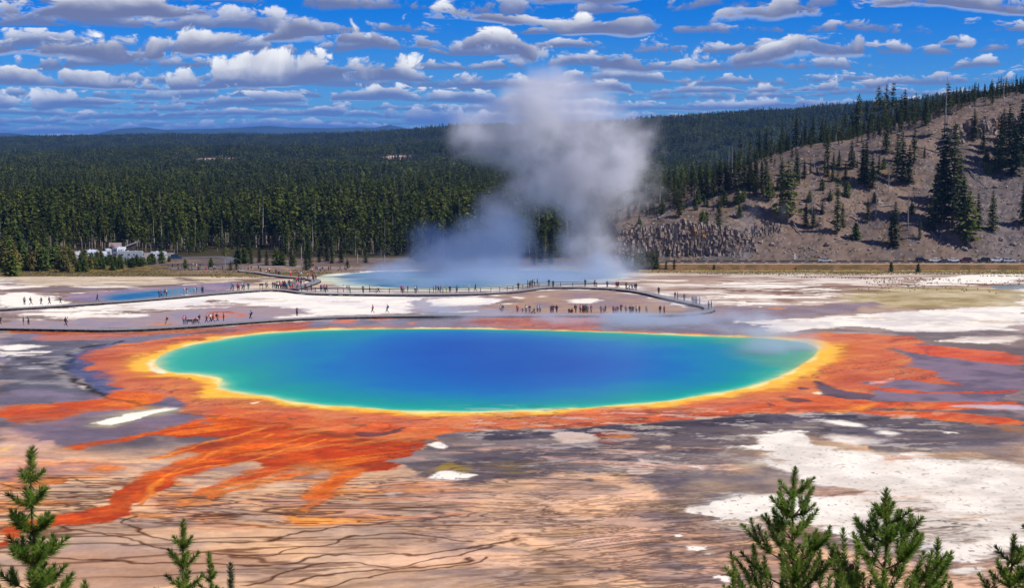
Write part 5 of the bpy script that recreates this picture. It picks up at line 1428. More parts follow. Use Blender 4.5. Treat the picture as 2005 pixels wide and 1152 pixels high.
# ------------------------------------------------------------------ steam
def steam(name, blobs, lo, hi, res, label, noise_s, col, amp_noise=(0.36, 0.62), dens=1.0, warp=6.0, aniso=0.2, nrough=0.6, edge=(0.10, 0.55)):
    """a fog grid: soft blobs (x, y, z, rx, ry, rz, density), torn by noise"""
    me = bpy.data.meshes.new(name); o = link(bpy.data.objects.new(name, me))
    ng = bpy.data.node_groups.new(name + '_fog', 'GeometryNodeTree')
    ng.interface.new_socket('Geometry', in_out='INPUT', socket_type='NodeSocketGeometry')
    ng.interface.new_socket('Geometry', in_out='OUTPUT', socket_type='NodeSocketGeometry')
    L = ng.links
    def nd(k, ins=None, **p):
        n_ = ng.nodes.new(k)
        for a, v in p.items(): setattr(n_, a, v)
        for a, v in (ins or {}).items():
            if isinstance(v, bpy.types.NodeSocket): L.new(v, n_.inputs[a])
            else: n_.inputs[a].default_value = v
        return n_
    def ma(op, a, b=0.0): return nd('ShaderNodeMath', {0: a, 1: b}, operation=op).outputs[0]
    pos = nd('GeometryNodeInputPosition').outputs[0]
    nzc = nd('ShaderNodeTexNoise', {'Vector': pos, 'Scale': noise_s * .6, 'Detail': 3.0}).outputs['Color']
    wv = nd('ShaderNodeVectorMath', {0: nzc, 1: (.5, .5, .5)}, operation='SUBTRACT').outputs[0]
    wv = nd('ShaderNodeVectorMath', {0: wv, 'Scale': warp * 2}, operation='SCALE').outputs[0]
    p2 = nd('ShaderNodeVectorMath', {0: pos, 1: wv}, operation='ADD').outputs[0]
    acc = None
    for (bx, by, bz, rx, ry, rz, d) in blobs:
        q = nd('ShaderNodeVectorMath', {0: p2, 1: (bx, by, bz)}, operation='SUBTRACT').outputs[0]
        q = nd('ShaderNodeVectorMath', {0: q, 1: (1 / rx, 1 / ry, 1 / rz)}, operation='MULTIPLY').outputs[0]
        l2 = nd('ShaderNodeVectorMath', {0: q, 1: q}, operation='DOT_PRODUCT').outputs['Value']
        g = ma('MULTIPLY', ma('EXPONENT', ma('MULTIPLY', l2, -1.1)), d)
        acc = g if acc is None else ma('ADD', acc, g)
    nz = nd('ShaderNodeTexNoise', {'Vector': p2, 'Scale': noise_s, 'Detail': 6.0, 'Roughness': nrough}).outputs[0]
    tear = nd('ShaderNodeMapRange', {0: nz, 1: amp_noise[0], 2: amp_noise[1], 3: 0.0, 4: 1.0}, interpolation_type='SMOOTHSTEP').outputs[0]
    # dense hearts stay, thin rims are torn
    body = nd('ShaderNodeMapRange', {0: ma('ADD', acc, ma('MULTIPLY', ma('SUBTRACT', tear, 0.75), 0.35)), 1: edge[0], 2: edge[1], 3: 0.0, 4: 1.0}, interpolation_type='SMOOTHSTEP').outputs[0]
    tear2 = ma('ADD', ma('MULTIPLY', tear, 0.78), 0.22)
    fin = ma('MULTIPLY', ma('MULTIPLY', ma('MULTIPLY', body, tear2), ma('MINIMUM', acc, 1.3)), dens)
    vc = nd('GeometryNodeVolumeCube', {'Density': fin, 'Min': lo, 'Max': hi, 'Resolution X': res[0], 'Resolution Y': res[1], 'Resolution Z': res[2]})
    m = bpy.data.materials.new(name); m.use_nodes = True
    tt_ = NT(m.node_tree); oo = tt_.n('ShaderNodeOutputMaterial')
    pv = tt_.n('ShaderNodeVolumePrincipled', {'Color': c4(col), 'Density': 1.0, 'Anisotropy': aniso})
    tt_.link(pv.outputs[0], oo.inputs['Volume'])
    sm = nd('GeometryNodeSetMaterial', {'Geometry': vc.outputs[0], 'Material': m})
    go_ = ng.nodes.new('NodeGroupOutput'); ng.nodes.new('NodeGroupInput')
    L.new(sm.outputs[0], go_.inputs[0])
    me.materials.append(m)
    o.modifiers.new('fog', 'NODES').node_group = ng
    return tag(o, label, kind='stuff')


def blob(px, py, Yd, rx, ry, d, rd=None):
    p = at(px, py, Yd); k = Yd / F
    return (p.x, p.y, p.z, rx * k, (rd if rd else (rx + ry) / 2) * k, ry * k, d)


BL = [(1150, 540, 425, 60, 24, 1.1), (1155, 500, 430, 58, 50, 1.05), (1152, 450, 430, 52, 50, .95), (1150, 400, 430, 52, 48, .9), (1130, 355, 430, 58, 46, .9), (1090, 340, 430, 60, 40, .8), (1210, 350, 430, 60, 60, .38), (1235, 400, 434, 46, 60, .2), (1235, 470, 438, 40, 50, .16),
      (1120, 290, 430, 86, 50, 1.1), (1180, 310, 430, 64, 50, .85), (1010, 270, 430, 90, 50, 1.1), (945, 255, 430, 56, 46, 1.0), (1040, 210, 430, 90, 50, 1.1), (1110, 185, 430, 70, 44, .95), (960, 305, 430, 56, 32, .7), (1185, 235, 430, 66, 48, .65),
      (1235, 275, 432, 60, 48, .5), (1290, 250, 434, 50, 38, .30), (1090, 150, 430, 80, 36, .62), (1180, 180, 432, 50, 30, .4), (1290, 440, 438, 54, 66, .24), (1275, 350, 438, 50, 60, .24), (1262, 525, 432, 50, 34, .36), (1320, 300, 440, 50, 50, .16), (1020, 400, 430, 50, 36, .9), (1060, 370, 430, 50, 36, .7), (985, 430, 430, 50, 40, 1.0)]
BLOW = [(720, 552, 372, 70, 16, .8), (830, 556, 366, 90, 16, .95), (950, 552, 366, 90, 22, 1.0), (1060, 548, 372, 90, 22, 1.0), (1160, 545, 380, 60, 24, .9), (1000, 530, 395, 120, 26, .8), (800, 535, 395, 90, 22, .8), (690, 550, 412, 60, 12, .5), (760, 545, 415, 80, 20, .85), (850, 530, 425, 90, 32, 1.0), (950, 520, 430, 90, 44, 1.1), (1050, 545, 425, 80, 20, .9), (880, 490, 430, 60, 44, .85), (935, 465, 430, 56, 46, 1.0), (990, 450, 428, 50, 40, .9), (840, 460, 435, 40, 34, .4), (1010, 500, 435, 46, 36, .5), (1160, 530, 420, 80, 34, .9), (1230, 540, 430, 50, 22, .5)]
steam('steam', [blob(*b) for b in BL], (-58, 385, -12), (66, 475, 62), (196, 120, 136), 'tall grey steam cloud rising from the far pool', 0.070, (0.92, 0.92, 0.95), dens=0.22, amp_noise=(0.43, 0.65), warp=5.0, edge=(0.04, 0.62), nrough=.66)
steam('steam', [blob(*b) for b in BLOW], (-62, 335, -14), (50, 475, 24), (170, 170, 60), 'low bluish steam rolling off the far pool', 0.075, (0.56, 0.68, 0.88), dens=0.16, warp=4.0, edge=(0.05, 0.45))
# thin steam drifting over the near spring and the far boardwalk bend
B2 = [(1420, 640, 283, 120, 14, .50), (1300, 640, 280, 120, 12, .40), (1550, 690, 245, 70, 26, .55), (1480, 665, 262, 90, 16, .55), (1180, 640, 278, 120, 12, .45), (1000, 638, 280, 130, 10, .42), (1500, 700, 240, 60, 30, .3), (1250, 690, 250, 80, 14, .16), (860, 620, 290, 60, 24, .34), (1350, 600, 300, 60, 20, .30), (700, 640, 278, 100, 6, .22), (1450, 600, 305, 50, 16, .15)]
steam('steam', [(q_[0], q_[1], q_[2] + 1.0) + tuple(q_[3:]) for q_ in (blob(*b) for b in B2)], (-40, 225, -0.3), (75, 325, 10), (170, 140, 34), 'thin bluish steam drifting over the rim of the round spring', 0.11, (0.70, 0.78, 0.88), dens=0.85, warp=2.2, edge=(-0.1, 0.5))
B3 = [(1450, 490, 586, 36, 22, .6), (1460, 445, 596, 30, 40, .4), (1530, 410, 606, 24, 30, .4), (1490, 400, 600, 26, 26, .25)]
steam('steam', [blob(*b) for b in B3], (70, 570, -15), (125, 625, 14), (80, 70, 50), 'faint steam puff rising along the gully beside the cliff', 0.09, (0.70, 0.72, 0.78), dens=0.09, warp=4.0)
B4 = [(820, 262, 5100, 10, 7, .8), (816, 270, 5100, 6, 7, .8)]
steam('steam', [blob(*b) for b in B4], (-350, 5060, 20), (-260, 5140, 85), (50, 40, 40), 'small white steam wisp on the far wooded ridge', 0.02, (0.9, 0.9, 0.95), dens=0.02, warp=10.0)

# ------------------------------------------------------------------ the air itself
hz = MB(); hz.box(0, 14500, (262 - 17.2) / 2, 60000, 33000, 262 + 17.2)
M_HAZE = bpy.data.materials.new('haze'); M_HAZE.use_nodes = True
t = NT(M_HAZE.node_tree); o_ = t.n('ShaderNodeOutputMaterial')
pv = t.n('ShaderNodeVolumePrincipled', {'Color': (0.16, 0.42, 1.0, 1), 'Density': 3.4e-5, 'Anisotropy': 0.2})
t.link(pv.outputs[0], o_.inputs['Volume'])
hzo = hz.build('haze', M_HAZE)
tag(hzo, 'thin blue mountain haze', kind='stuff')

# ------------------------------------------------------------------ boardwalks
M_PLANK = mat_basic('weathered_planks', (0.25, 0.235, 0.24), 0.8, 0.2, var=0.25, scale=4.0)
M_BEAM = mat_basic('dark_beams', (0.045, 0.04, 0.042), 0.85, 0.15, var=0.3, scale=4.0)
M_RAIL = mat_basic('rail_wood', (0.085, 0.078, 0.085), 0.75, 0.3, var=0.25, scale=4.0)
DECK = 0.45


def path_w(pts, dz=DECK, n=2):
    return chaikin(np.array([hit(px, py, dz) for px, py in pts]), n, closed=False)


def resample(p, step):
    d = np.hypot(*np.diff(p, axis=0).T); s = np.concatenate([[0], np.cumsum(d)])
    t = np.arange(0, s[-1], step)
    return np.stack([np.interp(t, s, p[:, 0]), np.interp(t, s, p[:, 1])], 1)


def boardwalk(pts, width, label, support_step=2.4):
    p = resample(path_w(pts), 0.75)
    o = empty('boardwalk', (p[0, 0], p[0, 1], 0))
    tag(o, label, 'boardwalk', 'boardwalks')
    org = Vector(o.location)
    tg = np.gradient(p, axis=0); tg /= np.hypot(tg[:, 0], tg[:, 1])[:, None]; nm = np.stack([-tg[:, 1], tg[:, 0]], 1)
    zz = T(p[:, 0], p[:, 1]) + DECK
    deck, beams = MB(), {-1: MB(), 1: MB()}
    for i in range(len(p) - 1):
        a, b = p[i], p[i + 1]
        c_ = (a + b) / 2; an = math.atan2(b[1] - a[1], b[0] - a[0])
        rot = Matrix.Rotation(an, 3, 'Z')
        L = math.hypot(*(b - a))
        for k in range(2):     # pairs of boards with a gap, alternately bleached
            off = rot @ Vector(((k - .5) * L / 2, 0, 0))
            deck.box(c_[0] + off[0] - org[0], c_[1] + off[1] - org[1], (zz[i] + zz[i + 1]) / 2 - 0.04 + 0.008 * ((i * 2 + k) % 3), L / 2 * 0.95, width, 0.07, mat=rot)
        for s in (-1, 1):
            e = (Vector((a[0], a[1], zz[i] - .14)) + Vector((nm[i, 0], nm[i, 1], 0)) * s * (width / 2 - .06)) - org
            f = (Vector((b[0], b[1], zz[i + 1] - .14)) + Vector((nm[i + 1, 0], nm[i + 1, 1], 0)) * s * (width / 2 - .06)) - org
            beams[s].bar(e, f, .10, .15)
    deck.build('deck', M_PLANK, o); [beams[s].build('edge_beam', M_BEAM, o) for s in (-1, 1)]
    q = resample(p, support_step)
    step = max(1, int(math.ceil(len(q) / 98)))
    sm = MB(); sm.box(0, 0, 0, .7, width * 1.02, .34)
    sme = sm.mesh('support', M_BEAM)
    for i in range(0, len(q) - 1, step):
        s_ = bpy.data.objects.new('support', sme)
        an = math.atan2(q[i + 1][1] - q[i][1], q[i + 1][0] - q[i][0])
        s_.location = (q[i][0] - org[0], q[i][1] - org[1], gz(*q[i]) + .12); s_.rotation_euler = (0, 0, an)
        link(s_, o)
    return p, nm


NEARW = [(-80, 641), (0, 641.5), (130, 644), (230, 645.5), (330, 641), (420, 634.5), (480, 630), (600, 622), (740, 618.5), (940, 617), (1090, 617), (1250, 617.5), (1330, 615.5), (1378, 611), (1392, 606), (1386, 600), (1360, 594.5), (1320, 586), (1280, 577), (1245, 569.5), (1200, 565)]
FARW = [(1196, 564.6), (1150, 562.8), (1100, 562), (1062, 562.5), (1030, 567), (1000, 571), (950, 574), (900, 575.5), (800, 576.5), (700, 575.5), (620, 574.5), (592, 572.5)]
MIDW = [(590, 572), (560, 567.8), (520, 567), (480, 569.5), (430, 573.5), (380, 578), (310, 584), (250, 589), (190, 593), (100, 599.5), (0, 605), (-80, 609)]
UPW = [(472, 529.3), (500, 533), (519, 536), (549, 540.5), (597, 545), (616, 547.5), (621, 550), (612, 553.5), (594, 560), (574, 566.2)]
boardwalk(NEARW, 2.1, 'grey boardwalk closest to the round spring, bending back at its far end')
pf, nf = boardwalk(FARW, 2.4, 'boardwalk with a railing along the steaming pool')
boardwalk(MIDW, 1.9, 'railless boardwalk past the small blue pool')
boardwalk(UPW, 2.4, 'short curved boardwalk leading from the sandy path to the crowd')


def railing(p, label, gap=2.6, h=1.05, base=DECK, skip=()):
    p = resample(p, gap)
    o = empty('railing', (p[0, 0], p[0, 1], gz(*p[0])))
    tag(o, label, 'railing', 'wooden railings')
    org = Vector(o.location)
    pm = MB(); pm.box(0, 0, h / 2, .13, .13, h)
    pme = pm.mesh('post', M_RAIL)
    P = [Vector((a, b, gz(a, b) + base)) - org for a, b in p]
    for i, v in enumerate(P[:98]):
        s_ = bpy.data.objects.new('post', pme); s_.location = v; link(s_, o)
    for hh in (h, h * .64, h * .28):
        r_ = MB()
        for a, b in zip(P[:-1], P[1:]):
            r_.bar(a + Vector((0, 0, hh)), b + Vector((0, 0, hh)), .07, .12)
        r_.build('rail', M_RAIL, o)
    return o


def offset(p, d):
    tg = np.gradient(p, axis=0); tg /= np.hypot(tg[:, 0], tg[:, 1])[:, None]
    nm = np.stack([-tg[:, 1], tg[:, 0]], 1)
    nm = np.where((nm[:, 1] < 0)[:, None], -nm, nm)     # away from the viewer
    return p + nm * d
pr_ = path_w([(1166, 563.1), (1100, 562), (1062, 562.5), (1030, 567), (1000, 571), (950, 574), (900, 575.5), (800, 576.5), (700, 575.5), (600, 573.5), (560, 568)])
railing(offset(pr_, 1.3), 'long three-rail wooden railing before the steaming pool', 2.9)
railing(path_w([(566, 562), (580, 557), (600, 552)]), 'short railing behind the crowd on the curved boardwalk', 2.0)
railing(path_w([(316, 523), (350, 522), (400, 521), (440, 520)], 0), 'railing of the path in front of the parked campers, upper one', 2.6, base=0)
railing(path_w([(320, 530.5), (380, 530), (440, 529), (495, 527.5)], 0), 'railing of the path in front of the parked campers, lower one', 2.6, base=0)

# benches on the nearest boardwalk
M_BENCH = mat_basic('dark_bench_wood', (0.03, 0.028, 0.028), 0.7, 0.3)
for i, (px, lab) in enumerate(((371.5, 'dark wooden bench on the boardwalk beside the person in pink-red'), (383.5, 'dark wooden bench on the boardwalk with a seated person in red'))):
    x_, y_ = hit(px, 635.2, DECK)
    o = empty('bench', (x_, y_, gz(x_, y_) + DECK), 0.03)
    tag(o, lab, 'bench', 'benches on the boardwalk')
    for nm_, boxes in (('seat', [(0, 0, .45, 1.05, .42, .06)]), ('backrest', [(0, -.2, .72, 1.05, .05, .30)]), ('leg', [(-.44, 0, .22, .07, .38, .44)]), ('leg', [(.44, 0, .22, .07, .38, .44)])):
        b = MB()
        for bb in boxes: b.box(*bb)
        b.build(nm_, M_BENCH, o)

# ------------------------------------------------------------------ people
def skel(pose):
    J = dict(pelvis=(0, 0, .94, .125), spine=(0, .0, 1.12, .115), chest=(0, 0, 1.33, .14), neck=(0, .01, 1.49, .055), head=(0, .02, 1.575, .085), crown=(0, .01, 1.675, .07))
    for s, n in ((-1, 'l'), (1, 'r')):
        J['sh' + n] = (s * .175, 0, 1.40, .062); J['el' + n] = (s * .235, -.03, 1.14, .043); J['wr' + n] = (s * .245, .07, .91, .028); J['ha' + n] = (s * .245, .10, .83, .034)
        J['hip' + n] = (s * .09, 0, .88, .095); J['kn' + n] = (s * .10, .02, .49, .062); J['an' + n] = (s * .10, -.02, .09, .042); J['toe' + n] = (s * .115, .13, .035, .034)
    def st(n, x, y, z): J[n] = (x, y, z, J[n][3])
    if pose == 'walk':
        st('knr', .10, .20, .52); st('anr', .10, .30, .12); st('toer', .11, .44, .08)
        st('knl', -.10, .02, .48); st('anl', -.10, -.32, .16); st('toel', -.10, -.22, .04)
        st('elr', .23, -.12, 1.15); st('wrr', .22, -.10, .93); st('har', .22, -.08, .86)
        st('ell', -.23, .06, 1.15); st('wrl', -.20, .24, .99); st('hal', -.19, .31, .95)
    if pose == 'photo':
        for s, n in ((-1, 'l'), (1, 'r')):
            st('el' + n, s * .25, .15, 1.27); st('wr' + n, s * .10, .28, 1.50); st('ha' + n, s * .06, .30, 1.58)
    if pose == 'crossed':
        for s, n in ((-1, 'l'), (1, 'r')):
            st('el' + n, s * .25, .02, 1.14); st('wr' + n, s * .05, .20, 1.15); st('ha' + n, -s * .04, .20, 1.17)
        st('knl', -.13, .02, .49); st('anl', -.15, -.02, .09); st('toel', -.18, .13, .035)
    if pose == 'sit':
        for k in list(J):
            if not (k.startswith('kn') or k.startswith('an') or k.startswith('toe')):
                x, y, z, r_ = J[k]; J[k] = (x, y + (0.03 if z < 1.2 else .06), z - .44, r_)
        for s, n in ((-1, 'l'), (1, 'r')):
            st('kn' + n, s * .12, .42, .48); st('an' + n, s * .12, .44, .09); st('toe' + n, s * .13, .58, .035)
            st('el' + n, s * .22, .10, .74); st('wr' + n, s * .14, .34, .62); st('ha' + n, s * .12, .40, .57)
    if pose == 'crouch':
        for k in list(J):
            if not (k.startswith('kn') or k.startswith('an') or k.startswith('toe')):
                x, y, z, r_ = J[k]; J[k] = (x, y - .12 + max(0, z - 1) * .5, z - .62, r_)
        for s, n in ((-1, 'l'), (1, 'r')):
            st('kn' + n, s * .15, .28, .45); st('an' + n, s * .12, .02, .10); st('toe' + n, s * .13, .17, .035)
            st('el' + n, s * .22, .20, .55); st('wr' + n, s * .10, .38, .55); st('ha' + n, s * .07, .44, .57)
    return J


EDG = [('pelvis', 'spine'), ('spine', 'chest'), ('chest', 'neck'), ('neck', 'head'), ('head', 'crown')]
for n_ in 'lr':
    EDG += [('chest', 'sh' + n_), ('sh' + n_, 'el' + n_), ('el' + n_, 'wr' + n_), ('wr' + n_, 'ha' + n_), ('pelvis', 'hip' + n_), ('hip' + n_, 'kn' + n_), ('kn' + n_, 'an' + n_), ('an' + n_, 'toe' + n_)]


def skin_mesh(name, J, edges, root, grow=0.0, sub=1):
    keys = []
    for a, b in edges:
        for k in (a, b):
            if k not in keys: keys.append(k)
    keys.remove(root); keys.insert(0, root)
    me = bpy.data.meshes.new(name)
    me.from_pydata([J[k][:3] for k in keys], [(keys.index(a), keys.index(b)) for a, b in edges], [])
    ob = bpy.data.objects.new(name, me); COL.objects.link(ob)
    md = ob.modifiers.new('skin', 'SKIN'); md.use_smooth_shade = True
    if not len(me.skin_vertices):
        me.attributes.new  # layer is made with the modifier
    for i, k in enumerate(keys):
        r_ = J[k][3] + grow
        me.skin_vertices[0].data[i].radius = (r_, r_)
    me.skin_vertices[0].data[0].use_root = True
    s2 = ob.modifiers.new('sub', 'SUBSURF'); s2.levels = sub; s2.render_levels = sub
    dg = bpy.context.evaluated_depsgraph_get()
    out_ = bpy.data.meshes.new_from_object(ob.evaluated_get(dg))
    out_.name = name
    bpy.data.objects.remove(ob)
    return out_


def add_details(me, J):
    """fingers, nose and ears on the body mesh, so that it stays one mesh"""
    bm_ = bmesh.new(); bm_.from_mesh(me)
    def prong(p, q, r0, r1):
        p = Vector(p); q = Vector(q); d = (q - p).normalized(); s = d.orthogonal().normalized(); t_ = d.cross(s)
        rings = []
        for c_, r_ in ((p, r0), ((p + q) / 2 + s * .002, r0 * .95), (q, r1)):
            rings.append([bm_.verts.new(c_ + (s * math.cos(a) + t_ * math.sin(a)) * r_) for a in (0, 1.57, 3.14, 4.71)])
        for A_, B_ in zip(rings[:-1], rings[1:]):
            for k in range(4): bm_.faces.new((A_[k], A_[(k + 1) % 4], B_[(k + 1) % 4], B_[k]))
        bm_.faces.new(rings[-1])
    for n in 'lr':
        w_, h_ = Vector(J['wr' + n][:3]), Vector(J['ha' + n][:3]); d = (h_ - w_).normalized()
        side = d.cross(Vector((1, 0, 0)))
        side = side.normalized() if side.length > .1 else Vector((0, 0, 1))
        for k, ln in enumerate((.066, .078, .072, .058)):
            o_ = side * (k - 1.5) * .017
            prong(h_ + o_, h_ + o_ * 1.15 + d * ln + Vector((0, .01, 0)), .0085, .006)
        prong(w_ + (h_ - w_) * .5 + side * .02, w_ + (h_ - w_) * .8 + side * .065, .010, .007)
    hx, hy, hz_ = J['head'][:3]
    prong((hx, hy + .075, hz_ + .02), (hx, hy + .105, hz_ + .0), .012, .010)
    for s in (-1, 1): prong((hx + s * .075, hy, hz_ + .02), (hx + s * .098, hy - .012, hz_ + .03), .016, .010)
    bm_.to_mesh(me); bm_.free()


def hair_mesh(J, kind_):
    bm_ = bmesh.new()
    hx, hy, hz_ = J['head'][:3]
    bmesh.ops.create_icosphere(bm_, subdivisions=2, radius=1)
    for v in bm_.verts:
        x_, y_, z_ = v.co
        if y_ > .25 and z_ < .35: v.co.y = .25
        if kind_ == 'long' and z_ < 0: v.co.z *= 2.6; v.co.y = min(v.co.y, 0) * .8
        if kind_ == 'hat' and z_ < .1: v.co.x *= 1.5; v.co.y *= 1.5; v.co.z = max(v.co.z, -.05)
        v.co = Vector((hx + v.co.x * .098, hy - .012 + v.co.y * .108, hz_ + .045 + v.co.z * .098))
    me = bpy.data.meshes.new('hair'); bm_.to_mesh(me); bm_.free()
    me.materials.append(None)
    return me


def pack_mesh(J):
    bm_ = bmesh.new(); bmesh.ops.create_cube(bm_, size=1)
    cx_, cy_, cz_ = J['chest'][:3]
    for v in bm_.verts:
        f = .8 if v.co.z > 0 else 1
        v.co = Vector((cx_ + v.co.x * .30 * f, cy_ - .22 + v.co.y * .18 * f, cz_ - .08 + v.co.z * .44))
    bmesh.ops.bevel(bm_, geom=bm_.edges[:], offset=.03, segments=2, affect='EDGES')
    me = bpy.data.meshes.new('backpack'); bm_.to_mesh(me); bm_.free(); me.materials.append(None)
    return me


POSES = {}
for ps in ('stand', 'walk', 'photo', 'crossed', 'sit', 'crouch'):
    J = skel(ps)
    body = skin_mesh('person', J, EDG, 'pelvis'); add_details(body, J); body.materials.append(None)
    E1 = [e for e in EDG if e[0] in ('spine', 'chest', 'shl', 'shr', 'ell', 'elr') or e == ('pelvis', 'spine')]
    E1 = [e for e in E1 if e not in (('chest', 'neck'),)]
    J1 = dict(J)
    top = skin_mesh('jacket', J1, E1, 'pelvis', 0.018); top.materials.append(None)
    short = skin_mesh('t_shirt', J1, [e for e in E1 if not e[0].startswith('el')], 'pelvis', 0.016); short.materials.append(None)
    E2 = [('pelvis', 'hipl'), ('hipl', 'knl'), ('knl', 'anl'), ('pelvis', 'hipr'), ('hipr', 'knr'), ('knr', 'anr')]
    leg_ = skin_mesh('trousers', J1, E2, 'pelvis', 0.017); leg_.materials.append(None)
    sho = skin_mesh('shorts', J1, [e for e in E2 if not e[0].startswith('kn')], 'pelvis', 0.022); sho.materials.append(None)
    POSES[ps] = dict(body=body, jacket=top, t_shirt=short, trousers=leg_, shorts=sho, hair=hair_mesh(J, 'short'), long=hair_mesh(J, 'long'), hat=hair_mesh(J, 'hat'), backpack=pack_mesh(J))

COLS = dict(red=(.55, .03, .03), dark=(.035, .035, .045), black=(.012, .012, .015), white=(.75, .75, .76), grey=(.22, .22, .24), navy=(.02, .03, .10), blue=(.05, .14, .42), lightblue=(.22, .45, .72), maroon=(.20, .02, .04), pink=(.80, .22, .34), magenta=(.55, .04, .25),
            teal=(.03, .28, .30), turquoise=(.03, .42, .52), green=(.05, .30, .12), lime=(.38, .70, .05), purple=(.16, .08, .26), brown=(.14, .07, .04), orange=(.75, .20, .03), tan=(.50, .38, .25), cream=(.70, .64, .50), jeans=(.07, .12, .24))
MC = {}
def cmat(c):
    if c not in MC: MC[c] = mat_basic('cloth_' + c, COLS[c], 0.85, 0.15, var=0.12)
    return MC[c]
SKINM = [mat_basic('skin', s_, 0.55, 0.35, var=0.05) for s_ in ((.52, .30, .21), (.42, .23, .15), (.22, .12, .08))]
HAIRM = [mat_basic('hair_colour', s_, 0.6, 0.3) for s_ in ((.015, .012, .01), (.07, .035, .015), (.25, .15, .06), (.3, .29, .28))]
CNAME = dict(lightblue='light blue', jeans='blue jeans')


def colname(c): return CNAME.get(c, c)


used_labels = {}
def person(px, py, topc, botc, where, grp, pose='stand', face=None, pack=None, hat=None, size=1.0, shorts=False, dz=DECK, extra='', longh=None):
    x_, y_ = hit(px, py, dz)
    P = POSES[pose]
    o = link(bpy.data.objects.new('person', P['body']))
    o.location = (x_, y_, gz(x_, y_) + dz + (0 if pose != 'sit' else 0))
    face = rg.uniform(0, 6.28) if face is None else face
    o.rotation_euler = (0, 0, face)
    o.scale = (size, size, size)
    def put(nm, me, mat):
        c_ = link(bpy.data.objects.new(nm, me), o)
        c_.material_slots[0].link = 'OBJECT'; c_.material_slots[0].material = mat
    o.material_slots[0].link = 'OBJECT'; o.material_slots[0].material = SKINM[int(px * 7 + py) % 3]
    sl = topc in ('white', 'lime', 'tan', 'pink') and rg.random() < .5
    put('t_shirt' if sl else 'jacket', P['t_shirt' if sl else 'jacket'], cmat(topc))
    put('shorts' if shorts else 'trousers', P['shorts' if shorts else 'trousers'], cmat(botc))
    if hat: put('hat', P['hat'], cmat(hat))
    else: put('hair', P['long' if rg.random() < .4 else 'hair'], HAIRM[int(px * 3) % 4])
    if pack: put('backpack', P['backpack'], cmat(pack))
    verb = {'stand': 'standing', 'walk': 'walking', 'photo': 'with raised arms', 'crossed': 'standing with folded arms', 'sit': 'sitting', 'crouch': 'crouching'}[pose]
    parts = ['child' if size < .75 else 'person', 'in', colname(topc)]
    if botc != topc: parts += ['and', colname(botc) + (' shorts' if shorts else '')]
    if hat: parts += ['with', colname(hat), 'hat']
    elif pack: parts += ['with', colname(pack), 'backpack']
    lab = ' '.join(parts) + ' ' + verb
    PEOPLE.append([o, lab, where, grp, px, colname(topc), extra])
    return o


PEOPLE = []
W_, S_ = 'walk', 'stand'
E, Wd, N_, So = -math.pi / 2, math.pi / 2, 0.0, math.pi        # facing east, west, away, towards the viewer
MB_ = 'on the railless boardwalk by the small pool'
for d in [(48, 598, 'grey', 'dark', S_, N_), (60.5, 598, 'dark', 'grey', W_, E), (81, 598, 'brown', 'dark', W_, Wd), (96.6, 597, 'navy', 'dark', W_, E), (119, 595, 'grey', 'black', W_, Wd), (191, 590.5, 'black', 'dark', W_, Wd),
          (311.5, 583, 'black', 'black', S_, E), (315.5, 583, 'maroon', 'dark', W_, E), (323, 582, 'dark', 'grey', W_, Wd), (326, 581.6, 'white', 'dark', S_, Wd), (361, 579.5, 'lightblue', 'lightblue', S_, N_), (366, 577.5, 'maroon', 'tan', W_, E),
          (381.5, 576.5, 'lightblue', 'tan', W_, Wd), (385, 576, 'dark', 'grey', S_, E), (396, 575, 'teal', 'dark', S_, N_), (398.8, 575, 'maroon', 'grey', S_, E), (453.6, 570.5, 'teal', 'grey', W_, Wd), (457, 570.2, 'dark', 'jeans', S_, E),
          (465.5, 570, 'red', 'maroon', S_, N_), (468.5, 570, 'maroon', 'maroon', S_, E), (475, 569, 'teal', 'dark', W_, Wd), (478, 568.8, 'brown', 'dark', S_, E), (486.5, 568.4, 'black', 'teal', S_, N_), (521, 565.6, 'dark', 'grey', S_, E), (524.2, 565.4, 'white', 'tan', W_, Wd)]:
    person(d[0], d[1], d[2], d[3], MB_, 'visitors by the small pool', d[4], d[5] + rg.uniform(-.4, .4), pack='dark' if d[0] in (60.5, 385, 457) else None, hat='white' if d[0] in (361, 475) else None, dz=DECK)
NB_ = 'on the boardwalk nearest the spring'
for d in [(1, 637, 'dark', 'dark', W_, Wd, None), (46, 637.5, 'maroon', 'grey', S_, E, None), (56, 637.5, 'grey', 'dark', 'photo', So, None), (128.5, 639, 'navy', 'dark', W_, E, None), (132.5, 639.5, 'white', 'pink', S_, Wd, None), (326.6, 637.5, 'dark', 'tan', W_, Wd, 'red'),
          (360, 636.5, 'pink', 'jeans', S_, N_, None), (364, 636, 'black', 'jeans', S_, E, None), (391.5, 634, 'navy', 'tan', S_, E, 'dark'), (405, 632.8, 'grey', 'dark', W_, Wd, None), (412, 632, 'white', 'black', W_, E, 'black'), (417.5, 631.6, 'red', 'dark', W_, Wd, None),
          (425.5, 631.2, 'black', 'jeans', W_, E, 'brown'), (438, 629.6, 'purple', 'dark', S_, Wd, None), (491, 626, 'lightblue', 'black', W_, Wd, 'black'), (581.5, 620, 'brown', 'dark', 'photo', N_, None), (730, 613.6, 'red', 'grey', W_, Wd, None), (758.5, 613.5, 'blue', 'grey', W_, Wd, 'navy')]:
    person(d[0], d[1], d[2], d[3], NB_, 'visitors on the near boardwalk', d[4], d[5] + rg.uniform(-.3, .3), pack=d[6])
o = person(383.4, 634.6, 'red', 'tan', 'on the dark bench by the spring', 'visitors on the near boardwalk', 'sit', So); o.location.y += .0
CW = 'in the long row of viewers before the orange shallows'
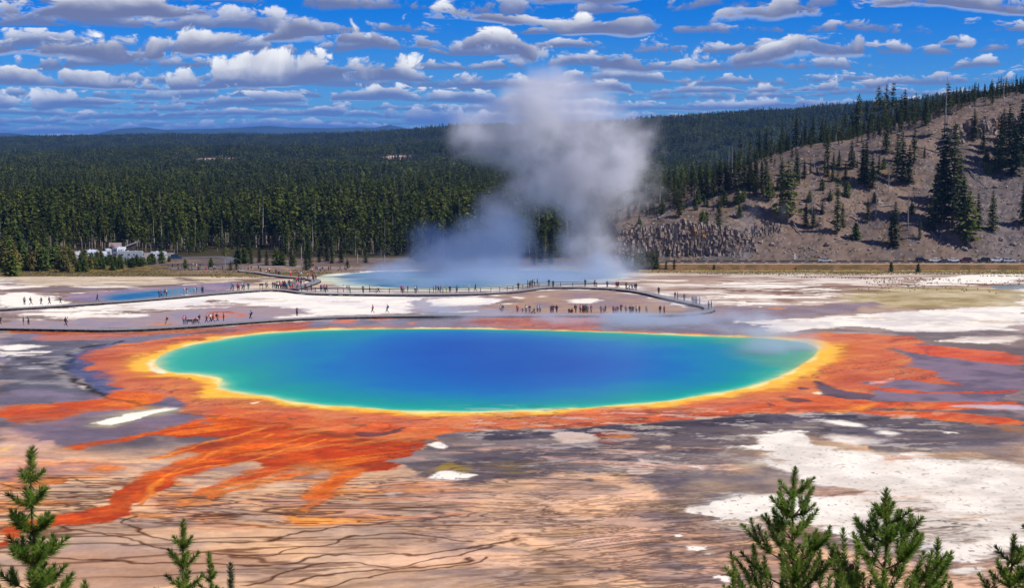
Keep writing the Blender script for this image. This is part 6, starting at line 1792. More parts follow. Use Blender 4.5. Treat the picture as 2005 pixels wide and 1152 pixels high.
for d in [(980.5, 'white', 'grey', S_), (984, 'dark', 'grey', S_), (1013, 'red', 'maroon', S_), (1023, 'red', 'grey', S_, .6), (1029.5, 'white', 'grey', 'crossed'), (1037, 'navy', 'grey', S_), (1052.6, 'white', 'grey', 'crossed'), (1057.6, 'lightblue', 'grey', S_), (1078.6, 'grey', 'navy', S_), (1081.5, 'navy', 'dark', W_),
          (1085, 'red', 'white', 'crossed'), (1090, 'dark', 'dark', S_), (1114.5, 'black', 'black', 'crouch'), (1119, 'maroon', 'black', 'crouch'), (1127, 'black', 'navy', W_), (1136.4, 'white', 'grey', S_), (1140.5, 'brown', 'maroon', S_), (1143.5, 'maroon', 'dark', S_), (1147, 'teal', 'green', S_), (1150.5, 'blue', 'grey', S_), (1157.6, 'brown', 'grey', S_),
          (1177, 'grey', 'grey', S_), (1181.8, 'white', 'white', S_, .7), (1185.4, 'brown', 'grey', W_), (1201, 'pink', 'maroon', S_), (1205, 'orange', 'brown', S_, .85), (1209, 'navy', 'jeans', S_), (1215.8, 'maroon', 'dark', 'photo', 1.12), (1225.5, 'grey', 'dark', S_), (1233, 'maroon', 'grey', S_), (1236, 'dark', 'dark', S_), (1239.4, 'brown', 'dark', S_),
          (1246, 'white', 'dark', 'photo'), (1252, 'navy', 'black', 'crossed'), (1266, 'lightblue', 'grey', S_), (1292.5, 'dark', 'grey', S_), (1300.5, 'maroon', 'brown', 'crossed')]:
    person(d[0], 613.8 if d[0] < 1170 else 615.2, d[1], d[2], CW, 'viewers in the long row', d[3], So + rg.uniform(-.9, .9), size=d[4] if len(d) > 4 else rg.uniform(.94, 1.04), pack='black' if d[0] in (1057.6, 1127) else None, hat='tan' if d[0] in (1013, 1239.4) else None)
LW = 'along the railing of the steaming pool'
for d in [(598, 569.5, 'maroon', 'dark', S_), (609.5, 570.5, 'black', 'black', S_), (628.6, 572, 'purple', 'dark', W_), (632.8, 572, 'dark', 'grey', S_), (636, 572, 'pink', 'dark', S_), (640, 572, 'black', 'black', W_), (672.4, 573, 'white', 'pink', S_), (679.5, 573, 'black', 'white', S_), (683.6, 573, 'black', 'teal', S_), (711, 573.5, 'grey', 'dark', S_, 'white'),
          (724, 573.5, 'pink', 'black', S_), (740.5, 573.5, 'white', 'black', W_), (786, 574, 'magenta', 'black', S_), (790.5, 574, 'pink', 'tan', S_), (798.5, 574, 'black', 'teal', S_), (812.4, 574, 'white', 'dark', S_), (816.4, 573.5, 'blue', 'grey', W_), (849, 574, 'grey', 'grey', S_), (853.5, 574, 'dark', 'grey', S_), (858.5, 574, 'grey', 'dark', W_), (863, 574, 'brown', 'grey', S_),
          (874, 574, 'lime', 'lime', S_), (881, 574, 'black', 'black', S_), (895, 573, 'green', 'jeans', W_), (918, 573, 'tan', 'black', S_, 'white'), (931, 571.5, 'black', 'dark', W_), (1014.8, 567.5, 'black', 'black', S_), (1033.5, 563, 'dark', 'brown', S_), (1037, 564.5, 'black', 'maroon', S_), (1039.8, 562, 'teal', 'dark', S_), (1043, 561, 'black', 'dark', S_), (1046.8, 560.8, 'white', 'black', S_),
          (1052, 560, 'black', 'black', S_), (1074.7, 561, 'navy', 'dark', S_), (1083, 563.5, 'black', 'black', S_), (1145.7, 561, 'black', 'black', S_), (1163.5, 562, 'black', 'dark', 'photo'), (1166.5, 562, 'white', 'orange', S_)]:
    person(d[0], d[1], d[2], d[3], LW, 'visitors along the railing', d[4], rg.choice((N_, E, Wd)) + rg.uniform(-.4, .4), hat=d[5] if len(d) > 5 else None)
BW = 'on the bend of the boardwalk east of the railing'
for d in [(1189, 564, 'blue', 'navy', S_), (1207, 565, 'red', 'maroon', W_, 'white'), (1210.5, 565.2, 'maroon', 'dark', W_), (1226, 566.5, 'dark', 'dark', S_), (1237.8, 568, 'grey', 'jeans', S_), (1242.4, 568.6, 'dark', 'grey', W_), (1245.5, 569, 'black', 'grey', S_), (1289.7, 577.5, 'dark', 'black', S_), (1321.7, 587, 'dark', 'grey', S_), (1326.7, 588, 'grey', 'black', S_), (1339.6, 591, 'black', 'dark', S_),
          (1355, 595, 'dark', 'grey', S_), (1358, 595.4, 'grey', 'grey', S_), (1361.5, 596, 'white', 'dark', S_), (1364, 596.6, 'cream', 'grey', S_), (1369.7, 598, 'grey', 'grey', S_), (1387.6, 606, 'white', 'grey', S_), (1392.6, 605, 'dark', 'dark', S_)]:
    person(d[0], d[1], d[2], d[3], BW, 'visitors on the boardwalk bend', d[4], rg.uniform(0, 6), hat=d[5] if len(d) > 5 else None)
UW = 'on the sandy path west of the crowd'
for d in [(487, 529, 'white', 'red', S_), (492, 529, 'purple', 'grey', S_), (506, 528, 'navy', 'black', S_), (510, 533, 'black', 'black', S_), (521.5, 536, 'white', 'dark', 'sit'), (524.5, 535, 'red', 'dark', W_), (527.5, 534.6, 'white', 'black', S_), (540.4, 538, 'black', 'black', W_), (545.8, 539, 'white', 'black', S_), (548, 539, 'blue', 'dark', S_), (565.4, 541.6, 'lime', 'grey', S_), (569, 542, 'pink', 'red', S_),
          (585, 543.6, 'dark', 'dark', S_), (589.4, 544, 'white', 'grey', S_), (602, 547, 'tan', 'maroon', S_), (605, 547, 'red', 'grey', S_), (612.6, 547.6, 'red', 'black', S_), (614.5, 552, 'maroon', 'black', W_), (618.6, 548, 'teal', 'black', S_)]:
    person(d[0], d[1], d[2], d[3], UW, 'visitors on the sandy path', d[4], rg.uniform(0, 6), dz=DECK)
LO = 'at the overlook by the edge of the forest clearing'
for d in [(608.5, 534, 'white', 'grey'), (610.8, 534, 'cream', 'dark'), (616, 530, 'red', 'grey'), (618.3, 529, 'maroon', 'grey'), (621, 530, 'red', 'dark'), (624, 532, 'lightblue', 'grey'), (627, 533, 'grey', 'dark'), (629.5, 532, 'navy', 'grey'), (632, 529, 'purple', 'black'), (643.4, 530, 'red', 'dark'), (647.3, 529.6, 'maroon', 'grey'), (666, 529, 'dark', 'dark'), (675, 529.6, 'white', 'red'), (677.5, 530, 'grey', 'black'), (744, 527, 'white', 'grey')]:
    person(d[0], d[1], d[2], d[3], LO, 'visitors at the overlook', S_, rg.uniform(0, 6), dz=0.0)
CR = 'in the dense crowd where the boardwalks meet'
for d in [(576, 557, 'black', 'dark'), (580.3, 556.6, 'red', 'dark'), (584.4, 556, 'maroon', 'black'), (590.5, 555, 'navy', 'grey'), (595, 556, 'dark', 'tan'), (534.5, 566.4, 'black', 'grey'), (538.6, 566.2, 'grey', 'tan'), (541.6, 566, 'white', 'dark'), (545, 566.2, 'cream', 'black'), (549.6, 566.6, 'magenta', 'dark'), (552.5, 566.8, 'blue', 'black'), (556, 566.9, 'maroon', 'black'), (557.6, 563.5, 'red', 'dark'), (560, 567, 'turquoise', 'navy'), (562.5, 567.2, 'turquoise', 'black'), (564.5, 563, 'dark', 'grey'),
          (567, 561.5, 'navy', 'dark'), (569.6, 568, 'teal', 'red'), (572.4, 567.6, 'red', 'red'), (554, 563.5, 'black', 'dark'), (547, 563.8, 'dark', 'grey'), (543, 564.4, 'navy', 'tan'), (577, 565.8, 'teal', 'pink'), (582.6, 564.2, 'pink', 'teal'), (589, 562, 'maroon', 'grey')]:
    person(d[0], d[1], d[2], d[3], CR, 'crowd where the boardwalks meet', rg.choice((S_, S_, W_)), rg.uniform(0, 6), dz=DECK)
PK_ = 'behind the railings in front of the parked campers'
for d in [(337.8, 524, 'dark', 'dark'), (347.7, 524, 'black', 'grey'), (349.8, 524.3, 'brown', 'dark'), (362, 525, 'orange', 'tan'), (364.5, 525, 'brown', 'dark'), (378, 523.4, 'white', 'teal'), (384.7, 523.6, 'orange', 'white'), (392, 523, 'navy', 'dark'), (350, 529.6, 'dark', 'navy'), (357, 529.6, 'purple', 'grey'), (368.7, 529.6, 'grey', 'dark'), (375.6, 529.6, 'navy', 'grey'), (388, 529.6, 'dark', 'black'), (391.5, 529.6, 'navy', 'black'),
          (403.8, 529.6, 'magenta', 'red'), (408.6, 529.4, 'black', 'black'), (418.4, 529.2, 'white', 'grey'), (421.4, 529.2, 'lightblue', 'dark'), (435.6, 528.6, 'black', 'black'), (313.5, 589.6, 'tan', 'tan')][:19]:
    person(d[0], d[1], d[2], d[3], PK_, 'visitors in front of the campers', rg.choice((S_, W_)), rg.uniform(0, 6), dz=0.0)

# labels that single each one out: clothing, then the neighbours
from collections import Counter, defaultdict
PEOPLE.sort(key=lambda r_: (r_[3], r_[4]))
byg = defaultdict(list)
for r_ in PEOPLE: byg[r_[3]].append(r_)
cnt = Counter(r_[1] + r_[2] for r_ in PEOPLE)
ORD = ['first', 'second', 'third', 'fourth', 'fifth', 'sixth', 'seventh', 'eighth', 'ninth', 'tenth', 'eleventh', 'twelfth', 'thirteenth', 'fourteenth', 'fifteenth', 'sixteenth', 'seventeenth', 'eighteenth', 'nineteenth', 'twentieth']
for g_, rows in byg.items():
    seen = set()
    for i, r_ in enumerate(rows):
        lab = r_[1] + ' ' + r_[2]
        if cnt[r_[1] + r_[2]] > 1:
            nb = rows[i - 1][5] if i else None; nb2 = rows[i + 1][5] if i + 1 < len(rows) else None
            short = ' '.join(r_[2].split()[-3:])
            lab = r_[1] + (' between %s and %s' % (nb, nb2) if nb and nb2 else ' beside one in %s' % (nb or nb2)) + ', ' + short
        k_ = 0
        base = lab
        while lab in seen:
            k_ += 1; lab = ORD[k_] + ' ' + base
        seen.add(lab)
        ws_ = lab.split()
        tag(r_[0], ' '.join(ws_[:16]), 'person', g_)
print('people', len(PEOPLE))

# pushchairs and an information board
M_BLACK = mat_basic('black_fabric', (.012, .012, .014), 0.8, 0.2)
M_TYRE = mat_basic('rubber', (.01, .01, .01), 0.9, 0.2)
def wheel_mesh(r_, w_, rim=None):
    b = MB()
    n = 14
    for s in (-1, 1):
        pass
    prof = [(r_ * .55, -w_ / 2), (r_ * .92, -w_ / 2), (r_, -w_ / 3), (r_, w_ / 3), (r_ * .92, w_ / 2), (r_ * .55, w_ / 2)]
    vs = []; fs = []
    for k in range(n):
        a = 2 * math.pi * k / n
        for (rr, yy) in prof: vs.append((rr * math.cos(a), yy, rr * math.sin(a)))
    m_ = len(prof)
    for k in range(n):
        for j in range(m_ - 1): fs.append((k * m_ + j, k * m_ + j + 1, ((k + 1) % n) * m_ + j + 1, ((k + 1) % n) * m_ + j))
    b.mesh_part(vs, fs)
    b.m = 1
    for s, j in ((-1, 0), (1, m_ - 1)):
        c_ = (0, prof[j][1] + s * .01, 0)
        for k in range(n):
            p, q = vs[k * m_ + j], vs[((k + 1) % n) * m_ + j]
            b.face(*((c_, p, q) if s < 0 else (c_, q, p)))
    return b.mesh('wheel', [M_TYRE, rim or M_TYRE], smooth=False)
WHS = wheel_mesh(.13, .05)
for px, py, lab, ww in ((1044, 614.2, 'black pushchair in the row of viewers by the orange shallows', 1.0), (1230.5, 567, 'dark pushchair on the boardwalk east of the railing', 1.0)):
    x_, y_ = hit(px, py, DECK)
    o = empty('pushchair', (x_, y_, gz(x_, y_) + DECK), 1.3); tag(o, lab, 'pushchair', 'pushchairs')
    b = MB(); b.box(0, 0, .42, .42, .5, .08); b.box(0, -.22, .62, .42, .08, .42); b.build('seat', M_BLACK, o)
    b = MB()
    for k in range(5):
        a = k * .35; b.box(0, -.18 + .16 * math.sin(a * 1.2), .86 + .06 * math.cos(a) * (1 - k * .1), .44, .14, .05)
    b.build('hood', M_BLACK, o)
    b = MB()
    for s in (-1, 1):
        b.bar((s * .22, .28, .14), (s * .22, -.42, .98), .03); b.bar((s * .22, -.26, .14), (s * .22, .12, .45), .03)
    b.bar((-.22, -.42, .98), (.22, -.42, .98), .03); b.build('frame', M_RAIL, o)
    for sx in (-1, 1):
        for sy in (.28, -.28):
            w_ = link(bpy.data.objects.new('wheel', WHS), o); w_.location = (sx * .23, sy, .13); w_.rotation_euler = (0, 0, math.pi / 2)
x_, y_ = hit(510, 566, DECK)
o = empty('information_board', (x_, y_ + 1.2, gz(x_, y_) + .2)); tag(o, 'small tilted information board beside the boardwalk west of the crowd', 'sign')
b = MB(); b.box(0, 0, 1.15, .9, .06, .5, mat=Matrix.Rotation(.6, 3, 'X')); b.build('panel', M_RAIL, o)
for s in (-1, 1):
    b = MB(); b.box(s * .3, 0, .5, .1, .1, 1.1); b.build('post', M_RAIL, o)
M_WHITEP = mat_basic('white_paint', (.78, .78, .78), .6, .3)
x_ = U(1558) * 595; o = empty('road_sign', (x_, 595, gz(x_, 595))); tag(o, 'narrow white sign post at the foot of the slope behind the road', 'sign')
b = MB(); b.box(0, 0, 1.7, .7, .05, 2.2); b.build('panel', M_WHITEP, o)
b = MB(); b.box(0, .07, .9, .12, .08, 1.9); b.build('post', M_RAIL, o)

# ------------------------------------------------------------------ vehicles
M_GLASSD = mat_basic('dark_glass', (.015, .02, .03), 0.08, 0.6)
M_RIM = mat_basic('wheel_rim', (.45, .45, .47), 0.35, 0.5, metal=.7)
M_LAMP = mat_basic('head_lamp', (.75, .75, .72), 0.15, 0.6)
M_TAIL = mat_basic('tail_lamp', (.45, .01, .01), 0.3, 0.5)
WHEEL = wheel_mesh(.35, .24, M_RIM)
PAINT = {}
def paintmat(nm, c_):
    if nm not in PAINT: PAINT[nm] = mat_basic('paint_' + nm, c_, 0.25, 0.6, var=0.02)
    return PAINT[nm]


def loft(b, rings):
    n = len(rings[0]); vs = [p for r_ in rings for p in r_]
    fs = [(i * n + k, i * n + (k + 1) % n, (i + 1) * n + (k + 1) % n, (i + 1) * n + k) for i in range(len(rings) - 1) for k in range(n)]
    fs.append(tuple(range(n))[::-1]); fs.append(tuple((len(rings) - 1) * n + k for k in range(n)))
    b.mesh_part(vs, fs)


SHAPES = {  # length, width, lower body profile (x, top z, bottom z), cabin (x0 base, x0 top, x1 top, x1 base, roof z)
 'sedan': (4.7, 1.8, [(-2.35, .62, .38), (-2.25, .90, .25), (-1.3, .98, .22), (.9, .95, .22), (2.1, .80, .22), (2.35, .62, .35)], (-1.75, -1.0, .45, 1.15, 1.43)),
 'suv': (4.8, 1.92, [(-2.4, .75, .45), (-2.33, 1.06, .32), (-1.3, 1.10, .30), (1.0, 1.08, .30), (2.2, .98, .30), (2.4, .72, .4)], (-2.3, -2.0, .35, 1.1, 1.80)),
 'pickup': (5.6, 1.95, [(-2.8, .80, .50), (-2.75, 1.08, .42), (-1.0, 1.10, .38), (1.0, 1.10, .38), (2.5, 1.02, .38), (2.8, .80, .45)], (-.95, -.75, .75, 1.35, 1.82)),
}


def car(kind_, x, y, rz, pname, pc, label, group, z=None, canopy=False):
    Lg, Wd_, prof, (c0, c1, c2, c3, rz_) = SHAPES[kind_]
    o = empty({'sedan': 'parked_car', 'suv': 'parked_suv', 'pickup': 'pickup_truck'}[kind_], (x, y, (gz(x, y) if z is None else z) + .02), rz)
    tag(o, label, 'car' if kind_ != 'pickup' else 'pickup truck', group)
    pm = paintmat(pname, pc)
    b = MB(); w = Wd_ / 2
    rings = []
    for (px_, zt, zb) in prof:
        k = .88 if abs(px_) > Lg / 2 - .05 else 1.0
        rings.append([(px_, -w * k, zb + .08), (px_, -w * k, zt - .10), (px_, -w * k * .93, zt), (px_, w * k * .93, zt), (px_, w * k, zt - .10), (px_, w * k, zb + .08), (px_, w * k * .8, zb), (px_, -w * k * .8, zb)])
    loft(b, rings)
    zb = prof[2][1] - .03; wt_ = w * .78
    q = lambda xx, ww, zz: [(xx, -ww, zz), (xx, ww, zz)]
    B_, T_ = [q(c0, w * .94, zb), q(c3, w * .94, zb)], [q(c1, wt_, rz_), q(c2, wt_, rz_)]
    if canopy: B_[0] = q(-2.7, w * .94, zb); T_[0] = q(-2.6, wt_, rz_)
    b.mesh_part([*B_[0], *B_[1], *T_[0], *T_[1]], [(4, 5, 7, 6)[::-1], (0, 1, 5, 4), (2, 3, 7, 6)[::-1], (0, 2, 6, 4)[::-1], (1, 3, 7, 5), (0, 1, 3, 2)])
    if kind_ == 'pickup' and not canopy:     # the open load bed
        b.box(-1.87, w * .9, 1.14, 1.7, .08, .16); b.box(-1.87, -w * .9, 1.14, 1.7, .08, .16); b.box(-2.74, 0, 1.14, .08, w * 1.8, .16)
    body = b.build('body', pm, o)
    def lerp(p, q_, f): return tuple(p[i] + (q_[i] - p[i]) * f for i in range(3))
    def pane(nm, a0, a1, t0, t1, out):
        g = MB()
        lo0, lo1 = lerp(a0, t0, .12), lerp(a1, t1, .12); hi0, hi1 = lerp(a0, t0, .88), lerp(a1, t1, .88)
        c0_, c1_, c2_, c3_ = lerp(lo0, lo1, .06), lerp(lo0, lo1, .94), lerp(hi0, hi1, .94), lerp(hi0, hi1, .06)
        off = Vector(out) * .012
        g.face(*[tuple(Vector(p) + off) for p in (c0_, c1_, c2_, c3_)])
        g.face(*[tuple(Vector(p) - off * .2) for p in (c3_, c2_, c1_, c0_)])
        g.build(nm, M_GLASSD, o)
    pane('windscreen', B_[1][0], B_[1][1], T_[1][0], T_[1][1], (1, 0, .4))
    pane('rear_window', B_[0][0], B_[0][1], T_[0][0], T_[0][1], (-1, 0, .3))
    for s in (0, 1):
        sg = -1 if s == 0 else 1
        m0, m1 = lerp(B_[0][s], B_[1][s], .52), lerp(T_[0][s], T_[1][s], .52)
        pane('side_window', B_[0][s], m0, T_[0][s], m1, (0, sg, .2)); pane('side_window', m0, B_[1][s], m1, T_[1][s], (0, sg, .2))
    for s in (-1, 1):
        for xx in (-Lg * .30, Lg * .31):
            wh = link(bpy.data.objects.new('wheel', WHEEL), o); wh.location = (xx, s * (w - .10), .35)
        hl = MB(); hl.box(Lg / 2 - .10, s * w * .68, prof[-1][1] - .02, .12, .32, .14); hl.build('headlight', M_LAMP, o)
        tl = MB(); tl.box(-Lg / 2 + .05, s * w * .76, prof[0][1] + .08, .10, .16, .26); tl.build('tail_light', M_TAIL, o)
    bp = MB(); bp.box(Lg / 2 - .02, 0, prof[-1][2] + .12, .12, Wd_ * .86, .16); bp.build('bumper', M_RAIL, o)
    return o


GRP = 'cars parked along the road under the hill'
YR = 588.3
for kind_, px, yy, fl, pn, pc, lab, cp in (
    ('pickup', 1617, 587.0, 0, 'silver', (.50, .50, .50), 'silver pickup truck driving alone on the road under the hill', False),
    ('suv', 1807, 589.5, 0, 'black', (.010, .011, .013), 'black boxy off-roader at the west end of the parked row', False),
    ('sedan', 1833, 590.0, math.pi, 'white', (.75, .76, .77), 'white saloon car between the black off-roader and the slate one', False),
    ('sedan', 1853, 585.6, 0, 'slate', (.05, .07, .085), 'slate grey saloon standing closer to the flats than its neighbours', False),
    ('sedan', 1870, 589.6, 0, 'white', (.75, .76, .77), 'white hatchback half hidden by the slate grey saloon', False),
    ('suv', 1893, 589.0, math.pi, 'maroon', (.07, .012, .012), 'dark red estate between the white hatchback and the black crossover', False),
    ('suv', 1929, 588.4, math.pi, 'black', (.010, .011, .013), 'black crossover next to the white pickup', False),
    ('pickup', 1956, 588.3, math.pi, 'white', (.75, .76, .77), 'white pickup truck between black crossover and silver wagon', False),
    ('suv', 1979, 586.8, 0, 'silver', (.50, .50, .50), 'silver wagon at the east end of the parked row', False)):
    car(kind_, U(px) * yy, yy, fl, pn, pc, lab, GRP)

# low log barriers along both edges of the road
def barrier(pts, label, name='guard_rail', gap=4.0, ln=3.0, mat=None, hh=.35):
    p = resample(np.array(pts), gap)
    o = empty(name, (p[0, 0], p[0, 1], 0)); tag(o, label, 'barrier', 'low barriers along the roads')
    b = MB()
    lm = MB(); lm.box(0, 0, 0, ln, .3, hh); lme = lm.mesh('log', mat or M_BEAM)
    for i in range(min(len(p) - 1, 98)):
        s_ = link(bpy.data.objects.new('log', lme), o)
        s_.location = (p[i, 0] - p[0, 0], p[i, 1] - p[0, 1], gz(*p[i]) + hh * .6); s_.rotation_euler = (0, 0, math.atan2(p[i + 1, 1] - p[i, 1], p[i + 1, 0] - p[i, 0]))
barrier([(62, 593), (215, 593)], 'line of low dark logs along the hill side of the road', gap=5.5, ln=4.2)
barrier([(58, 582.6), (215, 582.6)], 'line of low dark logs along the flats side of the road', gap=4.6, ln=3.4)

# campers on the gravel lot
M_CAMP = paintmat('camper_white', (.58, .59, .62))
def camper(px, py, L_, H_, ang, label, stripes=(.10, .25, .55), kind_='motorhome', over=True, base=(.56, .58, .62)):
    x, y = hit(px, py)
    o = empty(kind_, (x, y, gz(x, y) + .02), ang); tag(o, label, 'camper van', 'campers on the gravel lot')
    W2 = 1.2; bm_ = paintmat('camper_%d' % int(base[0] * 100), base)
    b = MB()
    # side profile extruded across the width, cab sloping at the front
    f = L_ / 2
    pr = [(-f, .45), (f - .1, .45), (f, .75), (f - .05, 1.25), (f - .75, 1.45), (f - 1.05, 1.95), (f - (.15 if over else 1.15), 2.15), (f - (.05 if over else 1.25), H_ - .35), (f - (.6 if over else 1.5), H_), (-f + .08, H_), (-f, H_ - .12)]
    if not over: pr = [(-f, .45), (f - .1, .45), (f, .8), (f - .05, 1.3), (f - .25, H_ - .4), (f - .6, H_), (-f + .08, H_), (-f, H_ - .12)]
    n = len(pr)
    vs = [(a, -W2, z_) for a, z_ in pr] + [(a, W2, z_) for a, z_ in pr]
    b.mesh_part(vs, [tuple(range(n)), tuple(range(n, 2 * n))[::-1]] + [(k, (k + 1) % n + n - (n if (k + 1) % n + n >= 2 * n else 0), 0, 0)[:0] or (k + n, (k + 1) % n + n, (k + 1) % n, k) for k in range(n)])
    b.build('body', bm_, o)
    sm_ = mat_basic('stripe', stripes, .4, .4) if ('stripe%s' % (stripes,)) not in PAINT else PAINT['stripe%s' % (stripes,)]
    PAINT['stripe%s' % (stripes,)] = sm_
    for s in (-1, 1):
        for xx, zz, ww, hh in ((-f * .62, 2.0, 1.0, .55), (-f * .12, 2.0, .9, .6), (f * .28, 2.0, .6, .5)):
            g = MB(); g.box(xx, s * (W2 + .006), zz, ww, .02, hh); g.build('side_window', M_GLASSD, o)
        g = MB()
        for k in range(5): g.box(-f * .7 + k * f * .33, s * (W2 + .008), 1.05 + .10 * k, f * .42, .016, .22, mat=Matrix.Rotation(-.25 * s * s, 3, 'Y'))
        g.build('stripe', sm_, o)
        for xx in (-f * .45, f * .62):
            wh = link(bpy.data.objects.new('wheel', WHEEL), o); wh.location = (xx, s * (W2 - .12), .38); wh.scale = (1.1, 1.1, 1.1)
    g = MB(); g.box(-f * .25, W2 + .012, 1.35, .7, .03, 1.75); g.build('door', paintmat('camper_door', (.6, .62, .66)), o)
    g = MB()
    zf = (1.68 if over else 1.75)
    g.face((f - .70, -1.0, 1.50), (f - .70, 1.0, 1.50), (f - .98, .95, 1.95), (f - .98, -.95, 1.95)) if over else g.face((f - .05, -1.05, 1.5), (f - .05, 1.05, 1.5), (f - .22, 1.0, 2.3), (f - .22, -1.0, 2.3))
    for i in range(len(g.v)): g.v[i] = (g.v[i][0] + .05, g.v[i][1], g.v[i][2])
    g.build('windscreen', M_GLASSD, o)
    g = MB(); g.box(-f - .006, 0, 2.0, .02, 1.2, .6); g.build('rear_window', M_GLASSD, o)
    g = MB(); g.box(-f * .2, 0, H_ + .12, .9, .8, .26, .85); g.build('air_conditioner', M_CAMP, o)
    g = MB(); g.box(f * .4, .2, H_ + .07, .5, .5, .14, .8); g.build('roof_vent', M_CAMP, o)
    g = MB(); g.box(f + .02, 0, .62, .12, 2.1, .2); g.build('bumper', M_RAIL, o)
    return o


CB = [(311, 508.5, 6.6, 3.3, .35, 'white motorhome standing apart beside the path entrance', (.05, .12, .22), True, (.56, .58, .62)),
      (256, 508, 10.5, 3.4, .12, 'long grey coach motorhome in front of the two toilet huts', (.20, .24, .26), False, (.42, .46, .48)),
      (234, 499, 6.6, 3.3, 1.2, 'white camper behind the long grey coach', (.25, .26, .3), True, (.56, .58, .62)),
      (212, 503, 6.6, 3.3, 1.9, 'white camper with bright blue side graphics next to the long coach', (.02, .14, .55), True, (.56, .58, .62)),
      (197, 508, 6.2, 3.2, 1.35, 'white camper with pale blue stripes in the middle of the lot', (.2, .45, .75), True, (.56, .58, .62)),
      (178, 505, 6.2, 3.3, .9, 'white and blue camper with a dark rear beside the marsh pines', (.03, .10, .40), True, (.50, .56, .66)),
      (159, 507, 5.8, 3.1, .3, 'cream camper half hidden by the marsh pines', (.3, .25, .2), True, (.66, .62, .56)),
      (144, 510, 6.4, 3.0, 1.0, 'white camper mostly hidden behind the marsh pines at the west end', (.3, .3, .35), True, (.56, .58, .62)),
      (46, 484, 7.0, 3.3, 1.3, 'white motorhome alone among trees west of the lot', (.3, .3, .33), True, (.56, .58, .62)),
      (73, 468, 6.0, 3.0, .5, 'small white van roof showing deep among the trees', (.3, .3, .33), True, (.56, .58, .62)),
      ]
for a in CB: camper(a[0], a[1], a[2], a[3], a[4], a[5], a[6], over=a[7], base=a[8])
G2 = 'cars on the gravel lot'
for kind_, px, py, a, pn, pc, lab in (('suv', 171, 513.5, .1, 'darkgreen', (.02, .05, .05), 'dark green car in front of the blue and white camper'), ('suv', 197, 515, .15, 'darkblue', (.02, .06, .12), 'dark blue car in front of the pale striped camper'), ('suv', 212, 497, .2, 'black', (.01, .011, .013), 'black car at the back of the lot before the brown hut'),
                                      ('suv', 134, 501, .3, 'black', (.01, .011, .013), 'black car beyond the cream camper'), ('sedan', 108, 502, .2, 'darkblue', (.02, .06, .12), 'dark blue saloon behind the marsh pines'), ('suv', 90, 490, .4, 'maroon', (.07, .012, .012), 'maroon car under the trees west of the lot'), ('suv', 345, 507, .1, 'darkblue', (.02, .06, .12), 'dark car parked east of the lone white motorhome'), ('sedan', 236, 514, .1, 'silver', (.5, .5, .5), 'silver saloon before the long grey coach')):
    x_, y_ = hit(px, py); car(kind_, x_, y_, a, pn, pc, lab, G2)
G3 = 'cars on the upper forest road'
for kind_, px, py, a, pn, pc, lab in (('pickup', 432, 421, .35, 'silver', (.5, .5, .5), 'pale pickup at the top of the upper forest road'), ('suv', 425, 429.5, .4, 'black', (.01, .011, .013), 'black car coming down the upper forest road'), ('suv', 404, 440, .6, 'darkgrey', (.05, .05, .055), 'dark grey car at the lowest visible bend of the upper road'), ('sedan', 339, 437, .1, 'white', (.75, .76, .77), 'white car at the west end of the upper road')):
    x_, y_ = hit(px, py); car(kind_, x_, y_, a, pn, pc, lab, G3, z=gz(x_, y_) + .12)

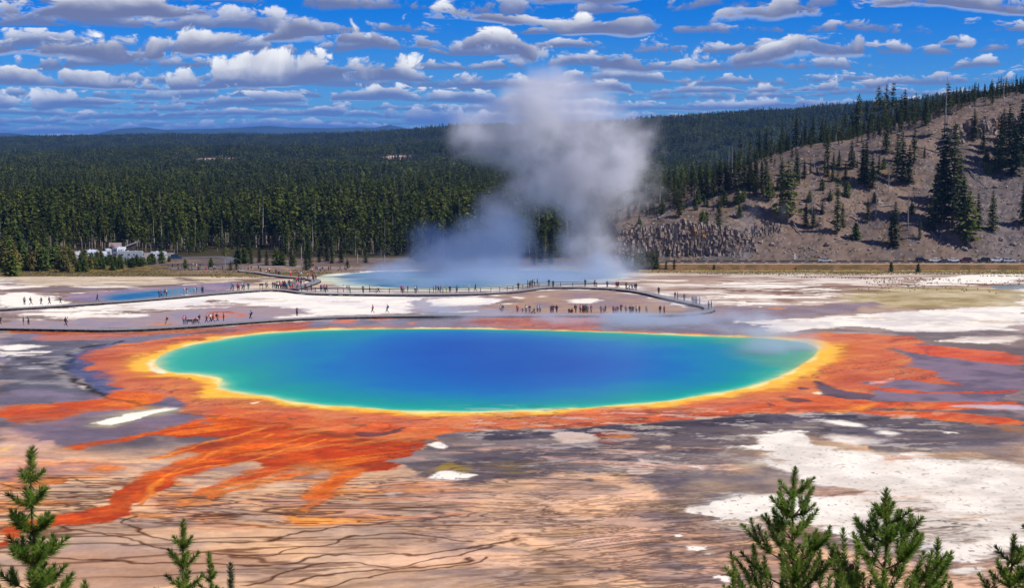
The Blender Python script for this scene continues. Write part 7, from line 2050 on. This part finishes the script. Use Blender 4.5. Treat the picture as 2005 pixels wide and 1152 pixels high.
# toilet huts
M_HUT = mat_basic('brown_boards', (.085, .055, .045), .85, .1, var=.25, scale=6)
M_ROOFP = mat_basic('pinkish_roof', (.26, .19, .18), .7, .3); M_ROOFG = mat_basic('grey_metal_roof', (.40, .40, .42), .4, .5)
def hut(px, py, label, gable):
    x, y = hit(px, py); o = empty('toilet_hut', (x, y, gz(x, y)), .25); tag(o, label, 'hut', 'toilet huts')
    if gable:
        b = MB(); b.box(0, 0, 1.35, 4.4, 3.4, 2.7); b.box(-1.3, -1.9, 1.25, 1.6, .9, 2.5)
        b.mesh_part([(-2.2, -1.7, 2.69), (-2.2, 1.7, 2.69), (-2.2, 0, 4.0), (2.2, -1.7, 2.69), (2.2, 1.7, 2.69), (2.2, 0, 4.0)], [(0, 1, 2), (3, 5, 4), (0, 2, 5, 3), (1, 4, 5, 2), (0, 3, 4, 1)])
        b.build('wall', M_HUT, o)
        r_ = MB()
        for s in (-1, 1): r_.mesh_part([(-2.7, 0, 4.16), (2.7, 0, 4.16), (2.7, s * 2.2, 2.5), (-2.7, s * 2.2, 2.5), (-2.7, 0, 4.04), (2.7, 0, 4.04), (2.7, s * 2.2, 2.38), (-2.7, s * 2.2, 2.38)], [(0, 1, 2, 3), (7, 6, 5, 4), (0, 4, 5, 1), (1, 5, 6, 2), (2, 6, 7, 3), (3, 7, 4, 0)])
        r_.build('roof', M_ROOFP, o)
        r_ = MB(); r_.mesh_part([(-1.3, -2.7, 3.85), (-1.3, 0, 3.95), (-2.5, -2.7, 2.55), (-2.5, 0, 2.75), (-.1, -2.7, 2.55), (-.1, 0, 2.75)], [(0, 1, 3, 2), (0, 4, 5, 1), (0, 2, 4)]); r_.build('porch_roof', M_ROOFP, o)
    else:
        b = MB(); b.mesh_part([(-2, -1.7, 0), (2, -1.7, 0), (2, 1.7, 0), (-2, 1.7, 0), (-2, -1.7, 2.7), (2, -1.7, 4.1), (2, 1.7, 4.1), (-2, 1.7, 2.7)], [(3, 2, 1, 0), (4, 5, 6, 7), (0, 1, 5, 4), (1, 2, 6, 5), (2, 3, 7, 6), (3, 0, 4, 7)]); b.build('wall', M_HUT, o)
        r_ = MB(); r_.box(0, 0, 0, 5.2, 4.4, .14); me_ = r_.build('roof', M_ROOFG, o); me_.location = (0, 0, 3.52); me_.rotation_euler = (0, -math.atan2(1.4, 4), 0)
    d_ = MB(); d_.box(.9, -1.74, 1.1, .95, .06, 2.1); d_.build('door', M_RAIL, o)
    w_ = MB(); w_.box(-.4 if not gable else .0, -1.73, 2.1, .5, .05, .4); w_.build('window', M_GLASSD, o)
hut(226, 494, 'brown toilet hut with a pinkish double gable roof', True)
hut(257, 494, 'tall brown toilet hut with a sloping pale metal roof', False)

# upper forest road
def strip(name, centre, width, mat, dz, label):
    p = resample(chaikin(centre, 2, closed=False), 3.0)
    tg = np.gradient(p, axis=0); tg /= np.hypot(tg[:, 0], tg[:, 1])[:, None]; nm = np.stack([-tg[:, 1], tg[:, 0]], 1)
    b = MB(); vs = []
    for i in range(len(p)):
        for s in (-1, 0, 1):
            q_ = p[i] + nm[i] * s * width / 2; vs.append((q_[0], q_[1], gz(*q_) + dz))
    b.mesh_part(vs, [(i * 3 + k, i * 3 + k + 1, i * 3 + k + 4, i * 3 + k + 3) for i in range(len(p) - 1) for k in range(2)])
    return tag(b.build(name, mat), label, kind='structure'), p, nm
M_ASPH = mat_basic('asphalt', (.115, .11, .12), .9, .15, var=.2, scale=1.0)
M_YEL = mat_basic('yellow_line', (.55, .38, .05), .8, .2)
rd_, rp, rn = strip('road', road2, 11.0, M_ASPH, .10, 'grey upper road bending through the forest')
strip('road_marking', road2, .5, M_YEL, .125, 'yellow centre line of the upper road')
fr = np.stack([rp + rn * 6.2 * (1 if rn[0, 1] > 0 else -1)], 0)[0]
barrier(fr, 'row of low white barriers along the far edge of the upper road', gap=6, ln=3.6, mat=M_WHITEP, hh=.6)
lot = hit(230, 508)
M_GRAV = mat_basic('gravel', (.24, .21, .20), .95, .1, var=.25, scale=.8)
strip('parking_lot', px_to_w([(95, 505), (170, 505), (250, 506), (345, 505)]), 60, M_GRAV, .05, 'pale gravel parking lot')
strip('road', px_to_w([(340, 506), (400, 503.5), (440, 503.5), (462, 508), (455, 514), (430, 517), (380, 519)]), 6.5, M_ASPH, .08, 'grey looping path by the parking lot')
strip('path', px_to_w([(330, 527), (420, 525.5), (500, 524), (560, 522), (620, 524), (680, 527), (760, 527)]), 7.5, M_GRAV, .08, 'pale sandy walking path')

# ------------------------------------------------------------------ young pines right in front of the viewer
def mat_needle(name, ca, cb):
    m = bpy.data.materials.new(name); m.use_nodes = True
    t = NT(m.node_tree); o = t.n('ShaderNodeOutputMaterial')
    co = t.n('ShaderNodeTexCoord').outputs['Object']
    nz = t.noise(co, 7.0, 3.0)
    n2 = t.noise(co, 60.0, 1.0)
    c_ = t.mix(t.m('ADD', t.m('MULTIPLY', t.smooth(nz, .35, .65), .6), t.m('MULTIPLY', t.smooth(n2, .3, .7), .4)), c4(ca), c4(cb))
    b = t.n('ShaderNodeBsdfPrincipled', {'Base Color': c_, 'Roughness': .5, 'Specular IOR Level': .3})
    tr = t.n('ShaderNodeBsdfTranslucent', {'Color': c_})
    ms = t.n('ShaderNodeMixShader', {0: .42, 1: b.outputs[0], 2: tr.outputs[0]}); t.link(ms.outputs[0], o.inputs[0])
    return m
M_NEED = mat_needle('sapling_needles', (.07, .15, .015), (.30, .42, .06))
M_NEEDB = mat_needle('bluish_needles', (.035, .085, .035), (.10, .19, .075))
M_TWIG = mat_basic('young_bark', (.22, .10, .055), .8, .2, var=.3, scale=30)
M_CONE = mat_basic('cone_scales', (.24, .10, .045), .7, .2)


def sapling(px, py, Y_, label, spread=.42, seed=1, whorl=.20, thick=.042, mat=None, tipn=3, vis=1.25, up=1.0, cones=()):
    r_ = random.Random(seed)
    top = at(px, py, Y_)
    g = gz(top.x, top.y); Ht = top.z - g
    o = empty('young_pine', (top.x, top.y, g - .05)); tag(o, label, 'tree', 'young pines on the slope below the viewer')
    org = Vector((top.x, top.y, g - .05))
    wood, need = MB(), MB()
    lx, ly = r_.uniform(-.02, .02), r_.uniform(-.02, .02)
    def axis(z): d = Ht - z; return Vector((lx * d + .012 * math.sin(d * 5 + seed), ly * d, z))
    wood.tube([axis(z) for z in np.linspace(0, Ht, 16)], [max(.006, .0085 * (Ht - z) ** .9 + .005) for z in np.linspace(0, Ht, 16)], 7)

    def brush(pts, dens, th, tip=True):
        """needles round a shoot: thin blades leaning forward"""
        for a, b in zip(pts[:-1], pts[1:]):
            d = b - a; L = d.length
            if L < 1e-4: continue
            d.normalize(); s = d.orthogonal().normalized(); t_ = d.cross(s)
            for k in range(int(L * dens)):
                f = r_.random(); p = a + (b - a) * f; an = r_.uniform(0, 6.283)
                rad = s * math.cos(an) + t_ * math.sin(an)
                lean = r_.uniform(.55, 1.15)
                v = (rad + d * lean).normalized() * th * r_.uniform(1.15, 1.65)
                w_ = v.cross(Vector((r_.uniform(-1, 1), r_.uniform(-1, 1), r_.uniform(-1, 1)))).normalized() * .0034
                p0 = p + rad * .004
                need.face(p0 - w_, p0 + w_, p0 + v)
        if tip:
            d = (pts[-1] - pts[-2]).normalized(); s = d.orthogonal().normalized(); t_ = d.cross(s)
            for k in range(46):
                an = r_.uniform(0, 6.283); rad = s * math.cos(an) + t_ * math.sin(an)
                v = (rad * r_.uniform(.1, .7) + d).normalized() * th * r_.uniform(1.0, 1.5)
                w_ = v.cross(Vector((.3, .5, .2))).normalized() * .0034
                need.face(pts[-1] - w_, pts[-1] + w_, pts[-1] + v)

    def shoot(p, d, L, th, dens=1050, curl=.35, wr=.007, bare=0.0, depth=0):
        pts = [p]; n = 5
        for i in range(n):
            d = (d + Vector((0, 0, curl / n * 1.6)) + Vector((r_.uniform(-.05, .05), r_.uniform(-.05, .05), 0))).normalized()
            pts.append(pts[-1] + d * L / n)
        wood.tube(pts, [wr * (1 - .7 * i / n) for i in range(n + 1)], 5)
        k = int(bare * n)
        brush(pts[k:], dens, th)
        return pts, d
    # leader
    zl = Ht - max(.24, whorl * 1.2)
    brush([axis(z) for z in np.linspace(zl, Ht - .012, 5)], 1500, thick)
    z = zl; i = 0
    zmin = max(.3, Ht - 2.9)
    while z > zmin:
        dist = Ht - z
        inview = dist < vis + .5
        nb = (3 if i < 1 else 4) + (i % 2)
        a0 = r_.uniform(0, 6.28)
        L = min((.055 + spread * min(dist, 1.5)) / .80, 1.1)
        dens = 900 if inview else 300
        brush([axis(z - whorl * q * .33) for q in range(4)], 650 if inview else 120, thick * .95, tip=False)
        for b_ in range(nb):
            a = a0 + 6.283 * b_ / nb + r_.uniform(-.3, .3)
            Lb = L * r_.uniform(.70, 1.15)
            d = Vector((math.cos(a), math.sin(a), r_.uniform(.12, .42) * up)).normalized()
            pts, dd_ = shoot(axis(z) + Vector((0, 0, r_.uniform(-.02, .02))), d, Lb, thick, dens, curl=.46, wr=.006 + .006 * dist / 2, bare=0.0 if Lb < .3 else .4)
            if Lb > .2 and inview:
                m_ = 2 if Lb < .36 else 3
                for q in range(m_):
                    j = 2 + (q // 2); s_ = 1 if q % 2 else -1
                    side = Vector((-math.sin(a) * s_, math.cos(a) * s_, 0))
                    ax_ = (pts[j + 1] - pts[j]).normalized() if j + 1 < len(pts) else dd_
                    shoot(pts[j], (ax_ * .75 + side * .75 + Vector((0, 0, .25))).normalized(), Lb * r_.uniform(.30, .5), thick * .92, dens, curl=.7, wr=.004)
        z -= whorl * r_.uniform(.85, 1.15) * (1 + .12 * min(i, 4)); i += 1
    wood.build('trunk', M_TWIG, o, smooth=True)
    nd_ = need.build('crown', mat or M_NEED, o)
    for (cx_, cy_) in cones:
        p = at(cx_, cy_, Y_) - org
        b = MB()
        for k in range(7):
            for j in range(7):
                an = j * .9 + k * .45; rr = .017 * math.sin(.5 + k * .38)
                b.box(p.x + rr * math.cos(an), p.y - .05 + rr * math.sin(an), p.z - .022 + k * .0075, .011, .011, .007)
        b.build('cone', M_CONE, o)
    return o


sapling(61, 870, 12.0, 'tall young pine with thick upright shoots in front of the orange stream', spread=.20, seed=3, thick=.052, whorl=.19)
sapling(168, 1131, 11.5, 'pine tip just peeping up beside the tall young pine by the orange stream', spread=.3, seed=4, thick=.040, whorl=.2)
sapling(357, 1012, 13.5, 'slim young pine, the highest of the little group before the tan crust', spread=.22, seed=15, thick=.040, whorl=.18, up=1.8)
sapling(409, 1075, 14.5, 'narrow pine shoot between the slim pine and the bluish tip', spread=.16, seed=6, thick=.034, whorl=.22, up=1.3)
sapling(449, 1096, 12.5, 'bluish green pine tip at the end of the little group', spread=.12, seed=7, thick=.034, whorl=.3, mat=M_NEEDB, up=2)
sapling(487, 1146, 12.5, 'tiny bluish pine tip at the lower edge past the little group', spread=.1, seed=8, thick=.03, whorl=.3, mat=M_NEEDB, up=2)
sapling(1556, 909, 13.0, 'bushy young pine with a long bare leader before the white crust', spread=.42, seed=9, thick=.036, whorl=.17, up=1.0, cones=((1588, 1083),))
sapling(1439, 1107, 12.5, 'short pine tip west of the bushy pine with the long leader', spread=.18, seed=10, thick=.032, whorl=.16)
sapling(1736, 952, 12.5, 'broad young pine with outstretched branches and brown cones', spread=.50, seed=12, thick=.043, whorl=.21, cones=((1665, 1108), (1680, 1131)))
sapling(1835, 1048, 13.0, 'side stem of the broad pine standing apart towards the east', spread=.16, seed=13, thick=.038, whorl=.2)
sapling(1983, 1040, 12.5, 'dark pine half cut off by the east edge of the view', spread=.33, seed=14, thick=.034, whorl=.17)
sapling(1862, 1132, 12.5, 'little dark pine tip between the broad pine and the dark one', spread=.14, seed=16, thick=.03, whorl=.16)
sapling(2024, 980, 12.5, 'pine mostly outside the view with twig ends over the white crust', spread=.16, seed=18, thick=.034, whorl=.2)
import OpenImageIO as oiio, sys, numpy as np
b=oiio.ImageBuf('/workdir/render_main.png').get_pixels(oiio.UINT8)
s=1024/2005
for nm,x,y in (('tan fg L',300,1110),('tan fg mid',750,1060),('white R',1800,950),('white mid',700,590),('pool C',1000,720),('pool low',1000,790),('pool L teal',420,700),('pool R',1550,690),('salmonL',230,720),('salmonR',1700,700),('fan',700,890),('fan stream',290,950),('orange under',1000,828),('dark band',1300,850),('forest near',700,440),('forest far',400,300),('forest mid',300,360),('ridge R',1400,260),('hill',1700,420),('hill scree',1980,420),('sky top',1250,40),('sky low',560,60),('steam mid',1100,300),('steam low',900,520),('lilac',300,630),('mountain',500,252)):
    X,Y=int(x*s),int(y*s); p=b[max(0,Y-3):Y+4,X-4:X+5,:3].reshape(-1,3).mean(0); print(nm,p.astype(int))
